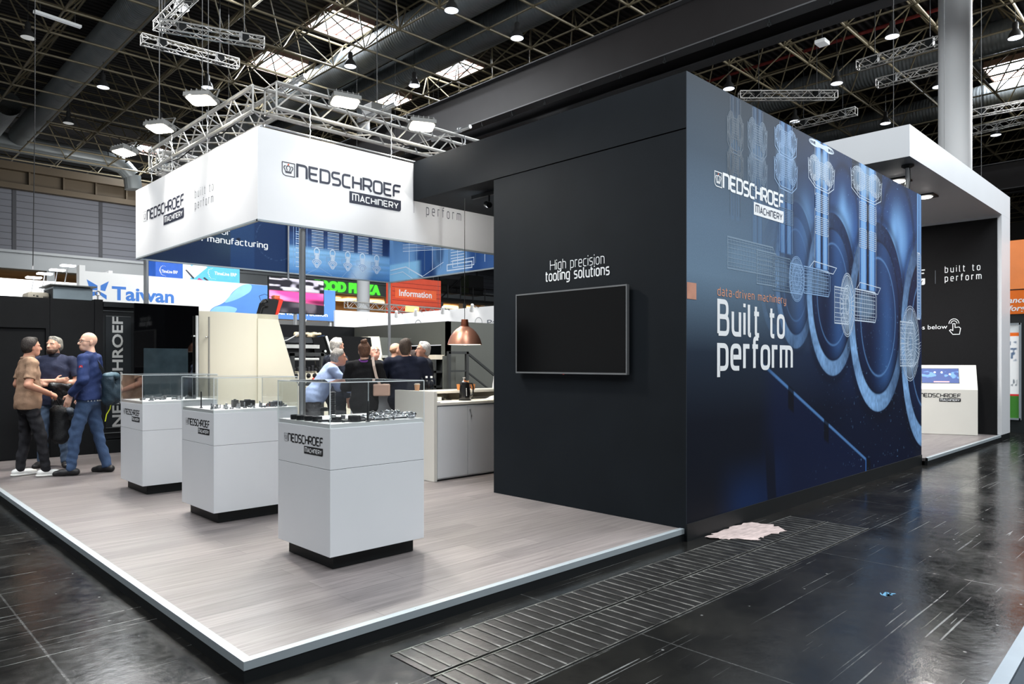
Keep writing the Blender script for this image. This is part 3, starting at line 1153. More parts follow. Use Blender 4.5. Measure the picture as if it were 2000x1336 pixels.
# cross heads and gears
for (x0, x1, z, k, mi) in ((6.45, 7.12, 2.62, .06, 0), (7.86, 8.62, 2.48, .07, 0)):
    wr.line([(x0, z), (x1, z - .02), (x1 + .1, z + k), (x0 + .12, z + k + .02)], .009, mi, True)
wr.drum(4.62, 5.55, 2.44, 2.74, 4, 10, 16)
wr.drum(5.20, 5.62, 2.34, 2.68, 4)
wr.drum(5.55, 5.95, 2.30, 2.66, 2)
wr.gear(6.12, 2.46, .19, .245, 1)
wr.drum(5.96, 6.25, 2.30, 2.62, 1)
wr.drum(6.30, 6.98, 2.32, 2.62, 1)
wr.gear(7.56, 2.26, .23, .39, 0)
wr.drum(7.16, 7.56, 2.02, 2.46, 0)
wr.drum(7.80, 8.52, 2.08, 2.48, 0)
wr.gear(9.97, 1.83, .42, .55, 0, 44)
wr.drum(9.52, 10.1, 1.50, 2.14, 0, 12, 8)
for k in range(22):
    t = PI * (1.0 + k / 21)
    wr.line([(10.05 + .30 * math.cos(t), 1.83 + .36 * math.sin(t)), (10.22 + .25 * math.cos(t), 1.86 + .30 * math.sin(t))], .006, 0)
wr.drum(10.30, 10.42, 2.2, 3.2, 0, 30, 2)
wr.build('wireframe_lines', mural)

lmp = plane_map((4.545, -.0275, 3.18), (1, 0, 0), (0, 0, 1), .0024)
logo(mural, lmp, .128, 1.25, M_WHITEINK, M_WHITEINK, mat('slate_badge_ink', (40, 56, 80), .5), None, M_REDDOT, w=.21)
mp = plane_map((0, -.0275, 0), (1, 0, 0), (0, 0, 1), .0024)
lettering('slogan_lettering', 'data-driven machinery', mp, .075, M_ORANGEINK, mural, 4.44, 2.175, 1.41, .32, .12, .22)
lettering('slogan_lettering', 'Built to', mp, .295, M_WHITEINK, mural, 4.455, 1.825, 1.35, .30, .155, .2)
lettering('slogan_lettering', 'perform', mp, .295, M_WHITEINK, mural, 4.455, 1.50, 1.54, .26, .155, .2)
mb = MB()
mb.add([mp(3.916, 2.11), mp(4.07, 2.11), mp(4.07, 2.255), mp(3.916, 2.255)], [(0, 1, 2, 3)])
mb.build('copper_square', mat('copper_square_print', (196, 140, 118), .5, var=.1, scale=9), mural)

# ------------------------------------------------------------------ white portal with black inner wall, right
portal = thing('portal_arch', 'tall white portal with a thick flat roof beside the mural', 'portal', (16.0, 2.0, 0))
mb = MB()
mb.box(9.63, 16.06, -.12, 4.2, 4.49, 4.945)
mb.build('roof_slab', M_WHITE, portal)
mb = MB()
mb.box(15.31, 16.06, -.12, 4.2, .11, 4.488)
mb.build('side_wall', M_WHITE, portal)
mb = MB()
mb.box(15.31, 16.06, -.115, 4.2, 0, .108)
mb.build('plinth', M_PLINTH, portal)
inner = mb = MB()
mb.box(15.285, 15.308, -.05, 4.2, PZ, 4.43)
iw = mb.build('black_inner_panel', mat('black_felt', (20, 20, 22), .8, var=.12, scale=30, bump=.1, bscale=300, spec=.2), portal)
ip = plane_map((15.285, 0, 0), (0, -1, 0), (0, 0, 1), .003)
lettering('panel_tagline', 'built to', ip, .125, M_WHITEINK, portal, -.86, 3.42, .62, .52, .13, .22)
lettering('panel_tagline', 'perform', ip, .125, M_WHITEINK, portal, -.86, 3.235, .64, .52, .13, .22)
mb = MB()
mb.add([ip(-1.045, 3.2), ip(-1.035, 3.2), ip(-1.035, 3.48), ip(-1.045, 3.48)], [(0, 1, 2, 3)])
mb.build('panel_divider', M_GREYINK, portal)
logo(portal, plane_map((15.285, 2.62, 3.37), (0, -1, 0), (0, 0, 1), .003), .14, 1.38, M_WHITEINK, M_WHITEINK, M_BLACKINK)
font_text('panel_hint', 'videos below', ip, .095, M_WHITEINK, portal, -1.62, 2.25, .80)
mb = MB()
# pointing hand
w_ = Wire(ip, 0)
w_.mb = mb
hx, hz = -.70, 2.23
w_.ell(hx + .0, hz + .12, .055, .06, .012, 0, 0, PI, 12)
w_.ell(hx + .0, hz + .12, .09, .10, .012, 0, 0, PI, 12)
w_.line([(hx - .02, hz + .12), (hx - .02, hz - .02), (hx - .06, hz + .0), (hx - .08, hz - .02), (hx - .02, hz - .10), (hx + .10, hz - .10), (hx + .12, hz + .02), (hx + .09, hz + .05), (hx + .02, hz + .04), (hx + .02, hz + .12)], .014, 0, True)
mb.build('touch_hand_icon', M_WHITEINK, portal)

M_LAMPGLOW = mat('white_lamp_glow', (255, 250, 240), .4, emit=(255, 248, 236), estr=9)
for i, (x, y, w1) in enumerate(((10.93, .44, 'near the portal front edge'), (12.46, .46, 'further along the portal ceiling'))):
    t = thing('downlight', 'square downlight shining in the white portal ceiling, ' + ('above the mural top edge' if i == 0 else 'further right, past the end of the mural'), 'light', (x, y, 4.47), 0, 'portal ceiling downlights')
    mb = MB()
    mb.box(x - .17, x + .17, y - .17, y + .17, 4.462, 4.489)
    mb.build('lamp_frame', mat('black_lamp_frame', (30, 30, 32), .5), t)
    mb = MB()
    mb.lathe([(.12, 0), (.10, -.015)], (x, y, 4.462), 20)
    mb.build('lamp_lens', M_LAMPGLOW, t)
    al = area_light('lamp_light', (x, y, 4.43), (x, y, 0), .24, 40, (1, .96, .9))
    al.location = Vector((x, y, 4.43)) - t.location
    al.parent = t
t = thing('support_tube', 'vertical steel tube between the booth top and the portal ceiling', 'tube', (10.12, .05, 4.09))
mb = MB()
mb.tube((10.12, .05, 4.088), (10.12, .05, 4.46), .032, 14)
mb.build('tube', M_STEEL, t, smooth=True)
mb = MB()
mb.lathe([(.05, 0), (.085, .02), (.085, .045)], (10.12, .05, 4.445), 18)
mb.build('mounting_flange', mat('black_flange', (25, 25, 26), .5), t)
mb = MB()
mb.path([(10.06, .02, 4.48), (10.05, .0, 4.40), (10.06, .0, 4.25), (10.05, .01, 4.09)], .006, 6)
mb.build('power_cable', mat('black_cable', (18, 18, 18), .6), t)

# touch kiosk: bent white panel turned towards the aisle
kd = Vector((-.345, .915, 0)).normalized()
kn = Vector((-kd.y, kd.x, 0))          # faces the camera side
if kn.dot(FWD) > 0:
    kn = -kn
kb = Vector((14.88, .19, PZ))
kiosk = thing('touch_kiosk', 'white touch-screen kiosk with a tilted top in front of the black panel', 'kiosk', kb)


def kp(a, z, d):
    return kb + kd * a + Vector((0, 0, z)) + kn * d


prof = [(0, 0), (0, .90), (-.21, 1.39), (-.27, 1.36), (-.07, .88), (-.07, 0)]
mb = MB()
n_ = len(prof)
vs = [kp(0, z, d) for d, z in prof] + [kp(1.16, z, d) for d, z in prof]
mb.add(vs, [tuple(range(n_)), tuple(range(n_, 2 * n_))] + [(i, (i + 1) % n_, n_ + (i + 1) % n_, n_ + i) for i in range(n_)])
mb.build('kiosk_body', M_OFFWHITE, kiosk, bevel=.004)
up = (kp(0, 1.39, -.21) - kp(0, .90, 0)).normalized()
org = kp(1.16, .90, 0)
kmp = plane_map(org, -kd, up, .003)
mb = MB()
mb.add([kmp(a, b) for a, b in ((.20, .13), (.86, .13), (.86, .46), (.20, .46))], [(0, 1, 2, 3)])
mb.build('screen_bezel', mat('screen_black', (12, 12, 14), .2), kiosk)


def screen_paint(U, V):
    C = np.zeros(U.shape + (3,)) + c3(14, 48, 112)
    C = over(C, ss(vnoise(U, V, 16, 20, 3) * ss(np.abs(V - .31), .13, .05), .5, .62) * .7, c3(92, 140, 205))
    C = over(C, (1 - ss(np.abs(V - .165), .008, .012)) * (1 - ss(np.abs(U - .55), .13, .14)), c3(226, 150, 150))
    for a, b in ((.44, .37), (.56, .37), (.70, .33)):
        C = over(C, 1 - ss(np.hypot(U - a, V - b), .014, .02), c3(250, 250, 250))
    return C


painted_grid('screen', vcol_mat('lit_screen', .2, .3, .6), kiosk, plane_map(org, -kd, up, .005), .21, .85, .14, .45, .008, screen_paint)
kl = plane_map(kp(1.16, 0, 0), -kd, (0, 0, 1), .003)
lo = plane_map(kp(1.16, 0, 0) + (-kd) * .17 + Vector((0, 0, .745)), -kd, (0, 0, 1), .003)
logo(kiosk, lo, .07, .70, M_BLACKINK, M_BLACKINK, M_WHITEINK, M_SOFTINK)
# ------------------------------------------------------------------ showcases
M_GLASS = glass_mat('acrylic_glass', (0.975, .985, .985), 1.0)
M_GLASSEDGE = mat('acrylic_edges', (225, 232, 234), .25, var=.01, spec=.6)
M_SEAM = mat('dark_seam', (60, 62, 66), .6)


def showcase(y0, label):
    x0, x1, y1 = 1.05, 1.86, y0 + .77
    t = thing('display_case', label, 'showcase', ((x0 + x1) / 2, (y0 + y1) / 2, PZ), 0, 'white display cases on the stand')
    mb = MB()
    mb.box(x0 + .06, x1 - .06, y0 + .06, y1 - .06, PZ, .212)
    mb.build('plinth', M_PLINTH, t)
    mb = MB()
    mb.box(x0, x1, y0, y1, .208, .8095)
    mb.build('cabinet_body', M_WHITE, t, bevel=.0015)
    mb = MB()
    mb.box(x0, x1, y0, y1, .8125, 1.098)
    mb.build('cabinet_top_section', M_WHITE, t, bevel=.0015)
    mb = MB()
    mb.box(x0 + .003, x1 - .003, y0 + .003, y1 - .003, .8095, .8125)
    mb.build('seam', M_SEAM, t)
    mb = MB()
    mb.box(x0 + .006, x1 - .006, y0 + .006, y1 - .006, 1.098, 1.128)
    mb.build('display_shelf', mat('display_shelf_white', (232, 234, 235), .3, var=.01), t)
    gz = 1.415
    g = .005
    c = MB()
    c.box(x0, x1, y0, y0 + g, 1.10, gz)
    c.box(x0, x1, y1 - g, y1, 1.10, gz)
    c.box(x0, x0 + g, y0 + g, y1 - g, 1.10, gz)
    c.box(x1 - g, x1, y0 + g, y1 - g, 1.10, gz)
    c.box(x0, x1, y0, y1, gz, gz + g)
    cv = c.build('glass_cover', M_GLASS, t)
    e = MB()
    w = .0042
    for xx in (x0, x1):
        for yy in (y0, y1):
            e.box(xx - w / 2, xx + w / 2, yy - w / 2, yy + w / 2, 1.10, gz + g)
    for xx in (x0, x1):
        e.box(xx - w / 2, xx + w / 2, y0, y1, gz - .001, gz + g + .001)
    for yy in (y0, y1):
        e.box(x0, x1, yy - w / 2, yy + w / 2, gz - .001, gz + g + .001)
    e.build('cover_edges', M_GLASSEDGE, cv)
    mp = plane_map((x0, y0 + .602, .968), (0, -1, 0), (0, 0, 1), .0015)
    logo(t, mp, .056, .505, M_BLACKINK, M_BLACKINK, M_WHITEINK, M_SOFTINK)
    return t


YC = (1.01, 3.01, 4.94)
showcase(YC[0], 'nearest white display case with black steel rings and chrome studs under its cover')
showcase(YC[1], 'middle white display case with many small upright bolts under its cover')
showcase(YC[2], 'farthest white display case, beside the three standing men')

# ------------------------------------------------------------------ steel samples in the cases
M_DARKSTEEL = mat('black_oxide_steel', (40, 41, 44), .42, .6, var=.2, scale=40)
M_CHROME = mat('polished_steel', (176, 178, 182), .2, 1.0, var=.08, scale=30)
M_GREYSTEEL = mat('grey_steel', (112, 114, 118), .36, .85, var=.12, scale=30)
M_COPPER2 = mat('reddish_part', (120, 62, 48), .4, .5)


def hexhead(mb, c, r, h, axis='z', mi=0):
    mb.lathe([(r * .9, 0), (r, h * .15), (r, h * .85), (r * .85, h)], c, 6, mi, axis)


def sample_bolt(axis='z', L=.06, r=.007, headr=.013, m=None):
    mb = MB()
    mb.lathe([(headr, 0), (headr, .004), (r * 1.5, .006)], (0, 0, 0), 16, 0, axis)
    hexhead(mb, (0, 0, .004) if axis == 'z' else (.004, 0, 0), headr * .82, .010, axis)
    pr = [(r, .012), (r, L * .5)]
    z = L * .5
    while z < L - .004:
        pr += [(r * 1.08, z + .001), (r * .9, z + .003)]
        z += .004
    pr.append((r * .7, L))
    mb.lathe(pr, (0, 0, 0), 12, 0, axis)
    return mb.build('sample_bolt', m or M_CHROME, None, smooth=True)


def sample_ring(r=.036, h=.036, m=None):
    mb = MB()
    mb.lathe([(r * .42, 0), (r * .94, 0), (r, .004), (r, h - .004), (r * .94, h), (r * .42, h), (r * .42, 0)], (0, 0, 0), 20, cap=False)
    return mb.build('steel_ring', m or M_DARKSTEEL, None, smooth=True)


def sample_rod(L=.34, r=.008):
    mb = MB()
    pr = [(r * 1.3, 0), (r * 1.3, .02), (r, .022), (r, L * .55)]
    z = L * .55
    while z < L - .01:
        pr += [(r * 1.25, z + .004), (r * .9, z + .012)]
        z += .016
    pr.append((r * .6, L))
    mb.lathe(pr, (0, 0, r * 1.3), 12, 0, 'x')
    return mb.build('threaded_rod', M_DARKSTEEL, None, smooth=True)


def sample_hub(r=.022, m=None):
    mb = MB()
    mb.lathe([(r * .5, 0), (r, 0), (r, .006), (r * .62, .010), (r * .62, .04), (r * .4, .042), (r * .4, .0)], (0, 0, 0), 18, cap=False)
    for k in range(6):
        a = k * PI / 3
        mb.lathe([(r * .22, .0), (r * .22, .012)], (r * 1.0 * math.cos(a), r * 1.0 * math.sin(a), 0), 8)
    return mb.build('flanged_sleeve', m or M_GREYSTEEL, None, smooth=True)


def sample_block(w, d, h, m):
    mb = MB()
    mb.rbox(-w / 2, w / 2, -d / 2, d / 2, 0, h, .004)
    for k in range(5):
        mb.box(-w / 2 - .002, w / 2 + .002, -d / 2 - .002, d / 2 + .002, h * (.12 + k * .17), h * (.17 + k * .17))
    mb.lathe([(w * .25, h), (w * .22, h + .008)], (0, 0, 0), 12)
    return mb.build('tool_block', m, None, smooth=True)


def sample_stud(L=.055, m=None):
    mb = MB()
    r = .008
    mb.lathe([(r * .9, 0), (r * 1.5, .002), (r * 1.6, .008), (r * 1.1, .013), (r * .8, .018), (r * .8, L * .6), (r * 1.3, L * .64), (r * 1.3, L * .8), (r * .7, L * .84), (r * .7, L)], (0, 0, r * 1.4), 12, 0, 'x')
    return mb.build('ball_stud', m or M_CHROME, None, smooth=True)


SH = 1.1285


def put(o, x, y, label, cat, group, rz=0.0, z=SH, fresh=None):
    o.location = (x, y, z)
    o.rotation_euler = (0, 0, rz)
    tag(o, label, cat, group)
    return o


rnd = random.Random(11)


class Kind:
    """first call places the prototype, later calls place copies of it"""

    def __init__(self, proto):
        self.o = proto
        self.used = False

    def __call__(self, x, y, label, cat, group, rz=0.0, z=SH, s=1.0):
        o = self.o if not self.used else self.o.copy()
        if self.used:
            COL.objects.link(o)
        self.used = True
        put(o, x, y, label, cat, group, rz, z)
        o.scale = (s, s, s)
        return o


ring = Kind(sample_ring())
for i, (x, y) in enumerate(((1.10, 1.60), (1.10, 1.51), (1.11, 1.41), (1.12, 1.31), (1.20, 1.175), (1.30, 1.10))):
    ring(x, y, 'short black steel ring on the left side of the nearest display case', 'steel part', 'black steel rings in the nearest case', s=1.0 if i < 5 else 1.28)
rod = Kind(sample_rod())
for i, (x, y, a) in enumerate(((1.085, 1.235, -.50), (1.13, 1.17, -.36), (1.20, 1.10, -.18))):
    rod(x, y, 'long black threaded rod lying at the front corner of the nearest display case', 'steel part', 'black rods in the nearest case', rz=a, s=.9 if i else 1.0)
hub = Kind(sample_hub(.026, M_GREYSTEEL))
for x, y, z in ((1.25, 1.30, SH), (1.31, 1.27, SH), (1.27, 1.34, SH), (1.35, 1.22, SH)):
    hub(x, y, 'grey flanged sleeve in the small heap behind the black rings', 'steel part', 'flanged sleeves in the nearest case', rz=rnd.random(), z=z)
stud = Kind(sample_stud())
for i in range(46):
    x = rnd.uniform(1.50, 1.82)
    y = rnd.uniform(1.06, 1.34)
    if x - y < .26:
        x = min(1.80, y + .28 + rnd.random() * .15)
    stud(x, y, 'small chrome stud lying in the heap in the nearest display case', 'steel part', 'chrome studs in the nearest case', rz=rnd.uniform(0, 6.28),
         z=SH + (rnd.choice((0, 0, .016, .03))), s=rnd.uniform(.9, 1.25))
lb = Kind(sample_bolt('x', .11, .009, .016, M_GREYSTEEL))
for x, y, a in ((1.38, 1.10, .4), (1.44, 1.06, -.3), (1.40, 1.16, 1.2), (1.52, 1.05, .1), (1.60, 1.045, -.15)):
    lb(x, y, 'long grey bolt lying in front of the chrome studs', 'steel part', 'long bolts in the nearest case', rz=a, z=SH + .015)
blk = Kind(sample_block(.05, .05, .05, M_DARKSTEEL))
blk(1.56, 1.26, 'dark square tool block among the chrome studs', 'steel part', None, rz=.3)
mb = MB()
mb.lathe([(.016, 0), (.020, .004), (.008, .012), (.0075, .05), (.0085, .055), (.0085, .145), (.006, .15)], (0, 0, 0), 14)
put(mb.build('standing_bolt', M_DARKSTEEL, None, smooth=True), 1.37, 1.035, 'single tall dark bolt standing upright near the front pane', 'steel part', None)
mb = MB()
pr = []
z = 0
while z < .20:
    pr += [(.022, z), (.015, z + .007)]
    z += .014
mb.lathe(pr, (0, 0, 0), 14)
put(mb.build('threaded_spindle', M_DARKSTEEL, None, smooth=True), 1.36, 1.50, 'tall black threaded spindle standing in the nearest display case', 'steel part', None)

# middle case: many small upright pieces
ub = Kind(sample_bolt('z', .05, .006, .010, M_GREYSTEEL))
us = Kind(sample_hub(.015, M_CHROME))
ls = Kind(sample_stud(.05, M_GREYSTEEL))
y0 = YC[1]
for i in range(40):
    t_ = i / 39
    x = 1.10 + t_ * .70 + rnd.uniform(-.015, .015)
    y = y0 + .06 + rnd.random() ** 1.6 * .30
    k = i % 3
    if k == 0:
        ub(x, y, 'small grey bolt standing upright in the middle display case', 'steel part', 'upright bolts in the middle case', rz=rnd.random(), s=rnd.uniform(.7, 1.15))
    elif k == 1:
        us(x, y, 'small bright flanged sleeve in the middle display case', 'steel part', 'bright sleeves in the middle case', rz=rnd.random(), s=rnd.uniform(.7, 1.1))
    else:
        ls(x, y, 'small grey stud lying in the middle display case', 'steel part', 'grey studs in the middle case', rz=rnd.uniform(0, 6.28), s=rnd.uniform(.7, 1.1))
b1 = Kind(sample_block(.055, .05, .07, M_DARKSTEEL))
b1(1.37, y0 + .30, 'black upright tool block left of the wide one in the middle case', 'steel part', None)
b2 = Kind(sample_block(.13, .06, .062, M_DARKSTEEL))
b2(1.50, y0 + .32, 'wide black tool block in the middle display case', 'steel part', None)
b3 = Kind(sample_block(.12, .05, .05, M_GREYSTEEL))
b3(1.70, y0 + .14, 'wide grey ribbed steel block on the right in the middle case', 'steel part', None)
b4 = Kind(sample_block(.028, .028, .03, M_COPPER2))
b4(1.61, y0 + .12, 'little reddish tool insert in the middle display case', 'steel part', None)
mb = MB()
mb.lathe([(.014, 0), (.016, .004), (.006, .01), (.005, .10), (.006, .104), (.006, .15), (.004, .155)], (0, 0, 0), 12)
put(mb.build('punch_pin', M_DARKSTEEL, None, smooth=True), 1.10, y0 + .42, 'tall thin dark pin standing alone at the left of the middle case', 'steel part', None)
# far case
y0 = YC[2]
fb = Kind(sample_bolt('x', .08, .011, .018, M_GREYSTEEL))
fs = Kind(sample_hub(.026, M_CHROME))
fr = Kind(sample_ring(.02, .045, M_GREYSTEEL))
for i in range(12):
    x = 1.12 + i * .052
    y = y0 + .10 + rnd.random() * .25
    if i % 3 == 0:
        fb(x, y, 'thick grey bolt lying in the farthest display case', 'steel part', 'bolts in the farthest case', rz=rnd.uniform(-1, 1), z=SH + .016)
    elif i % 3 == 1:
        fs(x, y, 'bright flanged sleeve in the farthest display case', 'steel part', 'sleeves in the farthest case')
    else:
        fr(x, y, 'upright grey steel tube piece in the farthest display case', 'steel part', 'tube pieces in the farthest case')

# ------------------------------------------------------------------ hanging banner ring
M_FABRIC = mat('white_banner_fabric', (232, 233, 236), .65, var=.012, scale=3, bump=.04, bscale=200, spec=.2)
BX0, BX1, BY0, BY1, BZ0, BZ1 = 1.88, 6.36, 3.93, 7.96, 3.085, 4.075
banner = thing('hanging_banner', 'large square ring of white printed fabric hanging over the stand', 'banner', ((BX0 + BX1) / 2, (BY0 + BY1) / 2, BZ0))
th = .025
for nm, a in (('front_panel', (BX0, BX1, BY0, BY0 + th)), ('side_panel', (BX0, BX0 + th, BY0 + th, BY1 - th)), ('back_panel', (BX0, BX1, BY1 - th, BY1)), ('side_panel', (BX1 - th, BX1, BY0 + th, BY1 - th))):
    mb = MB()
    mb.box(*a, BZ0, BZ1)
    mb.build(nm, M_FABRIC, banner)
mb = MB()
for a in ((BX0 - .004, BX1 + .004, BY0 - .004, BY0 + .03), (BX0 - .004, BX0 + .03, BY0, BY1), (BX0, BX1, BY1 - .03, BY1 + .004), (BX1 - .03, BX1 + .004, BY0, BY1)):
    mb.box(*a, BZ0 - .02, BZ0)
mb.build('bottom_rail', M_ALU, banner)
mp = plane_map((2.335, BY0, 3.610), (1, 0, 0), (0, 0, 1), .002)
logo(banner, mp, .140, 1.39, M_INK, M_INK, M_WHITEINK, None, M_REDDOT)
fp = plane_map((0, BY0, 0), (1, 0, 0), (0, 0, 1), .002)
lettering('tagline', 'perform', fp, .125, M_GREYINK, banner, 4.13, 3.458, .58, .62, .10, .22)
lettering('tagline', 'built to', fp, .125, M_GREYINK, banner, 4.13, 3.62, .58, .62, .10, .22)
mb = MB()
mb.add([fp(3.928, 3.45), fp(3.934, 3.45), fp(3.934, 3.74), fp(3.928, 3.74)], [(0, 1, 2, 3)])
mb.build('tagline_bar', M_GREYINK, banner)
mp = plane_map((BX0, 7.455, 3.575), (0, -1, 0), (0, 0, 1), .002)
logo(banner, mp, .132, 1.40, M_INK, M_INK, M_WHITEINK, M_SOFTINK)
sp = plane_map((BX0, 0, 0), (0, -1, 0), (0, 0, 1), .002)
lettering('tagline', 'built to', sp, .10, M_GREYINK, banner, -5.68, 3.595, .57, .62, .08, .22)
lettering('tagline', 'perform', sp, .10, M_GREYINK, banner, -5.68, 3.455, .57, .62, .08, .22)
mb = MB()
mb.add([sp(-5.862, 3.42), sp(-5.858, 3.42), sp(-5.858, 3.64), sp(-5.862, 3.64)], [(0, 1, 2, 3)])
mb.build('tagline_bar', M_SOFTINK, banner)

# printed inner faces (seen from below through the open ring)
ibp = plane_map((0, BY1 - th, 0), (1, 0, 0), (0, 0, 1), .004)


def inner_back(U, V):
    h = (V - BZ0) / (BZ1 - BZ0)
    C = np.zeros(U.shape + (3,)) + c3(16, 38, 70)
    # left: dark blue with slanting shapes
    C = over(C, ss(vnoise(U, V, 1.2, .8, 3), .35, .8) * .6, c3(52, 74, 92))
    C = over(C, ss(U, 3.26, 3.28) * .5, c3(26, 66, 122))
    C = over(C, ss(U, 3.66, 3.67) * .6 + 0 * V, c3(16, 40, 80))
    C = over(C, ss(np.hypot(U - 4.05, V - 3.62), .345, .35) * (1 - ss(np.hypot(U - 4.05, V - 3.62), .352, .357)) * .5, c3(80, 110, 150))
    C = over(C, (1 - ss(np.hypot(U - 3.40, V - 3.545), .026, .03)), c3(14, 24, 44))
    # right: light blue casting with rows of rods
    R = ss(U, 4.255, 4.265)
    base = np.zeros(U.shape + (3,))
    for ch in range(3):
        base[..., ch] = np.interp(h, [0, .2, .42, .5, .75, 1], [lin(c[ch]) for c in ((74, 128, 190), (120, 172, 222), (138, 190, 232), (60, 96, 150), (26, 48, 92), (20, 40, 80))])
    base *= (.85 + .3 * vnoise(U, V, 1.5, 40, 8))[..., None]
    base = over(base, (1 - ss(np.abs(U - 5.75 - (V - 3.3) * .5), .05, .3)) * ss(.5 - h, 0, .2) * .7, c3(206, 228, 246))
    C = C * (1 - R[..., None]) + base * R[..., None]
    dark = R * ss(h, .46, .50) * (1 - ss(np.abs(((U - 4.70) / .34) % 1 - .5), .2, .24))
    C = over(C, dark * .6, c3(20, 34, 74))
    return C


painted_grid('inner_back_print', vcol_mat('banner_print', .6, .2), banner, ibp, BX0 + th + .03, BX1 - th, BZ0 + .002, BZ1, .016, inner_back)
wi = Wire(ibp, .002)
for k in range(5):
    cx = 4.80 + k * .31
    for j in range(16):
        y = 3.55 + j * .028
        wi.line([(cx - .10, y), (cx + .13, y)], .011, 0 if j % 2 else 1)
    wi.ell(cx + .0, 3.50, .05, .06, .018, 0)
    wi.line([(cx - .045, 3.47), (cx - .03, 3.36)], .014, 0)
    wi.line([(cx + .045, 3.47), (cx + .03, 3.36)], .014, 0)
    wi.line([(cx, 3.47), (cx, 3.36)], .05, 0)
    for q in range(5):
        wi.ell(cx, 3.315 - .012 * q, .085 - .012 * q, .05, .012, q % 2)
    wi.rect(cx - .12, cx - .04, 3.34, 3.42, .01, 1)
for k in range(6):
    wi.line([(4.36 + .05 * k, 3.2), (4.36 + .05 * k, 3.9)], .008, 1)
for k in range(16):
    wi.line([(4.40, 3.2 + .04 * k), (4.58, 3.2 + .04 * k)], .012, k % 2)
wi.line([(4.6, 3.09), (4.85, 3.22), (5.1, 3.10)], .008, 1)
wi.line([(5.3, 3.09), (5.45, 3.25), (5.6, 3.10)], .008, 1)
wi.build('inner_back_lines', banner)
mp = plane_map((0, BY1 - th, 0), (1, 0, 0), (0, 0, 1), .007)
lettering('inner_slogan', 'for', mp, .088, M_WHITEINK, banner, 3.07, 3.592, .19, .2, .11, .24)
lettering('inner_slogan', 'data-driven manufacturing', mp, .092, M_WHITEINK, banner, 2.05, 3.452, 1.84, .24, .145, .24)
isp = plane_map((BX1 - th, 0, 0), (0, -1, 0), (0, 0, 1), .004)


def inner_side(U, V):
    h = (V - BZ0) / (BZ1 - BZ0)
    C = np.zeros(U.shape + (3,)) + c3(36, 72, 130)
    n = vnoise(U * 1.0, V, 2.2, 1.2, 14)
    C = over(C, ss(n, .3, .75) * .8, c3(120, 168, 218))
    C = over(C, ss(vnoise(U, V, 5, 2, 19), .55, .8) * .7, c3(20, 42, 88))
    C = over(C, ss(U, -6.9, -7.1) * (1 - ss(h, .3, .34)), c3(140, 196, 232))
    C = over(C, ss(U, -5.4, -5.2) * .8, c3(44, 80, 140))
    return C


painted_grid('inner_side_print', vcol_mat('banner_print'), banner, isp, -(BY1 - th), -(BY0 + th), BZ0 + .002, BZ1, .02, inner_side)
wi = Wire(isp, .002)
for k in range(10):
    wi.line([(-7.3 + .23 * k, 3.2), (-7.3 + .23 * k, 3.75)], .012, k % 3)
for k in range(5):
    wi.line([(-7.5, 3.62 + .03 * k), (-3.96, 3.34 + .03 * k)], .010, k % 2)
for j in range(8):
    wi.line([(-6.1, 3.24 + .05 * j), (-5.75, 3.24 + .05 * j)], .014, 0)
wi.rect(-6.2, -5.55, 3.14, 3.24, .02, 0)
wi.rect(-6.05, -5.5, 3.18, 3.30, .014, 0)
wi.line([(-7.9, 3.3), (-7.4, 3.32), (-6.9, 3.10)], .022, 0)
wi.line([(-7.9, 3.22), (-7.5, 3.24), (-7.2, 3.09)], .012, 0)
wi.line([(-6.9, 3.10), (-6.3, 3.30)], .01, 0)
wi.build('inner_side_lines', banner)

# posts under the ring
for i, (x, y, zt, lab) in enumerate(((2.43, 3.995, 3.06, 'round aluminium post rising behind the nearest display case to the banner front'),
                                     (1.99, 7.86, 3.06, 'aluminium post at the left rear corner of the banner ring, behind the dark glass door'),
                                     (6.29, 7.88, 3.06, 'thin aluminium post at the right rear corner of the banner ring'))):
    t = thing('banner_post', lab, 'post', (x, y, PZ), 0, 'posts of the banner ring')
    mb = MB()
    r = (.036, .034, .026)[i]
    mb.tube((x, y, PZ + .01), (x, y, zt), r, 18)
    mb.build('pole', mat('brushed_aluminium', (168, 171, 174), .34, .75, var=.04), t, smooth=True)
    mb = MB()
    mb.lathe([(.13, 0), (.13, .012)], (x, y, PZ), 20)
    mb.build('base_plate', M_STEEL, t)
t = thing('banner_suspension_rod', 'thin rod hanging down the inner blue print of the banner ring', 'rod', (4.25, 7.9, 2.99), 0)
mb = MB()
mb.tube((4.25, 7.90, 2.95), (4.25, 7.90, 4.1), .016, 10)
mb.build('rod', mat('brushed_aluminium'), t, smooth=True)

# ------------------------------------------------------------------ box truss above the ring
M_TRUSS = mat('truss_aluminium', (196, 194, 190), .35, .45, var=.08, scale=20)


def box_truss(mb, p, q, w=.28, r=.024, rb=.009, bay=.26, up=Vector((0, 0, 1))):
    p, q = Vector(p), Vector(q)
    d = (q - p)
    L = d.length
    d.normalize()
    s = d.cross(up).normalized() * (w / 2)
    u = up * (w / 2)
    cor = [s + u, -s + u, -s - u, s - u]
    for c in cor:
        mb.tube(p + c, q + c, r, 8)
    n = max(2, int(L / bay))
    for k in range(n):
        a, b = p + d * (L * k / n), p + d * (L * (k + 1) / n)
        for i in range(4):
            c0, c1 = cor[i], cor[(i + 1) % 4]
            if k % 2:
                c0, c1 = c1, c0
            mb.tube(a + c0, b + c1, rb, 5, caps=False)
    for e in (p, q):
        for i in range(4):
            mb.tube(e + cor[i], e + cor[(i + 1) % 4], rb * 1.3, 6)


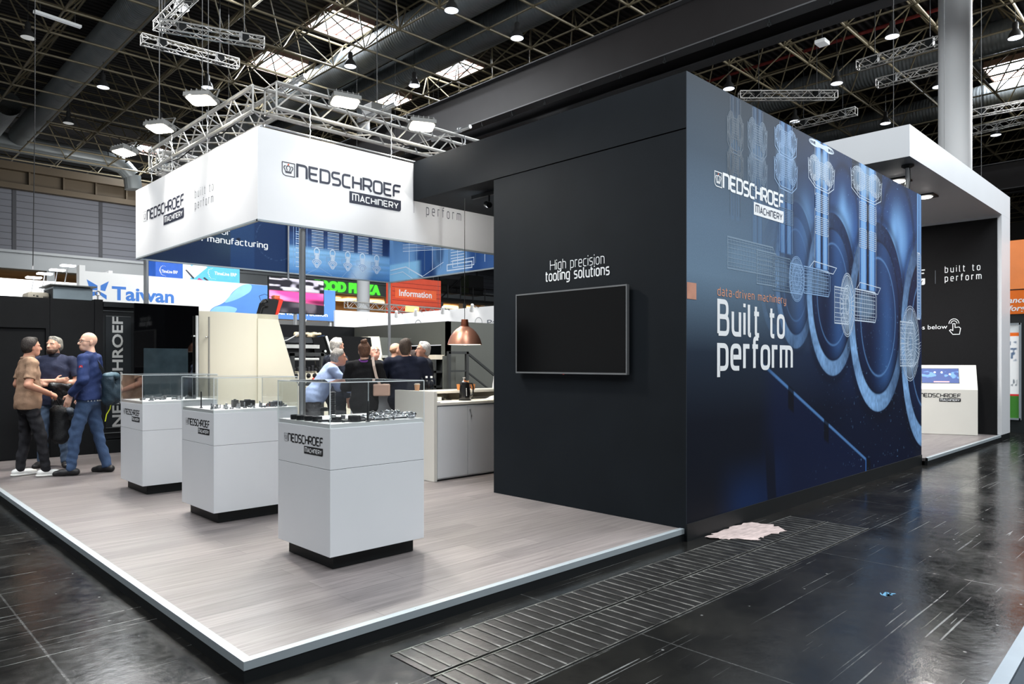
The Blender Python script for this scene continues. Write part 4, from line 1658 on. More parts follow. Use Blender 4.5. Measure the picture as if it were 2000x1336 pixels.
TX0, TX1, TY0, TY1, TZ = 2.13, 6.12, 4.15, 7.72, 4.49
truss = thing('lighting_truss', 'square frame of bright aluminium box truss above the white banner', 'truss', (4.1, 5.9, TZ))
mb = MB()
box_truss(mb, (TX0, TY0, TZ), (TX1, TY0, TZ))
mb.build('truss_segment', M_TRUSS, truss, smooth=True)
mb = MB()
box_truss(mb, (TX0, TY0 + .14, TZ), (TX0, TY1, TZ))
mb.build('truss_segment', M_TRUSS, truss, smooth=True)
mb = MB()
box_truss(mb, (TX0, TY1, TZ), (TX1, TY1, TZ))
mb.build('truss_segment', M_TRUSS, truss, smooth=True)
mb = MB()
box_truss(mb, (TX1, TY0 + .14, TZ), (TX1, TY1, TZ))
mb.build('truss_segment', M_TRUSS, truss, smooth=True)
for x in (2.35, 3.55, 4.75):
    mb = MB()
    mb.tube((x, 3.78, 4.70), (x, 4.60, 4.70), .026, 12)
    mb.lathe([(.034, 0), (.034, .05)], (x, 4.0, 4.68), 10)
    mb.build('cross_tube', M_STEEL, truss, smooth=True)
for x, y in ((2.5, 3.95), (3.6, 3.95), (4.8, 3.95), (1.92, 5.4), (1.92, 6.6), (1.92, 7.4)):
    mb = MB()
    z = BZ1
    k = 0
    while z < 4.60:
        mb.tube((x, y, z), (x + (.006 if k % 2 else -.006), y, z + .05), .006, 5)
        z += .05
        k += 1
    mb.build('hanging_chain', M_STEEL, truss)
mb = MB()
mb.tube((2.0, 4.02, 4.13), (4.6, 4.02, 4.13), .012, 8)
mb.tube((1.98, 4.05, 4.13), (1.98, 7.8, 4.13), .012, 8)
mb.build('banner_hanger_tube', M_STEEL, truss)
for y, pts in ((4.15, [(2.6, 4.36), (3.0, 4.30), (3.4, 4.38), (3.9, 4.31), (4.4, 4.37), (5.0, 4.32)]),):
    mb = MB()
    mb.path([(x, y - .12, z) for x, z in pts], .008, 6)
    mb.build('power_cable', mat('black_cable', (18, 18, 18), .6), truss)
for pts in ([(2.02, 4.6, 4.36), (2.02, 5.2, 4.31), (2.02, 5.8, 4.37), (2.02, 6.6, 4.30), (2.02, 7.3, 4.36)],):
    mb = MB()
    mb.path(pts, .008, 6)
    mb.build('power_cable', mat('black_cable'), truss)

M_FLOOD = mat('floodlight_glow', (255, 252, 240), .4, emit=(255, 248, 228), estr=26)
M_LAMPBODY = mat('grey_lamp_body', (92, 92, 90), .5, .3)


def floodlight(p, aim, label, beam, power=74, w=.32, h=.24):
    p = Vector(p)
    t = thing('floodlight', label, 'floodlight', p, 0, 'floodlights on the banner truss')
    d = (Vector(aim) - p).normalized()
    s = d.cross(Vector((0, 0, 1))).normalized()
    u = s.cross(d).normalized()

    def P(a, b, c):
        return p + s * a + u * b + d * c
    def slab(mb, x0, x1, y0, y1, z0, z1):
        v = [P(a, b, c) for c in (z0, z1) for a, b in ((x0, y0), (x1, y0), (x1, y1), (x0, y1))]
        mb.add(v, [(0, 3, 2, 1), (4, 5, 6, 7), (0, 1, 5, 4), (1, 2, 6, 5), (2, 3, 7, 6), (3, 0, 4, 7)])
    mb = MB()
    slab(mb, -w / 2, w / 2, -h / 2, h / 2, -.05, 0)
    for k in range(5):
        a = -w / 2 + w * (k + .5) / 5
        slab(mb, a - .004, a + .004, -h / 2, h / 2, -.08, -.05)
    mb.build('housing', M_LAMPBODY, t)
    mb = MB()
    r = .4
    poly = rounded_rect(-w / 2 + .01, w / 2 - .01, -h / 2 + .01, h / 2 - .01, (.05, .05, .05, .05))
    mb.add([P(a, b, .004) for a, b in poly], [tuple(range(len(poly)))])
    mb.build('light_panel', M_FLOOD, t)
    mb = MB()
    mb.path([P(-w / 2 - .02, 0, -.02), P(-w / 2 - .02, -.05, -.16), P(w / 2 + .02, -.05, -.16), P(w / 2 + .02, 0, -.02)], .009, 6)
    mb.tube(P(0, -.05, -.16), (max(p.x, TX0 - .12), max(p.y, TY0 - .12), TZ + .17), .012, 8)
    mb.build('bracket', M_LAMPBODY, t)
    bd = (Vector(beam) - p).normalized()
    al = area_light('flood_beam', p + d * .02, p + d * .02 + bd, .26, power, (1.0, .965, .90), size_y=.2)
    al.data.spread = math.radians(104)
    al.location = d * .02
    al.parent = t
    return t


floodlight((1.74, 5.11, 4.62), (1.1, 4.6, 0.1), 'bright floodlight on the left truss, nearest to the front corner', (.1, 2.2, 0))
floodlight((1.74, 6.52, 4.62), (1.0, 6.1, 0.1), 'bright floodlight on the left truss, in its middle', (-.2, 4.6, 0))
floodlight((1.74, 8.02, 4.62), (1.0, 7.8, 0.1), 'bright floodlight at the far left end of the truss', (-.2, 7.4, 0))
floodlight((2.86, 3.80, 4.54), (2.65, 3.0, 0.1), 'bright floodlight on the front truss, above the long printed word', (1.9, .5, 0))
floodlight((3.96, 3.80, 4.52), (3.6, 3.0, 0.1), 'bright floodlight on the front truss close to the dark header', (2.8, .3, 0))

# ------------------------------------------------------------------ counter with its small things
M_BEIGE = mat('beige_inside', (196, 186, 168), .5, var=.03)
cnt = thing('bar_counter', 'white counter with a raised shelf and locked doors next to the dark booth', 'counter', (5.0, 3.8, PZ))
CX0, CX1, CY0, CY1 = 3.86, 5.6, 3.425, 4.24
mb = MB()
mb.box(CX0, 3.905, CY0, CY1, PZ, 1.200)
mb.build('end_panel', M_OFFWHITE, cnt)
mb = MB()
mb.box(3.906, CX1, 3.84, CY1, 1.152, 1.184)
mb.build('upper_shelf', M_OFFWHITE, cnt, bevel=.002)
mb = MB()
mb.box(3.905, CX1, CY0 + .0, CY1 - .02, 1.028, 1.060)
mb.build('worktop', M_OFFWHITE, cnt, bevel=.002)
mb = MB()
mb.box(3.907, CX1, CY1 - .055, CY1 - .035, 1.062, 1.150)
mb.box(4.70, 4.72, 3.86, CY1 - .06, 1.062, 1.150)
mb.build('back_panel', M_BEIGE, cnt)
mb = MB()
mb.box(3.91, CX1, CY0 + .025, CY1 - .03, PZ + .012, 1.028)
mb.build('carcass', M_WHITE, cnt)
for i, (a, b) in enumerate(((3.918, 4.398), (4.404, 4.884), (4.89, 5.37))):
    mb = MB()
    mb.box(a, b, CY0 + .006, CY0 + .024, PZ + .03, 1.012)
    d = mb.build('door', M_WHITE, cnt, bevel=.0015)
    if i == 1:
        k = MB()
        k.lathe([(.012, 0), (.012, -.006), (.006, -.009)], (4.44, CY0 + .006, .955), 12, axis='y')
        k.box(4.437, 4.443, CY0 - .012, CY0 + .0, .94, .965)
        k.build('door_lock', M_STEEL, d)
        k = MB()
        k.path([(4.44, CY0 - .01, .945), (4.445, CY0 - .012, .915), (4.452, CY0 - .006, .885)], .003, 6)
        k.box(4.443, 4.461, CY0 - .012, CY0 - .006, .865, .890)
        k.build('key_ring', M_STEEL, d)
mb = MB()
mb.box(3.91, CX1, CY0 + .03, CY1, PZ, PZ + .03)
mb.build('kick_plinth', M_PLINTH, cnt)

M_CLEAR = glass_mat('clear_bottle_glass', (.97, .985, .985), .6)
M_CAP = mat('white_cap', (225, 226, 226), .4)


def bottle(x, y, z, lab):
    t = thing('glass_bottle', lab, 'bottle', (x, y, z), 0, 'water bottles on the counter')
    mb = MB()
    mb.lathe([(.0, 0), (.031, .0), (.033, .01), (.033, .095), (.028, .115), (.015, .145), (.0125, .15), (.0125, .175), (.0, .175)], (x, y, z), 18)
    mb.build('bottle_body', M_CLEAR, t, smooth=True)
    mb = MB()
    mb.lathe([(.0, 0), (.028, .0), (.028, .075), (.0, .075)], (x, y, z + .004), 14)
    mb.build('water', glass_mat('still_water', (.96, .98, .98), .4), t, smooth=True)
    mb = MB()
    mb.lathe([(.0145, 0), (.0145, .022), (.012, .024)], (x, y, z + .168), 14)
    mb.build('bottle_cap', M_CAP, t, smooth=True)


SZ = 1.185
bottle(4.14, 3.94, SZ, 'clear glass bottle on the counter shelf, the one beside the cup')
bottle(4.205, 3.92, SZ, 'clear glass bottle on the counter shelf, the one beside the resting hand')
M_PAPERCUP = mat('brown_paper_cup', (178, 132, 98), .7, var=.05)
M_ORANGECUP = mat('orange_cardboard', (205, 134, 72), .7, var=.05)


def cup(x, y, z, m, lab, r=.036, h=.085, name='paper_cup', grp=None, fill=None):
    t = thing(name, lab, 'cup', (x, y, z), 0, grp)
    mb = MB()
    mb.lathe([(0, 0), (r * .74, 0), (r, h), (r * 1.05, h + .003), (r * .95, h + .003), (r * .70, .006), (0, .006)], (x, y, z), 20, cap=False)
    mb.build('cup_wall', m, t, smooth=True)
    if fill:
        fill(t, x, y, z)
    return t


def lid(t, x, y, z):
    mb = MB()
    mb.lathe([(.039, 0), (.039, .008), (.030, .012), (.030, .018), (0, .018)], (x, y, z + .084), 20)
    mb.build('cup_lid', mat('pale_lid', (170, 162, 150), .5), t, smooth=True)


def sticks(t, x, y, z):
    for k in range(7):
        mb = MB()
        a = k * .9
        mb.box(x + .012 * math.cos(a) - .003, x + .012 * math.cos(a) + .003, y + .012 * math.sin(a) - .001, y + .012 * math.sin(a) + .001, z + .02, z + .125 - .008 * (k % 3))
        mb.build('stir_stick', mat('wooden_stick', (214, 170, 120), .7), t)


def papers(t, x, y, z):
    for k in range(6):
        mb = MB()
        a = -.5 + k * .2
        mb.add([(x - .03 + k * .008, y - .02, z + .02), (x + .01 + k * .008, y + .02, z + .02), (x + .03 + k * .012 + .03 * a, y + .02, z + .13 - .01 * k), (x - .03 + k * .012 + .03 * a, y - .02, z + .14 - .012 * k)], [(0, 1, 2, 3)])
        mb.build('sugar_sachet', mat('orange_sachet', (226, 152, 96), .7), t)


cup(4.02, 3.98, SZ, M_PAPERCUP, 'brown paper cup with a pale lid on the counter end', fill=lid)
cup(4.80, 3.94, SZ, M_ORANGECUP, 'orange cardboard cup on the shelf partly behind the kettle', .034, .075, 'sachet_cup', 'orange cups on the shelf', papers)
cup(4.87, 3.97, SZ, M_ORANGECUP, 'orange cardboard cup with wooden stir sticks on the shelf', .034, .075, 'stick_cup', 'orange cups on the shelf', sticks)
cup(4.68, 3.93, SZ, M_ORANGECUP, 'orange cardboard cup left of the kettle handle', .034, .075, 'sachet_cup', 'orange cups on the shelf')
cup(4.945, 3.95, SZ, M_ORANGECUP, 'orange cardboard cup, rightmost on the shelf', .034, .07, 'sachet_cup', 'orange cups on the shelf')
t = thing('pump_bottle', 'small white pump bottle among the orange cups', 'bottle', (4.90, 4.09, SZ))
mb = MB()
mb.lathe([(.025, 0), (.025, .10), (.010, .115), (.010, .13), (0, .13)], (4.90, 4.09, SZ), 16)
mb.build('bottle_body', M_CAP, t, smooth=True)
mb = MB()
mb.tube((4.90, 4.09, SZ + .13), (4.90, 4.09, SZ + .155), .004, 8)
mb.rbox(4.885, 4.925, 4.083, 4.097, SZ + .15, SZ + .162, .003)
mb.build('pump_head', M_CAP, t)

ket = thing('electric_kettle', 'black electric kettle standing on the counter worktop', 'kettle', (4.55, 3.66, 1.06))
kx, ky, kz = 4.55, 3.66, 1.063
mb = MB()
mb.lathe([(0, 0), (.072, .0), (.075, .012), (.074, .05), (.068, .13), (.060, .20), (.056, .215), (.03, .225), (0, .226)], (kx, ky, kz + .012), 24)
mb.build('kettle_body', mat('glossy_black_plastic', (14, 14, 16), .22, spec=.6), ket, smooth=True)
mb = MB()
mb.lathe([(.08, 0), (.08, .010), (.07, .014)], (kx, ky, kz - .002), 24)
mb.build('kettle_base', M_PLINTH, ket, smooth=True)
mb = MB()
hp = [(kx + .05, ky - .02, kz + .215), (kx + .10, ky - .03, kz + .215), (kx + .115, ky - .035, kz + .17), (kx + .11, ky - .035, kz + .08), (kx + .07, ky - .02, kz + .05)]
mb.path(hp, .011, 10)
mb.build('kettle_handle', mat('matt_black_plastic', (22, 22, 24), .5), ket, smooth=True)
mb = MB()
mb.add([(kx - .055, ky - .012, kz + .19), (kx - .055, ky + .03, kz + .19), (kx - .085, ky + .01, kz + .222), (kx - .05, ky + .02, kz + .225), (kx - .05, ky - .015, kz + .225)], [(0, 1, 2), (0, 2, 4), (1, 3, 2), (2, 3, 4), (0, 4, 3, 1)])
mb.build('kettle_spout', mat('matt_black_plastic'), ket)
mb = MB()
for k in range(8):
    mb.box(kx - .035, kx - .028, ky - .0745 + .0008 * k, ky - .070 + .0008 * k, kz + .06 + k * .013, kz + .067 + k * .013)
mb.build('water_gauge_marks', M_WHITEINK, ket)

bas = thing('black_basket', 'small black box in the left counter recess', 'box', (4.02, 3.920, 1.06))
mb = MB()
mb.box(3.93, 4.09, 3.860, 3.875, 1.061, 1.135)
mb.box(3.93, 4.09, 4.000, 4.015, 1.061, 1.135)
mb.box(3.93, 3.94, 3.875, 4.000, 1.061, 1.135)
mb.box(4.08, 4.09, 3.875, 4.000, 1.061, 1.135)
mb.box(3.94, 4.08, 3.875, 4.000, 1.061, 1.07)
mb.build('basket_walls', mat('matt_black_plastic'), bas)
mb = MB()
mb.tube((3.93, 3.855, 1.135), (4.09, 3.855, 1.135), .005, 8)
mb.build('basket_rim', mat('matt_black_plastic'), bas)
chg = thing('power_adapter', 'white power adapter with a thin black cable in the counter recess', 'adapter', (4.26, 3.840, 1.06))
mb = MB()
mb.rbox(4.23, 4.295, 3.820, 3.860, 1.061, 1.108, .005)
mb.build('adapter_body', M_CAP, chg)
mb = MB()
mb.path([(4.295, 3.840, 1.09), (4.33, 3.840, 1.10), (4.35, 3.860, 1.15), (4.365, 3.870, 1.175), (4.375, 3.860, 1.15), (4.36, 3.840, 1.10), (4.40, 3.840, 1.07), (4.47, 3.840, 1.066)], .004, 6)
mb.rbox(4.315, 4.335, 3.825, 3.855, 1.062, 1.10, .004)
mb.build('adapter_cable', mat('black_cable'), chg)
rl = thing('paper_roll', 'white paper towel roll lying in the right counter recess', 'paper roll', (4.84, 3.95, 1.06))
mb = MB()
mb.lathe([(.02, 0), (.055, .0), (.055, .20), (.02, .20), (.02, 0)], (4.84, 3.90, 1.117), 22, 0, 'y', cap=False)
mb.build('paper', mat('tissue_paper', (228, 222, 214), .8), rl, smooth=True)
mb = MB()
mb.lathe([(.0205, .002), (.0205, .198), (.017, .198), (.017, .002)], (4.84, 3.90, 1.117), 18, 0, 'y', cap=False)
mb.build('cardboard_core', mat('cardboard_core', (120, 92, 70), .8), rl, smooth=True)
cl = MB()
g = 14
vs, fs = [], []
for i in range(g):
    for j in range(g):
        a, b = i / (g - 1), j / (g - 1)
        vs.append((4.84 + .24 * a, 3.50 + .16 * b, 1.063 + .035 * math.sin(PI * a) * math.sin(PI * b) * (1 + .5 * math.sin(9 * a + 4 * b))))
for i in range(g - 1):
    for j in range(g - 1):
        fs.append((i * g + j, (i + 1) * g + j, (i + 1) * g + j + 1, i * g + j + 1))
cl.add(vs, fs)
tag(cl.build('crumpled_cloth', mat('white_cloth', (232, 230, 226), .85), None, smooth=True), 'crumpled white cloth on the worktop right of the kettle', 'cloth')
mb = MB()
mb.rbox(3.93, 3.985, 3.455, 3.475, 1.0605, 1.068, .002)
tag(mb.build('pocket_pen', mat('blue_plastic', (44, 52, 96), .4)), 'small blue object at the worktop front edge', 'pen')

# copper pendant lamp over the counter
px_, py_ = 4.29, 3.36
lp = thing('pendant_lamp', 'copper bell pendant lamp hanging over the counter', 'lamp', (px_, py_, 1.80))
prof = [(.215, .0), (.212, .012), (.200, .055), (.175, .110), (.140, .160), (.100, .198), (.072, .215), (.066, .222)]
mb = MB()
mb.lathe(prof + [(.060, .224), (.066, .212), (.094, .194), (.134, .156), (.169, .107), (.194, .053), (.209, .002), (.215, 0)], (px_, py_, 1.775), 40, cap=False)
mb.build('lamp_shade', mat('copper', (214, 152, 126), .34, .62, var=.05, scale=5), lp, smooth=True)
mb = MB()
mb.lathe([(.066, 0), (.062, .006), (.050, .012), (.042, .09), (.040, .095), (0, .095)], (px_, py_, 1.995), 30)
mb.build('lamp_neck', mat('dark_copper', (150, 88, 66), .4, .8), lp, smooth=True)
mb = MB()
mb.lathe([(0, .20), (.06, .19), (.128, .150), (.163, .104), (.188, .052), (.204, .003)], (px_, py_, 1.773), 36, cap=False)
mb.build('shade_lining', mat('white_lining', (240, 238, 230), .5), lp, smooth=True)
mb = MB()
mb.lathe([(0, .0), (.03, .01), (.04, .04), (.03, .075), (.018, .1)], (px_, py_, 1.84), 18)
mb.build('light_bulb', mat('warm_bulb', (255, 236, 200), .4, emit=(255, 232, 200), estr=14), lp, smooth=True)
mb = MB()
mb.tube((px_, py_, 2.09), (px_, py_, 3.598), .004, 8)
mb.build('lamp_cord', mat('black_cable'), lp)
al = area_light('pendant_glow', (px_, py_, 1.80), (px_, py_, 0), .2, 9, (1, .9, .75))
al.location = (0, 0, .02)
al.parent = lp
t = thing('track_spot', 'small black spotlight rail under the dark header', 'spotlight', (4.3, 3.1, 3.55))
mb = MB()
mb.box(4.26, 4.30, 2.45, 3.2, 3.555, 3.598)
mb.build('track_rail', M_PLINTH, t)
mb = MB()
mb.tube((4.28, 2.9, 3.555), (4.28, 2.9, 3.48), .01, 8)
mb.tube((4.28, 2.95, 3.46), (4.22, 2.83, 3.42), .035, 14)
mb.build('spot_head', M_PLINTH, t)

al = area_light('spot_beam', (4.215, 2.82, 3.415), (4.9, 3.93, 3.35), .06, 14, (1, .97, .92))
al.location = Vector((4.23, 2.86, 3.40)) - t.location
al.parent = t
# ------------------------------------------------------------------ black rear wall of the stand, left, with door
M_MATTBLACK = mat('matt_black_board', (21, 22, 24), .65, var=.1, scale=4, bump=.04, bscale=160, spec=.12)
mb = MB()
mb.box(-4.0, 1.06, 9.30, 9.42, PZ, 2.53)
mb.box(-4.0, .06, 9.26, 9.30, PZ, 2.53)
mb.box(.06, 1.01, 9.26, 9.30, 2.07, 2.53)
mb.box(1.01, 1.06, 9.26, 9.30, PZ, 2.53)
mb.box(1.065, 1.66, 9.26, 9.42, PZ, 2.53)
mb.box(1.665, 1.78, 9.24, 9.42, PZ, 2.55)
structure(mb.build('wall_rear', M_MATTBLACK))
mb = MB()
mb.box(.065, 1.005, 9.285, 9.30, PZ + .01, 2.065)
d1 = structure(mb.build('door_1', M_MATTBLACK))
mb = MB()
mb.rbox(.90, .945, 9.275, 9.286, 1.06, 1.29, .004)
mb.tube((.92, 9.276, 1.20), (.92, 9.235, 1.20), .009, 10)
mb.tube((.925, 9.235, 1.20), (.81, 9.235, 1.20), .010, 10)
mb.lathe([(.012, 0), (.012, -.006)], (.92, 9.276, 1.10), 12, axis='y')
mb.build('door_handle', M_STEEL, d1)
t = thing('eye_bolt', 'small steel eye bolt standing on the black rear wall', 'bolt', (1.72, 9.3, 2.55))
mb = MB()
mb.tube((1.72, 9.3, 2.50), (1.72, 9.3, 2.62), .012, 8)
mb.build('shank', M_STEEL, t)
mb = MB()
for k in range(12):
    a, b = 2 * PI * k / 12, 2 * PI * (k + 1) / 12
    mb.tube((1.72 + .035 * math.cos(a), 9.3, 2.65 + .035 * math.sin(a)), (1.72 + .035 * math.cos(b), 9.3, 2.65 + .035 * math.sin(b)), .009, 6)
mb.build('eye', M_STEEL, t)

# air units on the rear wall
t = thing('cooling_unit', 'grey sheet metal cooling unit with a lid on top of the black rear wall', 'machine unit', (1.58, 10.5, 2.53))
mb = MB()
mb.box(1.30, 1.87, 10.2, 10.9, 2.53, 2.80)
mb.build('unit_body', mat('galvanised_sheet', (150, 164, 172), .42, .4, var=.05), t)
mb = MB()
mb.box(1.24, 1.92, 10.12, 10.95, 2.815, 2.835)
mb.box(1.34, 1.37, 10.2, 10.24, 2.80, 2.815)
mb.box(1.80, 1.83, 10.2, 10.24, 2.80, 2.815)
mb.build('unit_lid', mat('grey_lid', (120, 122, 120), .4, .4), t)
mb = MB()
for k in range(6):
    mb.box(1.294, 1.30, 10.25 + .1 * k, 10.31 + .1 * k, 2.56, 2.77)
mb.lathe([(.016, 0), (.012, -.01)], (1.38, 10.2, 2.58), 10, axis='y')
mb.lathe([(.016, 0), (.012, -.01)], (1.78, 10.2, 2.58), 10, axis='y')
mb.build('vent_slots', M_PLINTH, t)
t = thing('small_vent_box', 'low beige vent box behind the black wall, left of the grey unit', 'machine unit', (1.15, 10.6, 2.53))
mb = MB()
mb.rbox(.98, 1.29, 10.4, 10.85, 2.53, 2.71, .04)
mb.build('box_body', M_BEIGE, t, smooth=True)
mb = MB()
for k in range(4):
    mb.box(1.20 + .02 * k, 1.212 + .02 * k, 10.396, 10.402, 2.58, 2.64)
mb.box(1.06, 1.075, 10.396, 10.402, 2.64, 2.66)
mb.box(1.10, 1.13, 10.396, 10.402, 2.63, 2.65)
mb.build('box_vents', M_PLINTH, t)

# ------------------------------------------------------------------ forging machine, left: lettered cabinet, dark glass door, cream hood
M_GUNBLACK = mat('machine_black', (30, 33, 36), .38, .2, var=.08, scale=4)
M_CREAM = mat('machine_cream', (222, 216, 196), .42, var=.02, scale=1.5)
M_BLACKGLASS = mat('dark_door_glass', (4, 4, 5), .03, spec=.6, var=.02)
mc = thing('forming_machine', 'big cream machine with a black glass door and cream hood behind the display cases', 'machine', (3.2, 8.5, PZ))
mb = MB()
mb.box(2.31, 4.0, 7.98, 9.30, .30, 2.26)
mb.box(2.40, 3.95, 8.1, 9.2, PZ, .30)
mb.build('machine_body', M_GUNBLACK, mc)
mb = MB()
mb.box(1.78, 2.68, 7.68, 7.715, .28, 2.405)
dl = mb.build('glass_door', M_BLACKGLASS, mc)
mb = MB()
mb.add([(1.90, 7.677, .60), (2.52, 7.677, .60), (2.52, 7.677, 1.76), (1.90, 7.677, 1.76)], [(0, 1, 2, 3)])
mb.build('door_window', mat('tinted_window', (46, 58, 64), .05, var=.2, spec=.7), dl)
for nm, x, z0, z1, m in (('door_bar_handle', 2.63, .60, 2.26, mat('white_bar', (222, 224, 222), .35)), ('hood_bar_handle', 2.81, .60, 2.25, mat('grey_bar', (168, 166, 158), .35, .4))):
    mb = MB()
    mb.tube((x, 7.62, z0), (x, 7.62, z1), .019 if x < 2.7 else .013, 12)
    for z in (z0 + .1, z1 - .62 * .5, z1 - .9):
        mb.tube((x, 7.62, z), (x - .0, 7.70, z), .010, 8)
        mb.tube((x - .045, 7.64, z), (x, 7.64, z), .012, 8)
    mb.build(nm, m, mc, smooth=True)
mb = MB()
n = 14
vs, fs = [], []
for i in range(n + 1):
    a = i / n
    x = 2.69 + .94 * a
    y = 7.74 - .10 * math.sin(PI * min(1, a * 1.1)) * .6
    for z in (.16, 2.34):
        vs.append((x, y, z))
for i in range(n):
    fs.append((2 * i, 2 * i + 2, 2 * i + 3, 2 * i + 1))
k = len(vs)
vs += [(2.69, 7.80, .16), (2.69, 7.80, 2.34), (3.63, 7.80, .16), (3.63, 7.80, 2.34)]
fs += [(0, 1, k + 1, k), (2 * n, 2 * n + 1, k + 3, k + 2), tuple([2 * i + 1 for i in range(n + 1)] + [k + 3, k + 1])]
mb.add(vs, fs)
mb.build('cream_hood_front', M_CREAM, mc, smooth=True, angle=30)
mb = MB()
pl = [((3.63, 7.72), .16), ((3.63, 7.72), 2.265), ((4.02, 7.80), 2.265), ((4.36, 7.86), 1.27), ((4.62, 7.90), .70), ((4.62, 7.90), .16)]
vs = [(x, y, z) for (x, y), z in pl] + [(x, y + .06, z) for (x, y), z in pl]
m6 = len(pl)
mb.add(vs, [tuple(range(m6)), tuple(range(m6, 2 * m6))] + [(i, (i + 1) % m6, m6 + (i + 1) % m6, m6 + i) for i in range(m6)])
mb.build('cream_hood_side', M_CREAM, mc)
mb = MB()
mb.box(3.63, 4.02, 7.80, 8.3, 2.268, 2.345)
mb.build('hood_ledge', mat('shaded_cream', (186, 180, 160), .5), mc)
lc = thing('lettered_cabinet', 'black machine cabinet with big silver upright lettering by the bald man', 'cabinet', (2.05, 9.3, PZ))
mb = MB()
mb.box(1.785, 2.295, 9.30, 9.9, PZ + .22, 2.40)
mb.box(1.785, 2.295, 9.22, 9.9, 2.44, 2.52)
mb.box(1.80, 2.28, 9.34, 9.8, 2.38, 2.46)
mb.build('cabinet_body', M_GUNBLACK, lc)
mb = MB()
mb.box(1.785, 2.295, 9.20, 9.9, PZ, PZ + .20)
mb.build('cabinet_base', M_PLINTH, lc)
mb = MB()
mb.box(1.83, 2.20, 9.285, 9.30, .50, 2.30)
pn = mb.build('front_panel', mat('panel_anthracite', (38, 42, 46), .35, .2), lc)
mb = MB()
for a in ((1.83, 2.20, 2.293, 2.300), (1.83, 2.20, .50, .507), (1.786, 2.24, 2.375, 2.385), (1.786, 2.24, .415, .425)):
    mb.box(a[0], a[1], 9.280, 9.30, a[2], a[3])
mb.build('panel_edges', mat('worn_edge_metal', (128, 132, 134), .4, .6), lc)
vmp = plane_map((2.075, 9.285, .515), (0, 0, 1), (-1, 0, 0), .003)
font_text('vertical_lettering', 'NEDSCHROEF', vmp, .155, mat('silver_lettering', (196, 198, 198), .4, .3), lc, 0, 0, 1.775, bold=.022)

# tablet-like camera box on top of the hood
t = thing('camera_box', 'black control box with a red side and cables on the cream hood', 'control box', (3.95, 8.0, 2.345))
mb = MB()
A = lambda x, z: (x, z)
pl = [(3.80, 2.35), (4.02, 2.35), (4.10, 2.60), (3.92, 2.62), (3.86, 2.55)]
mb.add([(x, 7.93, z) for x, z in pl] + [(x, 8.16, z) for x, z in pl], [tuple(range(5)), tuple(range(5, 10))] + [(i, (i + 1) % 5, 5 + (i + 1) % 5, 5 + i) for i in range(5)])
mb.build('box_housing', mat('matt_black_plastic'), t)
mb = MB()
pl = [(4.03, 2.35), (4.08, 2.36), (4.17, 2.61), (4.10, 2.63)]
mb.add([(x, 7.92, z) for x, z in pl] + [(x, 8.17, z) for x, z in pl], [tuple(range(4)), tuple(range(4, 8))] + [(i, (i + 1) % 4, 4 + (i + 1) % 4, 4 + i) for i in range(4)])
mb.build('red_side', mat('signal_red', (226, 62, 44), .4), t)
mb = MB()
mb.rbox(4.05, 4.15, 8.0, 8.12, 2.62, 2.69, .01)
mb.build('orange_lamp', mat('orange_lamp_body', (238, 120, 80), .35), t)
mb = MB()
mb.path([(3.90, 7.92, 2.56), (3.84, 7.90, 2.60), (3.80, 7.90, 2.55), (3.82, 7.90, 2.50), (3.90, 7.91, 2.48)], .008, 6)
mb.build('box_cable', mat('black_cable'), t)
mb = MB()
mb.path([(3.88, 7.91, 2.50), (3.78, 7.90, 2.46), (3.75, 7.90, 2.36)], .010, 6)
mb.build('box_cable', mat('black_cable'), t)
mb = MB()
mb.path([(4.08, 8.05, 2.64), (3.9, 8.05, 2.70), (3.80, 8.04, 2.66), (3.82, 8.02, 2.58)], .004, 5)
mb.build('box_cable', mat('black_cable'), t)

# ------------------------------------------------------------------ second machine with frames, steps and hood
m2 = thing('press_machine', 'cream and black press with an open black glass hood behind the talking group', 'machine', (7.2, 11.5, PZ))
mb = MB()
mb.box(5.6, 8.4, 11.0, 12.6, PZ, 1.35)
mb.box(5.95, 6.55, 10.96, 11.0, .9, 1.32)
mb.build('press_body', M_CREAM, m2)
mb = MB()
for i in range(5):
    for j in range(2):
        mb.lathe([(.05, 0), (.05, -.03), (.02, -.06)], (5.98 + .15 * i, 10.97, 1.10 + .16 * j), 12, axis='y')
for i in range(9):
    mb.rbox(5.9 + .085 * i, 5.96 + .085 * i, 10.9, 11.0, 1.36, 1.42 + .03 * (i % 3), .008)
mb.build('press_fittings', M_DARKSTEEL, m2)
mb = MB()
mb.box(5.5, 6.75, 11.1, 12.4, 1.75, 2.10)
mb.box(5.4, 6.55, 11.0, 11.1, 1.98, 2.06)
mb.build('top_housing', mat('machine_dark_grey', (46, 49, 52), .4, .2), m2)
mb = MB()
mb.box(5.75, 6.55, 10.95, 11.08, 1.86, 1.94)
mb.tube((5.7, 10.9, 1.62), (6.5, 10.9, 1.62), .03, 10)
mb.tube((5.72, 10.9, 1.62), (6.1, 10.9, .5), .035, 10)
mb.build('guide_tubes', mat('light_grey_tube', (176, 178, 176), .35, .4), m2)
mb = MB()
vs = [(6.40, 10.98, 2.10), (6.70, 10.98, 2.16), (7.05, 10.98, 1.0), (6.55, 10.98, 1.0)]
mb.add(vs + [(x, y + .05, z) for x, y, z in vs], [(0, 1, 2, 3), (7, 6, 5, 4), (0, 4, 5, 1), (1, 5, 6, 2), (2, 6, 7, 3), (3, 7, 4, 0)])
vs = [(6.74, 10.97, 2.165), (7.90, 10.97, 2.14), (8.05, 10.90, .95), (7.1, 10.90, .95)]
mb.add(vs + [(x, y + .04, z) for x, y, z in vs], [(0, 1, 2, 3), (7, 6, 5, 4), (0, 4, 5, 1), (1, 5, 6, 2), (2, 6, 7, 3), (3, 7, 4, 0)])
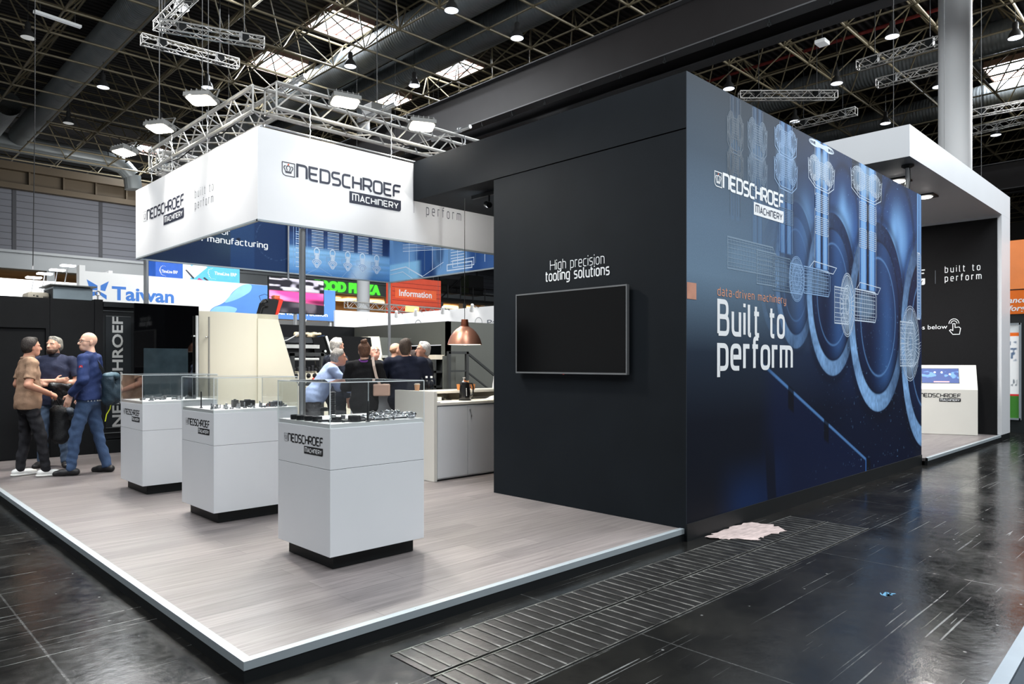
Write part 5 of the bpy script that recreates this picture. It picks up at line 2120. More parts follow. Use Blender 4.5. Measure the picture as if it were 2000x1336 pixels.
mb.build('black_hood_panes', M_BLACKGLASS, m2)
mb = MB()
mb.tube((6.70, 10.93, 2.14), (6.95, 10.90, 1.40), .025, 10)
mb.lathe([(.03, 0), (.02, -.02)], (6.68, 10.93, 1.80), 10, axis='y')
mb.build('white_hood_bar', mat('white_bar'), m2, smooth=True)
mb = MB()
vs = [(7.84, 11.0, 2.16), (8.16, 11.0, 2.17), (8.34, 10.95, 1.0), (8.10, 10.95, 1.0)]
mb.add(vs + [(x, y + .5, z) for x, y, z in vs], [(0, 1, 2, 3), (7, 6, 5, 4), (0, 4, 5, 1), (1, 5, 6, 2), (2, 6, 7, 3), (3, 7, 4, 0)])
mb.build('cream_upright', M_CREAM, m2)
mb = MB()
mb.box(8.17, 9.10, 11.0, 12.4, 1.55, 2.15)
mb.box(8.22, 9.15, 11.1, 12.4, PZ, 1.55)
mb.build('side_cabinet', mat('olive_grey_paint', (74, 77, 73), .45, var=.04), m2)
mb = MB()
mb.box(8.2, 8.75, 10.85, 11.0, 1.66, 1.72)
mb.build('cabinet_shelf', mat('light_grey_tube'), m2)
mb = MB()
mb.box(6.36, 6.42, 10.90, 10.95, 1.05, 1.20)
mb.build('red_switch', mat('signal_red'), m2)
mb = MB()
mb.path([(5.6, 10.9, 2.0), (5.75, 10.9, 2.03), (6.0, 10.92, 2.16), (6.15, 10.95, 2.33), (6.25, 11, 2.5)], .012, 6)
mb.build('hose', mat('grey_hose', (170, 172, 172), .5), m2)

M_RAIL = mat('dark_grey_railing', (56, 58, 58), .45, .3)
t = thing('service_platform', 'dark square-tube service platform with handrail in front of the press', 'platform', (5.6, 9.9, PZ))
mb = MB()
for x, y in ((5.30, 9.8), (5.95, 9.8), (5.30, 10.6), (5.95, 10.6)):
    mb.box(x - .035, x + .035, y - .035, y + .035, PZ, 1.74)
mb.build('platform_posts', M_RAIL, t)
mb = MB()
mb.box(5.265, 6.0, 9.765, 9.835, 1.68, 1.75)
mb.box(5.265, 6.0, 9.775, 9.825, 1.08, 1.13)
mb.tube((6.0, 9.8, 1.72), (6.45, 9.8, 1.38), .035, 4)
mb.build('platform_rails', M_RAIL, t)
mb = MB()
mb.box(5.2, 6.1, 9.7, 10.7, .55, .62)
mb.build('platform_deck', M_PLINTH, t)

# ------------------------------------------------------------------ rear booth walls
M_OLIVE = mat('dark_olive_wall', (74, 76, 71), .55, var=.04, scale=2, bump=.03, bscale=200)
mb = MB()
mb.box(4.6, 9.3, 13.85, 13.95, PZ, 2.53)
structure(mb.build('wall_rear_back', M_MATTBLACK))
mb = MB()
mb.box(9.25, 9.35, 12.6, 13.85, PZ, 2.53)
mb.box(9.25, 9.35, 9.75, 12.6, 1.98, 2.53)
mb.box(9.25, 9.35, 9.75, 10.0, PZ, 1.98)
mb.box(9.25, 15.2, 9.75, 9.85, PZ, 2.53)
structure(mb.build('wall_rear_side', M_OLIVE))
mb = MB()
mb.box(9.9, 9.95, 9.9, 13.8, PZ, 1.98)
structure(mb.build('wall_niche', M_MATTBLACK))
t = thing('beige_ledge', 'pale beige ledge running below the dark niche beside the stairs', 'ledge', (9.2, 10.5, 1.7))
mb = MB()
mb.box(8.95, 9.24, 9.86, 10.9, 1.62, 1.73)
mb.build('ledge_board', M_BEIGE, t)
mb = MB()
for k in range(4):
    mb.box(8.95, 9.2, 9.86, 10.6, .25 + .35 * k, .30 + .35 * k)
mb.box(8.95, 8.99, 9.86, 10.6, PZ, 1.62)
mb.box(9.2, 9.24, 9.86, 10.6, PZ, 1.62)
mb.build('ledge_frame', M_RAIL, t)

st = thing('stairs', 'dark metal stairs with sloping handrail behind the counter', 'stairs', (9.5, 9.2, PZ))
mb = MB()
for x in (8.83, 9.37):
    mb.box(x - .035, x + .035, 9.165, 9.235, PZ, 1.80)
mb.box(8.80, 9.40, 9.165, 9.235, 1.745, 1.805)
mb.tube((9.37, 9.2, 1.78), (10.95, 9.2, .80), .035, 4)
mb.tube((9.37, 9.2, 1.33), (10.95, 9.2, .38), .024, 4)
mb.box(8.83, 9.37, 9.18, 9.22, 1.33, 1.37)
mb.box(8.83, 9.37, 9.18, 9.22, .92, .95)
mb.build('handrail', M_RAIL, st)
mb = MB()
for k in range(5):
    mb.box(9.4 + .26 * k, 9.68 + .26 * k, 9.15, 9.70, .82 - .17 * k, .86 - .17 * k)
mb.build('treads', M_PLINTH, st)
mb = MB()
mb.box(8.78, 9.42, 9.18, 9.72, .82, .88)
mb.build('landing', M_PLINTH, st)
t = thing('upright_board', 'dark olive cabinet panel behind the stair railing', 'panel', (9.1, 9.5, PZ))
mb = MB()
mb.box(8.86, 9.22, 9.42, 9.47, PZ + .8, 1.70)
mb.build('board', M_OLIVE, t)

# white bar table between the talking people
tb = thing('bar_table', 'white high bar table between the talking people', 'table', (4.29, 5.34, PZ))
mb = MB()
mb.rbox(3.95, 4.63, 5.02, 5.66, 1.185, 1.215, .006)
mb.build('table_top', M_WHITE, tb)
mb = MB()
mb.box(4.03, 4.55, 5.10, 5.58, PZ, 1.185)
mb.build('table_body', M_WHITE, tb)

# ------------------------------------------------------------------ neighbouring stands behind
M_SIGNWHITE = mat('sign_white', (234, 234, 232), .6, var=.01)
M_SIGNBLUE = mat('sign_blue', (60, 122, 206), .6, var=.03)
t = thing('country_sign', 'long white and blue header with a big blue country name', 'sign', (8.1, 20.0, 3.05))
mb = MB()
mb.box(4.08, 12.27, 20.0, 20.3, 3.06, 4.20)
mb.build('sign_panel', M_SIGNWHITE, t)
mb = MB()
mb.box(3.95, 4.10, 19.98, 20.3, 0, 4.36)
for x in (7.9, 12.1):
    mb.box(x, x + .08, 20.1, 20.2, 0, 3.06)
mb.build('sign_post', M_SIGNWHITE, t)
sp_ = plane_map((0, 20.0, 0), (1, 0, 0), (0, 0, 1), .004)
font_text('sign_name', 'Taiwan', sp_, .40, M_SIGNBLUE, t, 4.80, 3.42, 1.76, bold=.028)
mb = MB()
for pts in (((4.14, 3.96), (4.42, 3.80), (4.42, 3.66), (4.22, 3.66)), ((4.50, 3.81), (4.72, 3.95), (4.62, 3.65), (4.50, 3.67)), ((4.20, 3.60), (4.42, 3.63), (4.42, 3.54), (4.20, 3.44)), ((4.50, 3.62), (4.66, 3.53), (4.66, 3.40), (4.50, 3.52))):
    mb.add([sp_(a, b) for a, b in pts], [(0, 1, 2, 3)])
mb.build('butterfly_emblem', M_SIGNBLUE, t)
mb = MB()
pts = [(7.70, 3.06), (7.66, 3.22), (7.80, 3.36), (8.05, 3.46), (8.25, 3.62), (8.38, 3.85), (8.60, 4.05), (8.85, 4.195), (12.265, 4.195, S_), (12.265, 3.065, S_)]
pts = [tuple(q) for q in _round(pts, .2, True)]
mb.add([sp_(a, b, .002) for a, b in pts], [tuple(range(len(pts)))])
mb.build('blue_field', mat('sign_blue_field', (84, 140, 214), .6, var=.04, scale=2), t)
mb = MB()
for pts in (((7.69, 3.07), (7.68, 3.22), (7.85, 3.38), (8.3, 3.42), (8.6, 3.35), (8.5, 3.2), (8.2, 3.07)), ((8.1, 3.48), (8.35, 3.78), (8.6, 4.05), (8.85, 4.19), (9.1, 4.19), (9.05, 3.95), (8.75, 3.75), (8.5, 3.62))):
    pts = [tuple(q) for q in _round(pts, .16, True)]
    mb.add([sp_(a, b, .005) for a, b in pts], [tuple(range(len(pts)))])
mb.build('light_blue_wave', mat('sign_light_blue', (140, 200, 232), .6, var=.08, scale=3), t)
mp = plane_map((0, 20.0, 0), (1, 0, 0), (0, 0, 1), .008)
font_text('sign_motto', 'nity | Service | Precision', mp, .135, M_WHITEINK, t, 9.35, 3.22, 2.60, bold=.03)
font_text('sign_motto', 'ce', mp, .135, M_WHITEINK, t, 11.60, 3.60, .22, bold=.03)

t = thing('software_banner', 'hanging blue and cyan banner box above the white header sign', 'banner', (8.1, 22.0, 4.4))
mb = MB()
mb.box(6.66, 7.53, 22.0, 22.9, 4.36, 5.2)
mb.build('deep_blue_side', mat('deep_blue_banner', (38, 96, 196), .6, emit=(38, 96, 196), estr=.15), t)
mb = MB()
mb.box(7.535, 9.53, 22.0, 22.9, 4.36, 5.2)
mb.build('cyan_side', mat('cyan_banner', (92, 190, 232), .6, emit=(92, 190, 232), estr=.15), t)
mp = plane_map((0, 22.0, 0), (1, 0, 0), (0, 0, 1), .004)
mb = MB()
mb.add([mp(a, b) for a, b in ((7.54, 4.37), (7.54, 4.98), (7.75, 4.98), (7.95, 4.74), (7.75, 4.37))], [(0, 1, 2, 3, 4)])
mb.add([mp(a, b, .002) for a, b in ((7.66, 4.75), (8.05, 5.05), (8.38, 4.90), (7.93, 4.48))], [(0, 1, 2, 3)])
mb.build('white_device_pictures', M_SIGNWHITE, t)
mb = MB()
mb.add([mp(a, b, .004) for a, b in ((7.62, 4.73), (7.66, 4.75), (7.93, 4.48), (7.88, 4.44))], [(0, 1, 2, 3)])
mb.add([mp(a, b, .004) for a, b in ((8.22, 4.50), (8.27, 4.54), (8.50, 4.38), (8.42, 4.37))], [(0, 1, 2, 3)])
mb.build('dark_device_edges', M_INK, t)
mb = MB()
mb.add([mp(a, b, .005) for a, b in ((7.98, 4.38), (8.08, 4.50), (8.20, 4.44), (8.26, 4.38))], [(0, 1, 2, 3)])
mb.build('magenta_device_picture', mat('magenta_print', (196, 40, 120), .5), t)
font_text('banner_name', 'TimeLine ERP', mp, .115, M_WHITEINK, t, 8.62, 4.66, .80, bold=.03)
font_text('banner_name', 'TimeLine ERP', mp, .10, M_WHITEINK, t, 6.85, 4.58, .52, bold=.03)
mb = MB()
rn = random.Random(2)
for cx, cz, r in ((8.62, 4.70, .21), (6.95, 4.64, .16)):
    for k in range(13):
        a = PI * .45 + PI * 1.1 * k / 12
        q = r * (1 + rn.uniform(-.1, .12))
        s = .022 * (1 - abs(k - 6) / 9)
        mb.add([mp(cx + q * math.cos(a) + s * math.cos(u), cz + q * math.sin(a) + s * math.sin(u), .003) for u in np.linspace(0, 2 * PI, 9)[:-1]], [tuple(range(8))])
mb.build('dotted_arc', M_WHITEINK, t)

t = thing('video_screen', 'lit flat screen showing a shiny pink car body', 'television', (8.13, 15.0, 2.9))
mb = MB()
mb.box(7.29, 8.97, 15.01, 15.07, 2.91, 3.90)
mb.build('casing', M_PLINTH, t)
mb = MB()
mb.tube((8.13, 15.12, 0), (8.13, 15.12, 3.4), .05, 12)
mb.box(7.9, 8.36, 15.06, 15.16, 3.2, 3.6)
mb.build('stand_pole', M_STEEL, t)


def car_paint(U, V):
    u, v = (U - 7.31) / 1.64, (V - 2.94) / .93
    C = np.zeros(U.shape + (3,)) + c3(30, 28, 36)
    n = vnoise(u, v, 7, 9, 6)
    C = over(C, ss(n, .55, .7) * ss(v, .60, .66), c3(170, 165, 180))
    C = over(C, ss(vnoise(u, v, 3, 22, 8), .6, .75) * ss(v, .66, .7) * .8, c3(216, 212, 224))
    y = v - .10 * (1 - u)
    band = ss(y, .24, .30) * (1 - ss(v, .60, .63))
    C = over(C, band, c3(226, 70, 140))
    C = over(C, band * ss(vnoise(u, v, 2, 5, 4), .55, .8) * .7, c3(250, 150, 196))
    C = over(C, band * ss(u, .45, .9) * ss(.46 - v, 0, .1), c3(96, 26, 60))
    C = over(C, (1 - ss(v, .26, .30)) * ss(vnoise(u, v, 4, 5, 12), .5, .7) * .5, c3(120, 112, 120))
    return C


painted_grid('screen_picture', vcol_mat('lit_video', .3, .3, 1.0), t, plane_map((0, 15.01, 0), (1, 0, 0), (0, 0, 1), .004), 7.31, 8.95, 2.935, 3.875, .018, car_paint)

# white booth walls behind
M_BRIGHT = mat('bright_white_board', (244, 244, 244), .6, var=.01)
mb = MB()
mb.box(11.68, 14.6, 19.0, 19.1, 0, 3.40)
structure(mb.build('wall_white_booth', M_BRIGHT))
mb = MB()
mb.box(13.0, 13.1, 10.2, 18.98, 0, 3.24)
structure(mb.build('wall_white_side', M_BRIGHT))
mb = MB()
mb.box(-6, 4.9, 24.0, 24.1, 0, 4.22)
mb.box(4.8, 4.9, 20.3, 24.0, 0, 4.30)
structure(mb.build('wall_white_left', M_BRIGHT))
area_light('booth_light', (2.5, 21.6, 4.6), (2.6, 24.0, 3.6), 3.0, 200, (1, 1, 1), 1.0)
area_light('booth_light', (11.2, 15.5, 4.2), (13.0, 15.0, 2.9), 2.0, 30, (1, 1, 1), 1.0)
area_light('booth_light', (12.6, 17.3, 4.0), (12.8, 19.0, 3.0), 2.0, 30, (1, 1, 1), 1.0)
area_light('booth_light', (8.1, 17.6, 5.6), (8.1, 20.0, 3.7), 5.0, 90, (1, 1, 1), 1.0)
M_STRIP = mat('strip_lamp_glow', (255, 255, 255), .4, emit=(240, 246, 255), estr=7)
for i, (x, z) in enumerate(((3.50, 4.22), (3.80, 4.37), (4.15, 4.52), (4.45, 4.69))):
    t = thing('strip_lamp', 'glowing strip lamp over the bright white booth, %s' % ('lowest of the four', 'second from below', 'second from above', 'highest of the four')[i], 'lamp', (x, 23.6, z), 0, 'strip lamps over the white booth')
    mb = MB()
    mb.rbox(x - .22, x + .18, 23.3, 23.6, z, z + .05, .01)
    mb.build('lamp_body', M_STRIP, t)
    mb = MB()
    mb.tube((x, 23.55, z), (x, 23.99, z - .5), .015, 6)
    mb.build('lamp_arm', M_STEEL, t)
for i, (y, z) in enumerate(((16.78, 3.10), (15.68, 3.12), (14.25, 3.16), (12.85, 3.18))):
    t = thing('booth_spotlight', 'small white clip spotlight on the white wall, number %s from the left post' % ('one', 'two', 'three', 'four')[i], 'spotlight', (12.9, y, z), 0, 'clip spotlights on the white wall')
    mb = MB()
    mb.tube((13.0, y, 3.22), (12.72, y, 3.30), .012, 6)
    mb.build('spot_arm', M_STEEL, t)
    mb = MB()
    mb.tube((12.70, y - .05, 3.30), (12.80, y + .10, 3.12), .045, 12, .07)
    mb.build('spot_head', M_SIGNWHITE, t)
    mb = MB()
    mb.tube((12.80, y + .10, 3.119), (12.802, y + .103, 3.115), .062, 12)
    mb.build('spot_lens', M_LAMPGLOW, t)
wp = plane_map((13.0, 0, 0), (0, -1, 0), (0, 0, 1), .004)
tx = thing('wall_print', 'round emblems and dark letters printed on the white side wall', 'lettering', (12.99, 13.5, 2.8))
font_text('wall_letters', 'Pa', wp, .18, M_GREYINK, tx, -12.46, 2.66, .42)
w_ = Wire(wp, .001)
w_.mb = mb = MB()
w_.ell(-12.85, 2.76, .16, .16, .02, 0)
w_.ell(-15.9, 2.80, .17, .17, .03, 0)
mb.build('round_emblem', M_SOFTINK, tx)

t = thing('information_sign', 'big orange-red sign box with the white word Information', 'sign', (17.5, 22.0, 3.7))
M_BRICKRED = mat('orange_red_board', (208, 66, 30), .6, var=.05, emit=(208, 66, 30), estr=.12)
mb = MB()
mb.box(16.2, 18.87, 22.0, 22.45, 3.66, 5.25)
mb.build('sign_box', M_BRICKRED, t)
mb = MB()
for k in range(7):
    mb.box(16.2, 18.87, 21.992, 22.0, 3.85 + .19 * k, 3.865 + .19 * k)
mb.build('board_grooves', mat('dark_groove', (120, 34, 18), .7), t)
mp = plane_map((0, 21.99, 0), (1, 0, 0), (0, 0, 1), .004)
mb = MB()
mb.add([mp(a, b) for a, b in ((16.33, 4.33), (18.60, 4.33), (18.60, 4.76), (16.33, 4.76))], [(0, 1, 2, 3)])
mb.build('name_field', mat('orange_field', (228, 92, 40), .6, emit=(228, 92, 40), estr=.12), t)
font_text('sign_word', 'Information', plane_map((0, 21.985, 0), (1, 0, 0), (0, 0, 1), .006), .28, M_WHITEINK, t, 16.55, 4.43, 1.78, bold=.02)
t = thing('red_lattice_girder', 'low lattice girder in front of the orange-red sign', 'truss', (17.5, 21.6, 3.8))
mb = MB()
box_truss(mb, (13.7, 21.6, 3.86), (18.7, 21.6, 3.82), .26, .02, .012, .24)
mb.build('lattice', M_TRUSS, t)
t = thing('hanging_lamp_row', 'small lit lamp tray above the lattice girder', 'lamp', (16.9, 21.5, 4.0))
mb = MB()
mb.rbox(16.55, 17.2, 21.42, 21.55, 3.72, 3.95, .02)
mb.build('lamp_tray', mat('amber_glow', (255, 190, 110), .4, emit=(255, 190, 110), estr=1.6), t)

# ------------------------------------------------------------------ adjacent stand on the right
M_ORANGE = mat('orange_header', (238, 122, 40), .5, var=.05)
mb = MB()
mb.box(17.46, 17.7, -3.0, .6, 0, 2.62)
structure(mb.build('wall_neighbour', mat('dark_green_black', (24, 30, 32), .5)))
t = thing('orange_header', 'orange banner header of the next stand, right of the white portal', 'sign', (17.5, -1.0, 3.4))
mb = MB()
mb.box(17.44, 17.7, -3.0, .6, 2.62, 3.15)
mb.build('lower_band', mat('deep_orange', (232, 112, 22), .5, var=.06, scale=3), t)
mb = MB()
mb.box(17.44, 17.7, -3.0, .6, 3.17, 4.25)
mb.build('upper_band', mat('light_orange', (240, 140, 76), .35, var=.08, scale=2), t)
mb = MB()
mb.box(17.435, 17.5, -3.0, .6, 3.15, 3.17)
mb.build('band_gap', M_PLINTH, t)
op_ = plane_map((17.44, 0, 0), (0, -1, 0), (0, 0, 1), .004)
font_text('header_words', 'ance in', op_, .125, M_WHITEINK, t, -.17, 2.87, .52, bold=.02, shear=.25)
font_text('header_words', 'forging', op_, .125, M_WHITEINK, t, -.16, 2.69, .52, bold=.02, shear=.25)
t = thing('framed_poster', 'tall framed poster with an orange stripe and green foot on the dark wall', 'poster', (17.45, .3, .3))
mb = MB()
for a in ((-.06, .60, .28, .32), (-.06, .60, 2.38, 2.42), (-.07, -.03, .28, 2.42)):
    mb.box(17.42, 17.46, a[0], a[1], a[2], a[3])
mb.build('poster_frame', M_ALU, t)
pp = plane_map((17.455, 0, 0), (0, -1, 0), (0, 0, 1), .006)


def poster_paint(U, V):
    C = np.zeros(U.shape + (3,)) + c3(238, 240, 240)
    C = over(C, ss(V, 2.20, 2.21) * .6 + 0 * U, c3(190, 200, 204))
    C = over(C, ss(V, 2.12, 2.13) * (1 - ss(V, 2.20, 2.21)) + 0 * U, c3(236, 112, 40))
    C = over(C, (1 - ss(V, .80, .81)) + 0 * U, c3(62, 120, 48))
    C = over(C, ss(V, .80, .81) * (1 - ss(V, .84, .85)) + 0 * U, c3(214, 40, 50))
    n = vnoise(U, V, 30, 20, 4)
    C = over(C, ss(n, .35, .7) * ss(V, 1.56, 1.6) * (1 - ss(V, 2.0, 2.04)) * (1 - ss(U, -.02, .0)), c3(90, 112, 140))
    C = over(C, ss(n, .4, .6) * ss(V, 1.0, 1.05) * (1 - ss(V, 1.16, 1.2)) * (1 - ss(U, -.02, .0)), c3(90, 100, 112))
    return C


painted_grid('poster_print', vcol_mat('poster_ink', .4, .3, .25), t, pp, -.58, .03, .32, 2.38, .02, poster_paint)
# ------------------------------------------------------------------ hall rear wall with gallery
M_PANELGREY = mat('grey_wall_panels', (96, 99, 108), .6, var=.06, scale=.4)
M_LIGHTGREY = mat('light_grey_fascia', (150, 156, 160), .5, var=.04, scale=.5)
M_BROWN = mat('brown_beam', (74, 62, 44), .6, var=.1, scale=.5)
WY = 52.0
RZC = 16.6
mb = MB()
mb.box(-6, 62, WY, WY + .3, 8.7, 12.7)
wb = structure(mb.build('wall_back', M_PANELGREY))
mb = MB()
for k in range(9):
    z = 9.05 + .42 * k
    mb.box(-6, 62, WY - .012, WY, z, z + .035)
for x in [7.7 - 5.0 * 2 + 5.0 * k for k in range(13)]:
    mb.box(x - .11, x + .11, WY - .05, WY, 8.7, 12.7)
structure(mb.build('wall_back_joints', mat('panel_joint', (58, 60, 66), .7)))
mb = MB()
mb.box(-6, 62, WY - .3, WY + .3, 12.75, 14.3)
structure(mb.build('trim_brown_beam', M_BROWN))
mb = MB()
mb.box(-6, 62, WY - .75, WY - .3, 13.85, 14.35)
mb.box(-6, 62, WY - .75, WY - .3, 12.65, 13.0)
for k in range(30):
    x = -5 + 1.92 * k
    mb.box(x - .05, x + .05, WY - .6, WY - .3, 13.0, 13.85)
structure(mb.build('trim_brown_flanges', M_BROWN))
mb = MB()
mb.box(-6, 62, WY - .6, WY + .2, 7.55, 8.55)
mb.box(-6, 62, WY - .8, WY + .2, 8.55, 8.72)
for k in range(22):
    mb.box(3.4 + 3.0 * k, 3.85 + 3.0 * k, WY - .5, WY + .2, 4.6, 7.55)
structure(mb.build('trim_fascia', M_LIGHTGREY))
mb = MB()
mb.box(-6, 62, WY - .7, WY + .3, 3.9, 5.0)
mb.box(-6, 62, WY + .1, WY + .3, 0, 3.9)
structure(mb.build('wall_back_lower', M_SIGNWHITE))
# rooms behind the gallery windows: ceiling, back wall, warm lights
mb = MB()
mb.box(-6, 62, WY + 7, WY + 7.2, 4.5, 8.0)
mb.box(-6, 62, WY + .3, WY + 7.0, 7.5, 7.6)
mb.box(-6, 62, WY + .3, WY + 7.0, 4.8, 4.9)
structure(mb.build('wall_gallery_room', mat('gallery_room_wall', (150, 128, 98), .7, var=.25, scale=.6)))
M_WARM = mat('warm_gallery_light', (255, 205, 140), .5, emit=(255, 206, 140), estr=3.2)
rn = random.Random(8)
for k in range(9):
    x = 29.5 + 2.3 * k
    t = thing('gallery_lamp', 'warm glowing ceiling panel in the restaurant gallery, behind the window band', 'lamp', (x, WY + 2.5, 7.35), 0, 'warm gallery ceiling lamps')
    mb = MB()
    mb.box(x - .8, x + .8, WY + 1.5, WY + 4.5, 7.36, 7.42)
    mb.build('lamp_panel', M_WARM, t)
for k in range(6):
    x, y, z = 4.3 + .42 * k, WY + 3.5, 6.55 + .17 * k
    t = thing('gallery_bulb', 'tiny warm bulb in the row behind the left gallery window', 'lamp', (x, y, z), 0, 'tiny bulbs in the gallery')
    mb = MB()
    mb.lathe([(0, -.07), (.07, 0), (0, .07)], (x, y, z), 10)
    mb.build('bulb', M_WARM, t)
area_light('gallery_glow', (38, WY + 3, 7.2), (38, WY + 3, 0), 18, 420, (1, .82, .6), 4)
area_light('gallery_glow', (8, WY + 3, 7.2), (8, WY + 3, 0), 8, 60, (1, .82, .6), 4)
t = thing('food_court_sign', 'bright green sign letters on the gallery fascia', 'sign', (32, WY - .62, 8.0))
font_text('green_letters', 'FOOD PLAZA', plane_map((0, WY - .62, 0), (1, 0, 0), (0, 0, 1), .03), .82, mat('green_sign_glow', (90, 226, 70), .5, emit=(84, 224, 60), estr=1.1), t, 28.75, 7.72, 6.6, bold=.06, depth=.1)
t = thing('gallery_railing', 'light steel railing in front of the gallery windows', 'railing', (35, WY - 1.0, 5.0))
mb = MB()
for z in (5.35, 5.65, 5.95):
    mb.tube((28, WY - .65, z), (45, WY - .65, z), .03, 6)
for k in range(12):
    mb.tube((28 + 1.5 * k, WY - .65, 4.99), (28 + 1.5 * k, WY - .65, 5.98), .03, 6)
mb.build('rail_bars', M_STEEL, t)
t = thing('black_catwalk', 'black steel catwalk with cabinets below the printed ring, by the grey wall', 'catwalk', (36, 40, 6.4))
mb = MB()
mb.box(31, 41.5, 39.5, 41, 6.35, 6.55)
mb.box(33.9, 35.3, 40, 41, 7.0, 8.1)
mb.box(36.2, 37.8, 40, 41, 7.0, 8.6)
for z in (7.0, 7.5):
    mb.tube((31, 39.5, z), (41.5, 39.5, z), .05, 6)
for k in range(9):
    mb.tube((31 + 1.3 * k, 39.5, 6.5), (31 + 1.3 * k, 39.5, 7.55), .05, 6)
mb.tube((33, 39.6, 6.5), (35.2, 39.6, 8.3), .06, 6)
mb.tube((31, 40.9, 0), (31, 40.9, 6.4), .1, 8)
mb.tube((41, 40.9, 0), (41, 40.9, 6.4), .1, 8)
mb.build('catwalk_frame', mat('black_steel', (24, 24, 26), .5), t)
mb = MB()
mb.tube((20.02, 30.2, 0), (20.02, 30.2, RZC), .34, 28)
structure(mb.build('column_rear', mat('column_paint', (206, 208, 209), .5, var=.02, scale=.4), smooth=True))

# big round column, right
mb = MB()
mb.tube((21.42, 2.16, 0), (21.42, 2.16, RZC), .41, 40)
mb.lathe([(.412, 0), (.412, .012)], (21.42, 2.16, 7.15), 40)
structure(mb.build('column', mat('column_paint'), smooth=True))

# ------------------------------------------------------------------ roof
def roof_material():
    m = bpy.data.materials.new('dark_corrugated_roof')
    m.use_nodes = True
    nt = m.node_tree
    b = nt.nodes['Principled BSDF']
    tc = nt.nodes.new('ShaderNodeTexCoord')
    wv = nt.nodes.new('ShaderNodeTexWave')
    wv.wave_type = 'BANDS'
    wv.bands_direction = 'Y'
    wv.inputs['Scale'].default_value = .95
    wv.inputs['Distortion'].default_value = 0
    nt.links.new(tc.outputs['Object'], wv.inputs['Vector'])
    rp = nt.nodes.new('ShaderNodeValToRGB')
    rp.color_ramp.elements[0].color = rgb(14, 13, 13)
    rp.color_ramp.elements[1].color = rgb(46, 42, 42)
    rp.color_ramp.elements[0].position = .35
    rp.color_ramp.elements[1].position = .65
    nt.links.new(wv.outputs['Fac'], rp.inputs['Fac'])
    nt.links.new(rp.outputs['Color'], b.inputs['Base Color'])
    bp = nt.nodes.new('ShaderNodeBump')
    bp.inputs['Strength'].default_value = .6
    bp.inputs['Distance'].default_value = .08
    nt.links.new(wv.outputs['Fac'], bp.inputs['Height'])
    nt.links.new(bp.outputs[0], b.inputs['Normal'])
    b.inputs['Roughness'].default_value = .7
    b.inputs['Specular IOR Level'].default_value = .2
    return m


RZ, UC, LC = 16.6, 16.15, 14.5
mb = MB()
mb.box(-45, 95, -45, 75, RZ, RZ + .2)
structure(mb.build('ceiling', roof_material()))


def seen(p, m=420):
    d = Vector(p) - CAM
    f = d.dot(FWD)
    if f < 4:
        return False
    x = 1000 + 1386 * d.dot(RGT) / f
    y = 707 - 1386 * d.z / f
    return -m < x < 2000 + m and -m < y < 640 and f < 78


DUCTS = [(7.5, 15.45, .62, 12, 49.5), (16.4, 15.5, .66, 6, 50), (18.7, 15.5, .66, 4, 50), (34.7, 15.5, .66, -8, 40), (42.3, 15.4, .66, -10, 40), (5.6, 14.9, .62, 40.5, 47.8)]


def clear_of_ducts(p, q):
    for f in np.linspace(0, 1, 9):
        x, y, z = (p[i] + (q[i] - p[i]) * f for i in range(3))
        for dx, dz, r, y0, y1 in DUCTS:
            if y0 - .3 < y < y1 + .3 and math.hypot(x - dx, z - dz) < r + .05:
                return False
        if 48.9 < y < 50.4 and abs(z - 15.0) < .75 and 2.5 < x < 14.8:
            return False
    return True


def hang_top(x, y):
    z = RZ
    for dx, dz, r, y0, y1 in DUCTS:
        if y0 < y < y1 and abs(x - dx) < r:
            z = min(z, dz - math.sqrt(r * r - (x - dx) ** 2))
    return z


G = 2.42
low, upn = {}, {}
for i in range(-12, 36):
    for j in range(-12, 30):
        p = (5.05 + G * i, 7.15 + 2.45 * j, LC)
        if p[1] < 51.5 and seen(p):
            low[(i, j)] = p
        q = (5.05 + G * (i + .5), 7.15 + 2.45 * (j + .5), UC)
        if q[1] < 62 and seen(q):
            upn[(i, j)] = q
bars, diags = MB(), MB()
for (i, j), p in low.items():
    for di, dj in ((1, 0), (0, 1)):
        q = low.get((i + di, j + dj))
        if q and clear_of_ducts(p, q):
            bars.tube(p, q, .048 if dj == 0 else .04, 6, caps=False)
    bars.lathe([(0, -.08), (.075, -.04), (.075, .04), (0, .08)], p, 6)
for (i, j), p in upn.items():
    for di, dj in ((1, 0), (0, 1)):
        q = upn.get((i + di, j + dj))
        if q:
            bars.tube(p, q, .045, 5, caps=False)
    for di, dj in ((0, 0), (1, 0), (0, 1), (1, 1)):
        q = low.get((i + di, j + dj))
        if q and clear_of_ducts(q, p):
            diags.tube(q, p, .030, 5, caps=False)
M_BARS = mat('space_frame_paint', (126, 116, 92), .45, .15, var=.2, scale=.8)
structure(bars.build('ceiling_frame_chords', M_BARS))
structure(diags.build('ceiling_frame_diagonals', M_BARS))

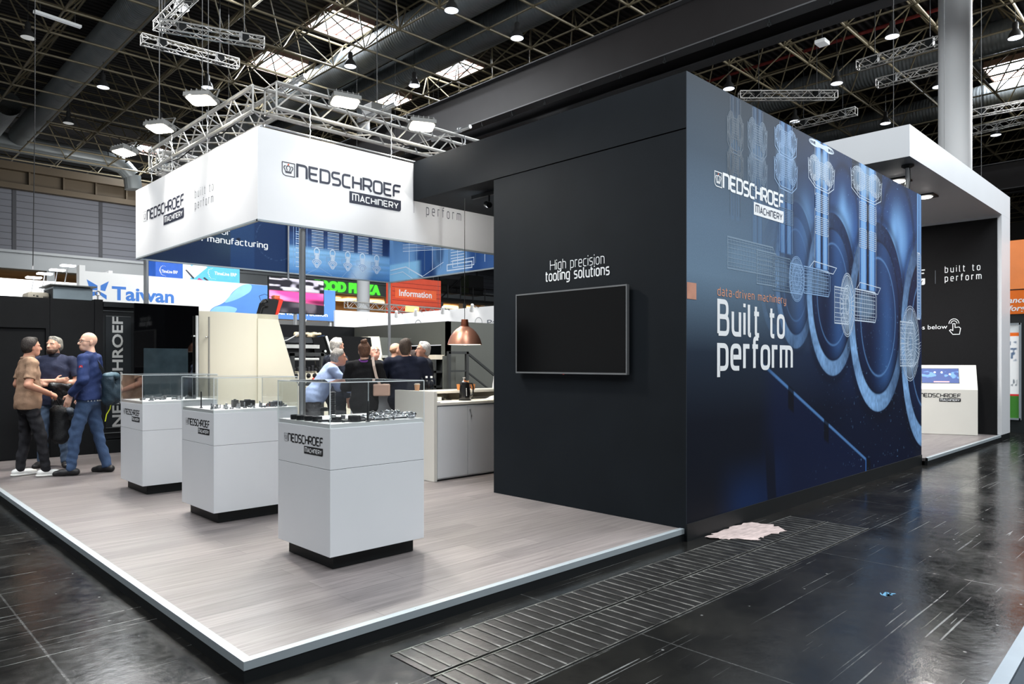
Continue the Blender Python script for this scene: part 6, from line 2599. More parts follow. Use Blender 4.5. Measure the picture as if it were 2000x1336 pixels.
# skylights
M_SKY = mat('daylight_pane', (240, 246, 255), .5, emit=(226, 238, 255), estr=7)
M_RIM = mat('skylight_rim', (150, 120, 108), .6, var=.1, emit=(255, 220, 210), estr=.0)
for n_, (cx, cy, sx, sy, lab) in enumerate(((15.0, 24.3, 2.1, 2.3, 'bright roof skylight above the truss corner, nearest of all'), (14.9, 30.0, 2.1, 2.3, 'bright roof skylight behind the nearest one, above the left truss'),
                                          (21.5, 24.2, 1.9, 2.3, 'bright roof skylight just above the left end of the dark girder'), (15.1, 49.9, 2.4, 2.2, 'far low skylight at the left end of the banner truss'),
                                          (41.6, 4.5, 2.4, 2.0, 'bright roof skylight right of the white column'), (21.5, 30.2, 1.9, 2.2, 'bright skylight directly behind the truss floodlights'))):
    t = thing('skylight', lab, 'skylight', (cx, cy, RZ), 0, 'roof skylights')
    mb = MB()
    for k in range(4):
        x0 = cx - sx / 2 + sx * k / 4
        mb.add([(x0 + .03, cy - sy / 2, RZ - .03), (x0 + sx / 4 - .03, cy - sy / 2, RZ - .03), (x0 + sx / 4 - .03, cy + sy / 2, RZ - .03), (x0 + .03, cy + sy / 2, RZ - .03)], [(0, 1, 2, 3)])
    mb.build('glass_panes', M_SKY, t)
    mb = MB()
    h = .28
    for a in ((cx - sx / 2 - .06, cx - sx / 2, cy - sy / 2, cy + sy / 2), (cx + sx / 2, cx + sx / 2 + .06, cy - sy / 2, cy + sy / 2),
              (cx - sx / 2, cx + sx / 2, cy - sy / 2 - .06, cy - sy / 2), (cx - sx / 2, cx + sx / 2, cy + sy / 2, cy + sy / 2 + .06)):
        mb.box(*a, RZ - h, RZ)
    for k in range(1, 4):
        x0 = cx - sx / 2 + sx * k / 4
        mb.box(x0 - .03, x0 + .03, cy - sy / 2, cy + sy / 2, RZ - .06, RZ)
    mb.build('skylight_frame', M_RIM, t)
    al = area_light('skylight_glow', (cx, cy, RZ - .1), (cx, cy, 0), sx, 520, (.88, .94, 1.0), sy)
    al.location = (0, 0, -.1)
    al.parent = t

# ducts
def duct_material():
    m = mat('duct_metal', (128, 134, 136), .4, .3, var=.08, scale=.6)
    nt = m.node_tree
    b = nt.nodes['Principled BSDF']
    tc = nt.nodes.new('ShaderNodeTexCoord')
    wv = nt.nodes.new('ShaderNodeTexWave')
    wv.bands_direction = 'Y'
    wv.inputs['Scale'].default_value = 2.0
    bp = nt.nodes.new('ShaderNodeBump')
    bp.inputs['Strength'].default_value = .35
    bp.inputs['Distance'].default_value = .03
    nt.links.new(tc.outputs['Object'], wv.inputs['Vector'])
    nt.links.new(wv.outputs['Fac'], bp.inputs['Height'])
    nt.links.new(bp.outputs[0], b.inputs['Normal'])
    return m


M_DUCT = duct_material()
for x, y0, y1, z, r, lab in ((7.5, 12, 48.9, 15.45, .62, 'wide grey air duct crossing the dark roof at the upper left'),
                             (16.4, 6, 50, 15.5, .66, 'large ribbed air duct left of the dark girder, the nearer of two'),
                             (18.7, 4, 50, 15.5, .66, 'large ribbed air duct left of the dark girder, the farther of two'),
                             (34.7, -8, 40, 15.5, .66, 'silver ribbed air duct passing behind the white column'),
                             (42.3, -10, 40, 15.4, .66, 'ribbed air duct far right, below the right skylight')):
    o = MB().tube((0, y0, 0), (0, y1, 0), r, 28).build('air_duct', M_DUCT, None, smooth=True)
    o.location = (x, 0, z)
    tag(o, lab, 'air duct', 'roof air ducts')
t = thing('duct_elbow', 'short grey duct running along the brown beam and bending up', 'air duct', (10, 50.3, 14.9))
mb = MB()
mb.path([(3, 49.6, 15.1), (12.4, 49.6, 15.1), (13.4, 49.6, 14.9), (14.0, 49.6, 14.3), (14.1, 49.6, 13.4)], .55, 20)
mb.build('duct_tube', M_DUCT, t, smooth=True)
t = thing('duct_stub', 'open end of a grey duct at the left picture edge', 'air duct', (6.6, 45.5, 15.2))
mb = MB()
mb.tube((5.6, 41.0, 14.9), (5.6, 47.4, 14.9), .62, 26, caps=False)
mb.build('duct_tube', M_DUCT, t, smooth=True)

# big double girder, and its twin further back
M_GIRDER = mat('dark_steel_girder', (40, 37, 38), .45, .3, var=.14, scale=.7)
M_FLANGE = mat('grey_flange', (98, 98, 100), .45, .3, var=.06, scale=.7)
for x0, y0, y1, lab in ((17.6, -6, 50, 'near dark steel double girder crossing above the booth'), (45.6, -14, 50, 'far dark steel double girder low at the right behind the column')):
    t = thing('roof_girder', lab, 'girder', (x0, 20, 11.1))
    for dx in (0, 1.25):
        mb = MB()
        x = x0 + dx
        mb.box(x - .012, x + .012, y0, y1, 11.14, 12.58)
        y = y0 + 1
        while y < y1:
            mb.box(x + .012, x + .22, y, y + .02, 11.14, 12.58)
            y += 3.4
        mb.build('girder_web', M_GIRDER, t)
        mb = MB()
        mb.box(x - .24, x + .24, y0, y1, 12.58, 12.62)
        mb.box(x - .24, x + .24, y0, y1, 11.10, 11.14)
        mb.build('girder_flange', M_FLANGE, t)
    if x0 < 20:
        for k in range(14):
            mb = MB()
            yy = 4 + 1.7 * k
            mb.tube((x0 - .18, yy, 11.1), (x0 - .18, yy, 10.98), .025, 6)
            for q in range(8):
                a, b = 2 * PI * q / 8, 2 * PI * (q + 1) / 8
                mb.tube((x0 - .18, yy + .05 * math.cos(a), 10.93 + .05 * math.sin(a)), (x0 - .18, yy + .05 * math.cos(b), 10.93 + .05 * math.sin(b)), .014, 5)
            mb.build('lifting_hook', M_PLINTH, t)
for x, y0, y1 in ((31.2, -6, 40), (26.5, 2, 40)):
    o = MB().tube((0, y0, 0), (0, y1, 0), .075, 10).build('sprinkler_pipe', mat('red_pipe', (132, 44, 40), .5), None, smooth=True)
    o.location = (x, 0, 15.95)
    tag(o, 'red sprinkler pipe under the roof, ' + ('the one passing highest behind the girder' if x > 30 else 'the lower one nearer the girder'), 'pipe', 'red sprinkler pipes')

# tube lamps
for (p, q, lab) in (((18.8, 16.0, 10.85), (18.8, 14.45, 10.85), 'white tube lamp hanging under the dark girder'), ((4.2, 27.3, 14.3), (5.75, 27.5, 14.3), 'white tube lamp on the roof frame at the upper left')):
    t = thing('tube_lamp', lab, 'lamp', p)
    p, q = Vector(p), Vector(q)
    d = (q - p).normalized()
    s = d.cross(Vector((0, 0, 1))) * .09
    mb = MB()
    vs = [p + s, p - s, q - s, q + s]
    up_ = Vector((0, 0, .09))
    mb.add([tuple(v) for v in vs] + [tuple(v + up_) for v in vs], [(0, 1, 2, 3), (7, 6, 5, 4), (0, 4, 5, 1), (1, 5, 6, 2), (2, 6, 7, 3), (3, 7, 4, 0)])
    mb.build('lamp_housing', mat('white_lamp_housing', (206, 208, 206), .4, emit=(230, 235, 240), estr=.25), t)
    mb = MB()
    for e in (p + d * .2, q - d * .2):
        mb = MB()
        mb.tube(e + Vector((0, 0, .09)), Vector((e.x, e.y, 11.10 if e.x > 15 else RZ)), .008, 6)
        mb.build('lamp_hanger', M_STEEL, t)

# high-bay lamps
M_BELL = mat('lamp_bell', (60, 60, 60), .4, .4)
M_BELLGLOW = mat('bell_lens', (236, 240, 248), .3, emit=(232, 240, 255), estr=2.6)
M_BELLDIM = mat('bell_lens_dim', (190, 190, 186), .3, emit=(230, 232, 230), estr=.35)
LAMPS = [(4.2, 28.3, 0), (7.6, 31.7, 1), (7.7, 38.2, 0), (11.1, 35.1, 0), (10.9, 28.5, 1), (14.2, 15.6, 1), (17.3, 15.5, 1), (7.5, 22.0, 1), (14.2, 22.1, 1), (17.3, 21.9, 1),
         (27.5, 12.4, 1), (33.8, 12.2, 1), (27.2, 5.6, 1), (30.6, 2.4, 1), (37.4, 9.1, 1), (33.9, 5.8, 1), (30.3, 8.8, 1), (43.6, 5.6, 1)]
bell0 = None
WHERE = ['at the upper left edge, unlit', 'left of the crossing small trusses, below the wide duct', 'low on the left above the brown beam, nearly dark', 'left of the banner truss floodlights', 'above the front corner floodlight',
         'at the top edge between the two ribbed ducts', 'just left of the dark girder', 'beside the crossed small trusses at the top', 'below the nearest skylight', 'in front of the skylight left of the girder',
         'just over the mural top edge, leftmost there', 'over the slope of the mural top edge', 'left of the white column, highest there', 'right of the white column near the top', 'over the white portal roof',
         'half hidden by the left side of the white column', 'in the middle of the silver duct', 'right of the white column, hanging low']
for i, (x, y, lit) in enumerate(LAMPS):
    t = thing('high_bay_lamp', 'bell-shaped hall lamp ' + WHERE[i], 'lamp', (x, y, 13.7), 0, 'bell-shaped hall lamps')
    mb = MB()
    mb.lathe([(.25, .0), (.24, .06), (.19, .20), (.11, .30), (.10, .32), (.10, .55), (.06, .60), (0, .60)], (x, y, 13.7), 20)
    mb.build('lamp_bell', M_BELL, t, smooth=True)
    mb = MB()
    mb.lathe([(.24, .0), (.15, -.03), (0, -.045)], (x, y, 13.70), 20)
    mb.build('lamp_lens', M_BELLGLOW if lit else M_BELLDIM, t, smooth=True)
    mb = MB()
    mb.tube((x, y, 14.28), (x, y, hang_top(x, y)), .012, 6)
    mb.build('lamp_hook', M_BELL, t)
t = thing('box_lamp', 'small square white lamp high over the mural by the red pipe', 'lamp', (26.0, 7.7, 13.7))
mb = MB()
mb.rbox(25.75, 26.25, 7.5, 7.9, 13.7, 13.85, .03)
mb.build('lamp_body', mat('white_lamp_housing'), t)
mb = MB()
mb.tube((26, 7.7, 13.85), (26, 7.7, RZ), .012, 6)
mb.build('lamp_rod', M_BELL, t)

# short lighting trusses hung below the roof frame
TR = [((6.4, 22.6), (9.6, 22.3), 'short silver truss at the upper left, the lower of the long pair'), ((6.5, 21.1), (9.5, 19.95), 'short silver truss at the upper left, the upper of the long pair'),
      ((6.8, 18.9), (6.8, 22.2), 'short silver truss crossing the other two at the upper left'), ((25.6, 10.9), (28.4, 8.1), 'short level silver truss over the mural'),
      ((30.9, 11.1), (30.9, 8.2), 'short slanting silver truss over the mural top edge'), ((26.0, 6.4), (25.9, 3.4), 'silver truss left of the column, upper one'),
      ((28.3, 6.5), (28.4, 3.6), 'silver truss left of the column, lower one'), ((34.9, 5.0), (35.3, 2.0), 'silver truss right of the column, upper one'), ((37.7, 5.6), (37.3, 2.2), 'silver truss right of the column, lower one')]
for (a, b, lab) in TR:
    t = thing('hung_truss', lab, 'truss', ((a[0] + b[0]) / 2, (a[1] + b[1]) / 2, 12.5), 0, 'short hung trusses')
    mb = MB()
    TZZ = 12.9 if 'crossing' in lab else 12.5
    box_truss(mb, (*a, TZZ), (*b, TZZ), .30, .026, .011, .30)
    mb.build('truss_frame', M_TRUSS, t)
    for f in (.2, .8):
        mb = MB()
        x, y = a[0] + (b[0] - a[0]) * f, a[1] + (b[1] - a[1]) * f
        mb.tube((x, y, TZZ), (x, y, hang_top(x, y)), .014, 6)
        mb.box(x - .12, x + .12, y - .12, y + .12, TZZ - .10, TZZ + .22)
        mb.build('truss_sling', M_PLINTH, t)
# wires that carry the banner truss, and a long dark cable at the left
for i, (x, y) in enumerate(((2.13, 7.72), (2.13, 5.9), (2.13, 6.1))):
    mb = MB()
    mb.tube((x, y, 4.63), (x, y, RZ), .0045, 5)
    tag(mb.build('suspension_wire', mat('dull_wire', (96, 96, 96), .5, .3)), 'thin suspension wire from the roof to the banner truss', 'wire', 'suspension wires')
mb = MB()
mb.path([(3.15, 21.5, RZ), (3.15, 21.5, 9.0), (3.10, 21.5, 4.3)], .012, 6)
tag(mb.build('hanging_cable', mat('black_cable')), 'long dark cable hanging from the roof in front of the grey wall panels', 'cable')
for x, y, zt in ((10.3, .3, 4.945), (13.0, .3, 4.945), (15.2, .2, 4.945)):
    mb = MB()
    mb.tube((x, y, zt), (x, y, RZ), .0035, 5)
    tag(mb.build('suspension_wire', mat('dull_wire')), 'thin suspension wire rising from the white portal roof', 'wire', 'portal suspension wires')
# speaker box near the truss
t = thing('hall_speaker', 'grey hall loudspeaker box left of the dark girder, above the floodlights', 'loudspeaker', (12.3, 17.3, 9.9))
mb = MB()
mb.rbox(11.9, 12.7, 17.0, 17.6, 9.95, 10.35, .03)
mb.build('speaker_box', mat('speaker_grey', (104, 104, 102), .5), t)
mb = MB()
mb.tube((12.3, 17.3, 10.3), (12.3, 17.3, RZ), .02, 6)
mb.build('speaker_rod', M_BELL, t)
# far closing wall to the right
mb = MB()
mb.box(78, 78.3, -45, 60, 0, 16.6)
structure(mb.build('wall_far_right', mat('far_hall_wall', (64, 62, 60), .7, var=.1, scale=.2)))

for x, y, z, own in ((6.9, 22.4, 5.2, 'blue and cyan banner box'), (9.3, 22.4, 5.2, 'blue and cyan banner box'), (16.5, 22.2, 5.25, 'orange-red sign box'), (18.6, 22.2, 5.25, 'orange-red sign box'), (14.2, 21.6, 3.95, 'lattice girder'), (18.4, 21.6, 3.95, 'lattice girder')):
    mb = MB()
    mb.tube((x, y, z - .02), (x, y, RZ), .006, 5)
    tag(mb.build('hanging_wire', mat('dull_wire')), 'thin wire holding the ' + own + ' from the roof', 'wire', 'wires of the ' + own)
# ------------------------------------------------------------------ people: smooth continuous bodies from blended limbs
def V3(*a):
    return np.array(a, dtype=np.float64)


def rotz(a):
    c, s = math.cos(a), math.sin(a)
    return np.array([[c, -s, 0], [s, c, 0], [0, 0, 1.0]])


def rotx(a):
    c, s = math.cos(a), math.sin(a)
    return np.array([[1, 0, 0], [0, c, -s], [0, s, c]])


def roty(a):
    c, s = math.cos(a), math.sin(a)
    return np.array([[c, 0, s], [0, 1, 0], [-s, 0, c]])


def limb(a, b, r1, r2, k=.02, cut=None, flat_n=None, flat_f=1.0):
    return dict(t='l', a=np.array(a, float), b=np.array(b, float), r1=r1, r2=r2, k=k, cut=cut, n=flat_n, f=flat_f)


def egg(c, r, R=None, k=.02, cut=None):
    return dict(t='e', c=np.array(c, float), r=np.array(r, float), R=np.eye(3) if R is None else R, k=k, cut=cut)


def sdf_eval(prims, res, pad=.03):
    lo = np.full(3, 1e9)
    hi = np.full(3, -1e9)
    boxes = []
    for p in prims:
        if p['t'] == 'l':
            m = max(p['r1'], p['r2'])
            a, b = np.minimum(p['a'], p['b']) - m, np.maximum(p['a'], p['b']) + m
        else:
            m = np.abs(p['R']) @ p['r']
            a, b = p['c'] - m, p['c'] + m
        boxes.append((a, b))
        lo = np.minimum(lo, a)
        hi = np.maximum(hi, b)
    lo -= pad
    hi += pad
    n = np.ceil((hi - lo) / res).astype(int) + 1
    F = np.full(n, .08, np.float32)
    ax = [lo[i] + res * np.arange(n[i]) for i in range(3)]
    for p, (a, b) in zip(prims, boxes):
        m = .05 + p['k']
        i0 = np.maximum(((a - m - lo) / res).astype(int), 0)
        i1 = np.minimum(((b + m - lo) / res).astype(int) + 2, n)
        X, Y, Z = np.meshgrid(*[ax[i][i0[i]:i1[i]] for i in range(3)], indexing='ij', sparse=True)
        if p['t'] == 'l':
            ba = p['b'] - p['a']
            l2 = max(ba @ ba, 1e-9)
            px, py, pz = X - p['a'][0], Y - p['a'][1], Z - p['a'][2]
            t = np.clip((px * ba[0] + py * ba[1] + pz * ba[2]) / l2, 0, 1)
            ox, oy, oz = px - ba[0] * t, py - ba[1] * t, pz - ba[2] * t
            if p['n'] is not None:
                nn = p['n']
                dn = (ox * nn[0] + oy * nn[1] + oz * nn[2]) * (1 / p['f'] - 1)
                ox, oy, oz = ox + nn[0] * dn, oy + nn[1] * dn, oz + nn[2] * dn
            d = np.sqrt(ox * ox + oy * oy + oz * oz) - (p['r1'] + (p['r2'] - p['r1']) * t)
        else:
            px, py, pz = X - p['c'][0], Y - p['c'][1], Z - p['c'][2]
            R = p['R']
            q = [px * R[0, j] + py * R[1, j] + pz * R[2, j] for j in range(3)]
            r = p['r']
            k0 = np.sqrt((q[0] / r[0]) ** 2 + (q[1] / r[1]) ** 2 + (q[2] / r[2]) ** 2)
            k1 = np.sqrt((q[0] / r[0] ** 2) ** 2 + (q[1] / r[1] ** 2) ** 2 + (q[2] / r[2] ** 2) ** 2) + 1e-9
            d = k0 * (k0 - 1) / k1
        if p['cut']:
            for c, nv in p['cut']:
                d = np.maximum(d, (X - c[0]) * nv[0] + (Y - c[1]) * nv[1] + (Z - c[2]) * nv[2])
        S = F[i0[0]:i1[0], i0[1]:i1[1], i0[2]:i1[2]]
        k = p['k']
        h = np.clip(.5 + .5 * (S - d) / k, 0, 1)
        S[...] = (S * (1 - h) + d * h - k * h * (1 - h)).astype(np.float32)
    return F, lo, ax


def nets(F, lo, res):
    """surface nets"""
    s = F < 0
    nx, ny, nz = F.shape
    c = np.zeros((nx - 1, ny - 1, nz - 1), np.uint8)
    for i in (0, 1):
        for j in (0, 1):
            for k in (0, 1):
                c += s[i:nx - 1 + i, j:ny - 1 + j, k:nz - 1 + k]
    act = np.argwhere((c > 0) & (c < 8))
    idx = np.full(c.shape, -1, np.int32)
    idx[tuple(act.T)] = np.arange(len(act))
    acc = np.zeros((len(act), 3))
    cnt = np.zeros(len(act))
    cor = [(i, j, k) for i in (0, 1) for j in (0, 1) for k in (0, 1)]
    val = {q: F[act[:, 0] + q[0], act[:, 1] + q[1], act[:, 2] + q[2]] for q in cor}
    for a in cor:
        for ax_ in range(3):
            if a[ax_] == 0:
                b = list(a)
                b[ax_] = 1
                va, vb = val[a], val[tuple(b)]
                m = (va < 0) != (vb < 0)
                t = np.where(m, va / np.where(m, va - vb, 1), 0)
                pt = np.repeat(np.array(a, float)[None], len(act), 0)
                pt[:, ax_] += t
                acc += pt * m[:, None]
                cnt += m
    P = lo + res * (act + acc / cnt[:, None])
    Q = []
    for ax_ in range(3):
        u, v = (ax_ + 1) % 3, (ax_ + 2) % 3
        sl0 = [slice(None)] * 3
        sl1 = [slice(None)] * 3
        sl0[ax_] = slice(0, -1)
        sl1[ax_] = slice(1, None)
        e = np.argwhere(s[tuple(sl0)] != s[tuple(sl1)])
        e = e[(e[:, u] > 0) & (e[:, v] > 0) & (e[:, u] < F.shape[u] - 1) & (e[:, v] < F.shape[v] - 1)]
        fl = s[tuple(e.T)]
        du, dv = np.eye(3, dtype=int)[u], np.eye(3, dtype=int)[v]
        q = np.stack([idx[tuple((e - du - dv).T)], idx[tuple((e - dv).T)], idx[tuple(e.T)], idx[tuple((e - du).T)]], 1)
        q[~fl] = q[~fl][:, ::-1]
        Q.append(q)
    return P, np.concatenate(Q)


def sdf_part(name, prims, material, parent, res=.0075, wob=0.0, seed=1):
    F, lo, ax = sdf_eval(prims, res)
    if wob:
        rs = np.random.RandomState(seed)
        X, Y, Z = np.meshgrid(*[a.astype(np.float32) for a in ax], indexing='ij', sparse=True)
        for _ in range(5):
            d = rs.normal(size=3)
            d /= np.linalg.norm(d)
            f = rs.uniform(28, 75)
            F += np.float32(wob) * np.sin(f * (d[0] * X + d[1] * Y + d[2] * Z) + rs.rand() * 6 + 2.2 * np.sin(14 * (d[1] * X - d[2] * Y + d[0] * Z)))
    P, Q = nets(F, lo, res)
    me = bpy.data.meshes.new(name)
    me.vertices.add(len(P))
    me.vertices.foreach_set('co', P.astype(np.float32).ravel())
    me.loops.add(Q.size)
    me.loops.foreach_set('vertex_index', Q.astype(np.int32).ravel())
    me.polygons.add(len(Q))
    me.polygons.foreach_set('loop_start', np.arange(0, Q.size, 4, dtype=np.int32))
    me.polygons.foreach_set('loop_total', np.full(len(Q), 4, dtype=np.int32))
    me.polygons.foreach_set('use_smooth', np.ones(len(Q), bool))
    me.update(calc_edges=True)
    me.validate()
    me.materials.append(material)
    o = bpy.data.objects.new(name, me)
    COL.objects.link(o)
    o.parent = parent
    return o


def skin(i=0):
    c = ((214, 164, 140), (206, 152, 128), (220, 176, 154), (212, 158, 138))[i % 4]
    m = mat('skin_tone_%s' % 'abcd'[i % 4], c, .5, var=.05, scale=12, spec=.35)
    m.node_tree.nodes['Principled BSDF'].inputs['Subsurface Weight'].default_value = .08
    return m


def norm(v):
    return v / (np.linalg.norm(v) + 1e-9)


def hand_prims(w, d, n, side, curl=.5, spread=1.0, s=1.0):
    """w wrist, d direction of the hand, n palm normal; side +1 puts the thumb on d x n"""
    d = norm(d)
    n = norm(n - d * (n @ d))
    sd = np.cross(d, n) * side
    out = [limb(w, w + d * .045 * s, .026 * s, .034 * s, .012, None, n, .58), limb(w + d * .04 * s, w + d * .085 * s, .036 * s, .037 * s, .012, None, n, .5)]
    for off, L in ((.030, .068), (.010, .077), (-.010, .072), (-.029, .056)):
        a = w + d * .092 * s + sd * off * s * spread
        c, q = curl, d
        for seg, r1, r2 in ((.45, .0095, .0088), (.32, .0088, .0082), (.26, .0082, .0070)):
            ang = c * .75
            q = norm(q * math.cos(ang) + n * math.sin(ang))
            b = a + q * L * seg * s
            out.append(limb(a, b, r1 * s, r2 * s, .005))
            a = b
    a = w + d * .022 * s + sd * .026 * s
    q = norm(d * .62 + sd * .72 + n * .25)
    b = a + q * .042 * s
    out.append(limb(a, b, .0125 * s, .0105 * s, .009))
    q2 = norm(d * .88 + sd * .25 + n * (.25 + .3 * curl))
    out.append(limb(b, b + q2 * .033 * s, .0105 * s, .0085 * s, .005))
    return out


def person(label, loc, fwd, H=1.76, lean=0.0, lean_side=0.0, head_yaw=0.0, head_pitch=0.0, arms=None, feet=None, build=1.0,
           shirt=(90, 90, 90), sleeve='long', trousers=(40, 44, 54), shoes=(24, 24, 26), hair='short', hair_col=(60, 44, 34),
           skin_i=0, glasses=False, collar=None, hem=.80, beard=None, res=.0075, undershirt=None, group=None, soles=None, belly=1.0):
    """fwd = world direction the chest faces. Local frame: x right of the person, y forward, z up."""
    yaw = math.atan2(-fwd[0], fwd[1])
    t = thing('person', label, 'person', (loc[0], loc[1], PZ), yaw, group)
    k = H / 1.76
    arms = arms or {}
    feet = feet or ((-.10, 0.0, .1), (.10, 0.02, -.1))
    B = build
    RL = rotx(-lean) @ roty(lean_side)
    hip = V3(0, 0, .93)

    def T(x, y, z):                      # torso point after leaning about the hips
        return (hip + RL @ (V3(x, y, z) - hip)) * k
    RT = RL
    sk = skin(skin_i)
    # ---- joints
    sh = {-1: T(-.185 * B, -.005, 1.445), 1: T(.185 * B, -.005, 1.445)}
    nb = T(0, -.015, 1.50)
    hc = T(0, .02, 1.655) + V3(0, 0, 0)
    RH = RL @ rotz(head_yaw) @ rotx(-head_pitch) if lean < .25 else rotz(head_yaw) @ rotx(-head_pitch - lean * .3)

    def Hd(x, y, z):
        return hc + RH @ (V3(x, y, z) * k)
    ik = k
    # ---- legs
    legs = {}
    for s_, (fx, fy, ft) in zip((-1, 1), feet):
        hp = V3(.088 * s_, 0, .93) * k
        an = V3(fx, fy, .085 * 1.0) * k
        mid = (hp + an) / 2 + V3(.012 * s_, .03, .015) * k
        fd = rotz(ft) @ V3(0, 1, 0)
        legs[s_] = (hp, mid, an, fd)
    # ---- arms
    armj = {}
    for s_ in (-1, 1):
        a = arms.get(s_)
        if a is None:
            el = sh[s_] + V3(.05 * s_, -.02, -.30) * k
            wr = el + V3(.01 * s_, .06, -.25) * k
            a = (el, wr, None, None, .45)
        else:
            a = (V3(*a[0]) * k, V3(*a[1]) * k) + tuple(a[2:])
        el, wr = a[0], a[1]
        hd = V3(*a[2]) if len(a) > 2 and a[2] is not None else (wr - el)
        pn = V3(*a[3]) if len(a) > 3 and a[3] is not None else V3(-s_, .2, 0)
        curl = a[4] if len(a) > 4 else .45
        armj[s_] = (el, wr, norm(hd), pn, curl)
    # ---- body (one continuous surface)
    P = []
    P += [egg(T(0, 0, 1.30), V3(.165 * B, .108, .20) * k, RT, .05), egg(T(0, .005, 1.10), V3(.148 * B, .105 * belly, .17) * k, RT, .05), egg(V3(0, 0, .96) * k, V3(.160 * B, .112, .13) * k, None, .05)]
    P += [limb(sh[-1], sh[1], .050 * k, .050 * k, .04), limb(nb, Hd(0, -.02, -.07), .058 * k, .052 * k, .03)]
    for s_ in (-1, 1):
        el, wr, hd, pn, curl = armj[s_]
        P += [limb(sh[s_], el, .052 * k * (.6 + .4 * B), .046 * k, .02), limb(el, wr, .047 * k, .029 * k, .012)]
        P += hand_prims(wr, hd, pn, s_ if True else -s_, curl, 1.0, k)
        hp, kn, an, fd = legs[s_]
        P += [limb(hp, kn, .078 * k, .054 * k, .03), limb(kn, an, .052 * k, .036 * k, .02)]
        P += [limb(an + V3(0, 0, -.045) * k - fd * .03 * k, an + fd * .13 * k + V3(0, 0, -.055) * k, .036 * k, .030 * k, .02)]
    # head with face
    P += [egg(Hd(0, -.012, .028), V3(.074, .094, .092) * k, RH, .02), egg(Hd(0, .018, -.035), V3(.062, .074, .082) * k, RH, .03),
          limb(Hd(-.026, .056, -.092), Hd(.026, .056, -.092), .022 * k, .022 * k, .03), egg(Hd(0, .066, -.068), V3(.036, .026, .03) * k, RH, .02),
          limb(Hd(0, .084, .012), Hd(0, .106, -.026), .009 * k, .0145 * k, .010), limb(Hd(-.014, .088, -.030), Hd(.014, .088, -.030), .010 * k, .010 * k, .008),
          limb(Hd(-.042, .070, .026), Hd(.042, .070, .026), .013 * k, .013 * k, .014), egg(Hd(-.042, .053, -.026), V3(.017, .017, .022) * k, RH, .02), egg(Hd(.042, .053, -.026), V3(.017, .017, .022) * k, RH, .02),
          limb(Hd(-.044, .066, .014), Hd(-.016, .077, .014), .0065 * k, .0065 * k, .006), limb(Hd(.044, .066, .014), Hd(.016, .077, .014), .0065 * k, .0065 * k, .006),
          limb(Hd(-.042, .066, -.006), Hd(-.018, .074, -.007), .0055 * k, .0055 * k, .006), limb(Hd(.042, .066, -.006), Hd(.018, .074, -.007), .0055 * k, .0055 * k, .006),
          limb(Hd(-.018, .080, -.058), Hd(.018, .080, -.058), .009 * k, .009 * k, .008)]
    for s_ in (-1, 1):
        P += [egg(Hd(.074 * s_, -.012, -.008), V3(.010, .020, .032) * k, RH @ rotz(-.35 * s_), .006), egg(Hd(.072 * s_, -.004, -.030), V3(.009, .012, .014) * k, RH, .005)]
    sdf_part('body', P, sk, t, res)
    # ---- face details
    mb = MB()
    for s_ in (-1, 1):
        c = Hd(.030 * s_, .0712, .004)
        bm = bmesh.new()
        bmesh.ops.create_uvsphere(bm, u_segments=10, v_segments=8, radius=.0115 * k)
        for q in bm.verts:
            q.co += Vector(c)
        mb.bm(bm, 0)
        c = Hd(.030 * s_, .0788, .004)
        bm = bmesh.new()
        bmesh.ops.create_uvsphere(bm, u_segments=8, v_segments=6, radius=.0050 * k)
        for q in bm.verts:
            q.co += Vector(c)
        mb.bm(bm, 1)
    mb.build('eyes', [mat('eye_white', (214, 206, 200), .3), mat('eye_iris', (50, 40, 34), .2)], t, world=False, smooth=True)
    hm = mat('hair_%d_%d_%d' % tuple(hair_col), hair_col, .6, var=.35, scale=70, bump=.6, bscale=140, stretch=(1, 1, .35)) if hair_col else None
    if hm is not None or True:
        bmtl = hm or sk
        mb = MB()
        for s_ in (-1, 1):
            mb.path([tuple(Hd(.014 * s_, .084, .022)), tuple(Hd(.030 * s_, .086, .029)), tuple(Hd(.046 * s_, .074, .022))], .0042 * k, 6)
        mb.build('eyebrows', hm or mat('pale_brows', (150, 118, 96), .7), t, world=False)
    mb = MB()
    mb.path([tuple(Hd(-.020, .087, -.057)), tuple(Hd(0, .0905, -.055)), tuple(Hd(.020, .087, -.057))], .0042 * k, 6)
    mb.build('lips', mat('lip_tone', (176, 106, 98), .5), t, world=False, smooth=True)
    # ---- hair
    hp_ = []
    if hair in ('short', 'bun', 'curly', 'long'):
        up_n = RH @ norm(V3(0, .62, -.55))
        cut = [(Hd(0, .045, .055), up_n)] if hair != 'short_back' else None
        low = [(Hd(0, 0, -.075), RH @ V3(0, -.15, -1.0))]
        hp_.append(egg(Hd(0, -.020, .036), V3(.082, .100, .094) * k, RH, .012, [(Hd(0, .052, .062), RH @ norm(V3(0, .75, -.66)))]))
        hp_.append(egg(Hd(0, -.034, -.010), V3(.078, .082, .092) * k, RH, .015, [(Hd(0, -.012, 0), RH @ V3(0, 1, 0)), (Hd(0, 0, -.085), RH @ V3(0, 0, -1))]))
        hp_.append(limb(Hd(-.03, .032, .104), Hd(.03, .032, .104), .022 * k, .022 * k, .02))
        if hair == 'bun':
            hp_.append(egg(Hd(0, -.062, .125), V3(.044, .044, .040) * k, RH, .008))
            hp_.append(egg(Hd(.018, -.06, .145), V3(.026, .026, .022) * k, RH, .006))
        if hair == 'curly':
            rn_ = random.Random(5)
            for _ in range(26):
                a, b = rn_.uniform(-1, 1), rn_.uniform(-1, .6)
                hp_.append(egg(Hd(.085 * a, -.06 - .05 * rn_.random(), .06 + .11 * b - .05), V3(.03, .03, .03) * k, RH, .008))
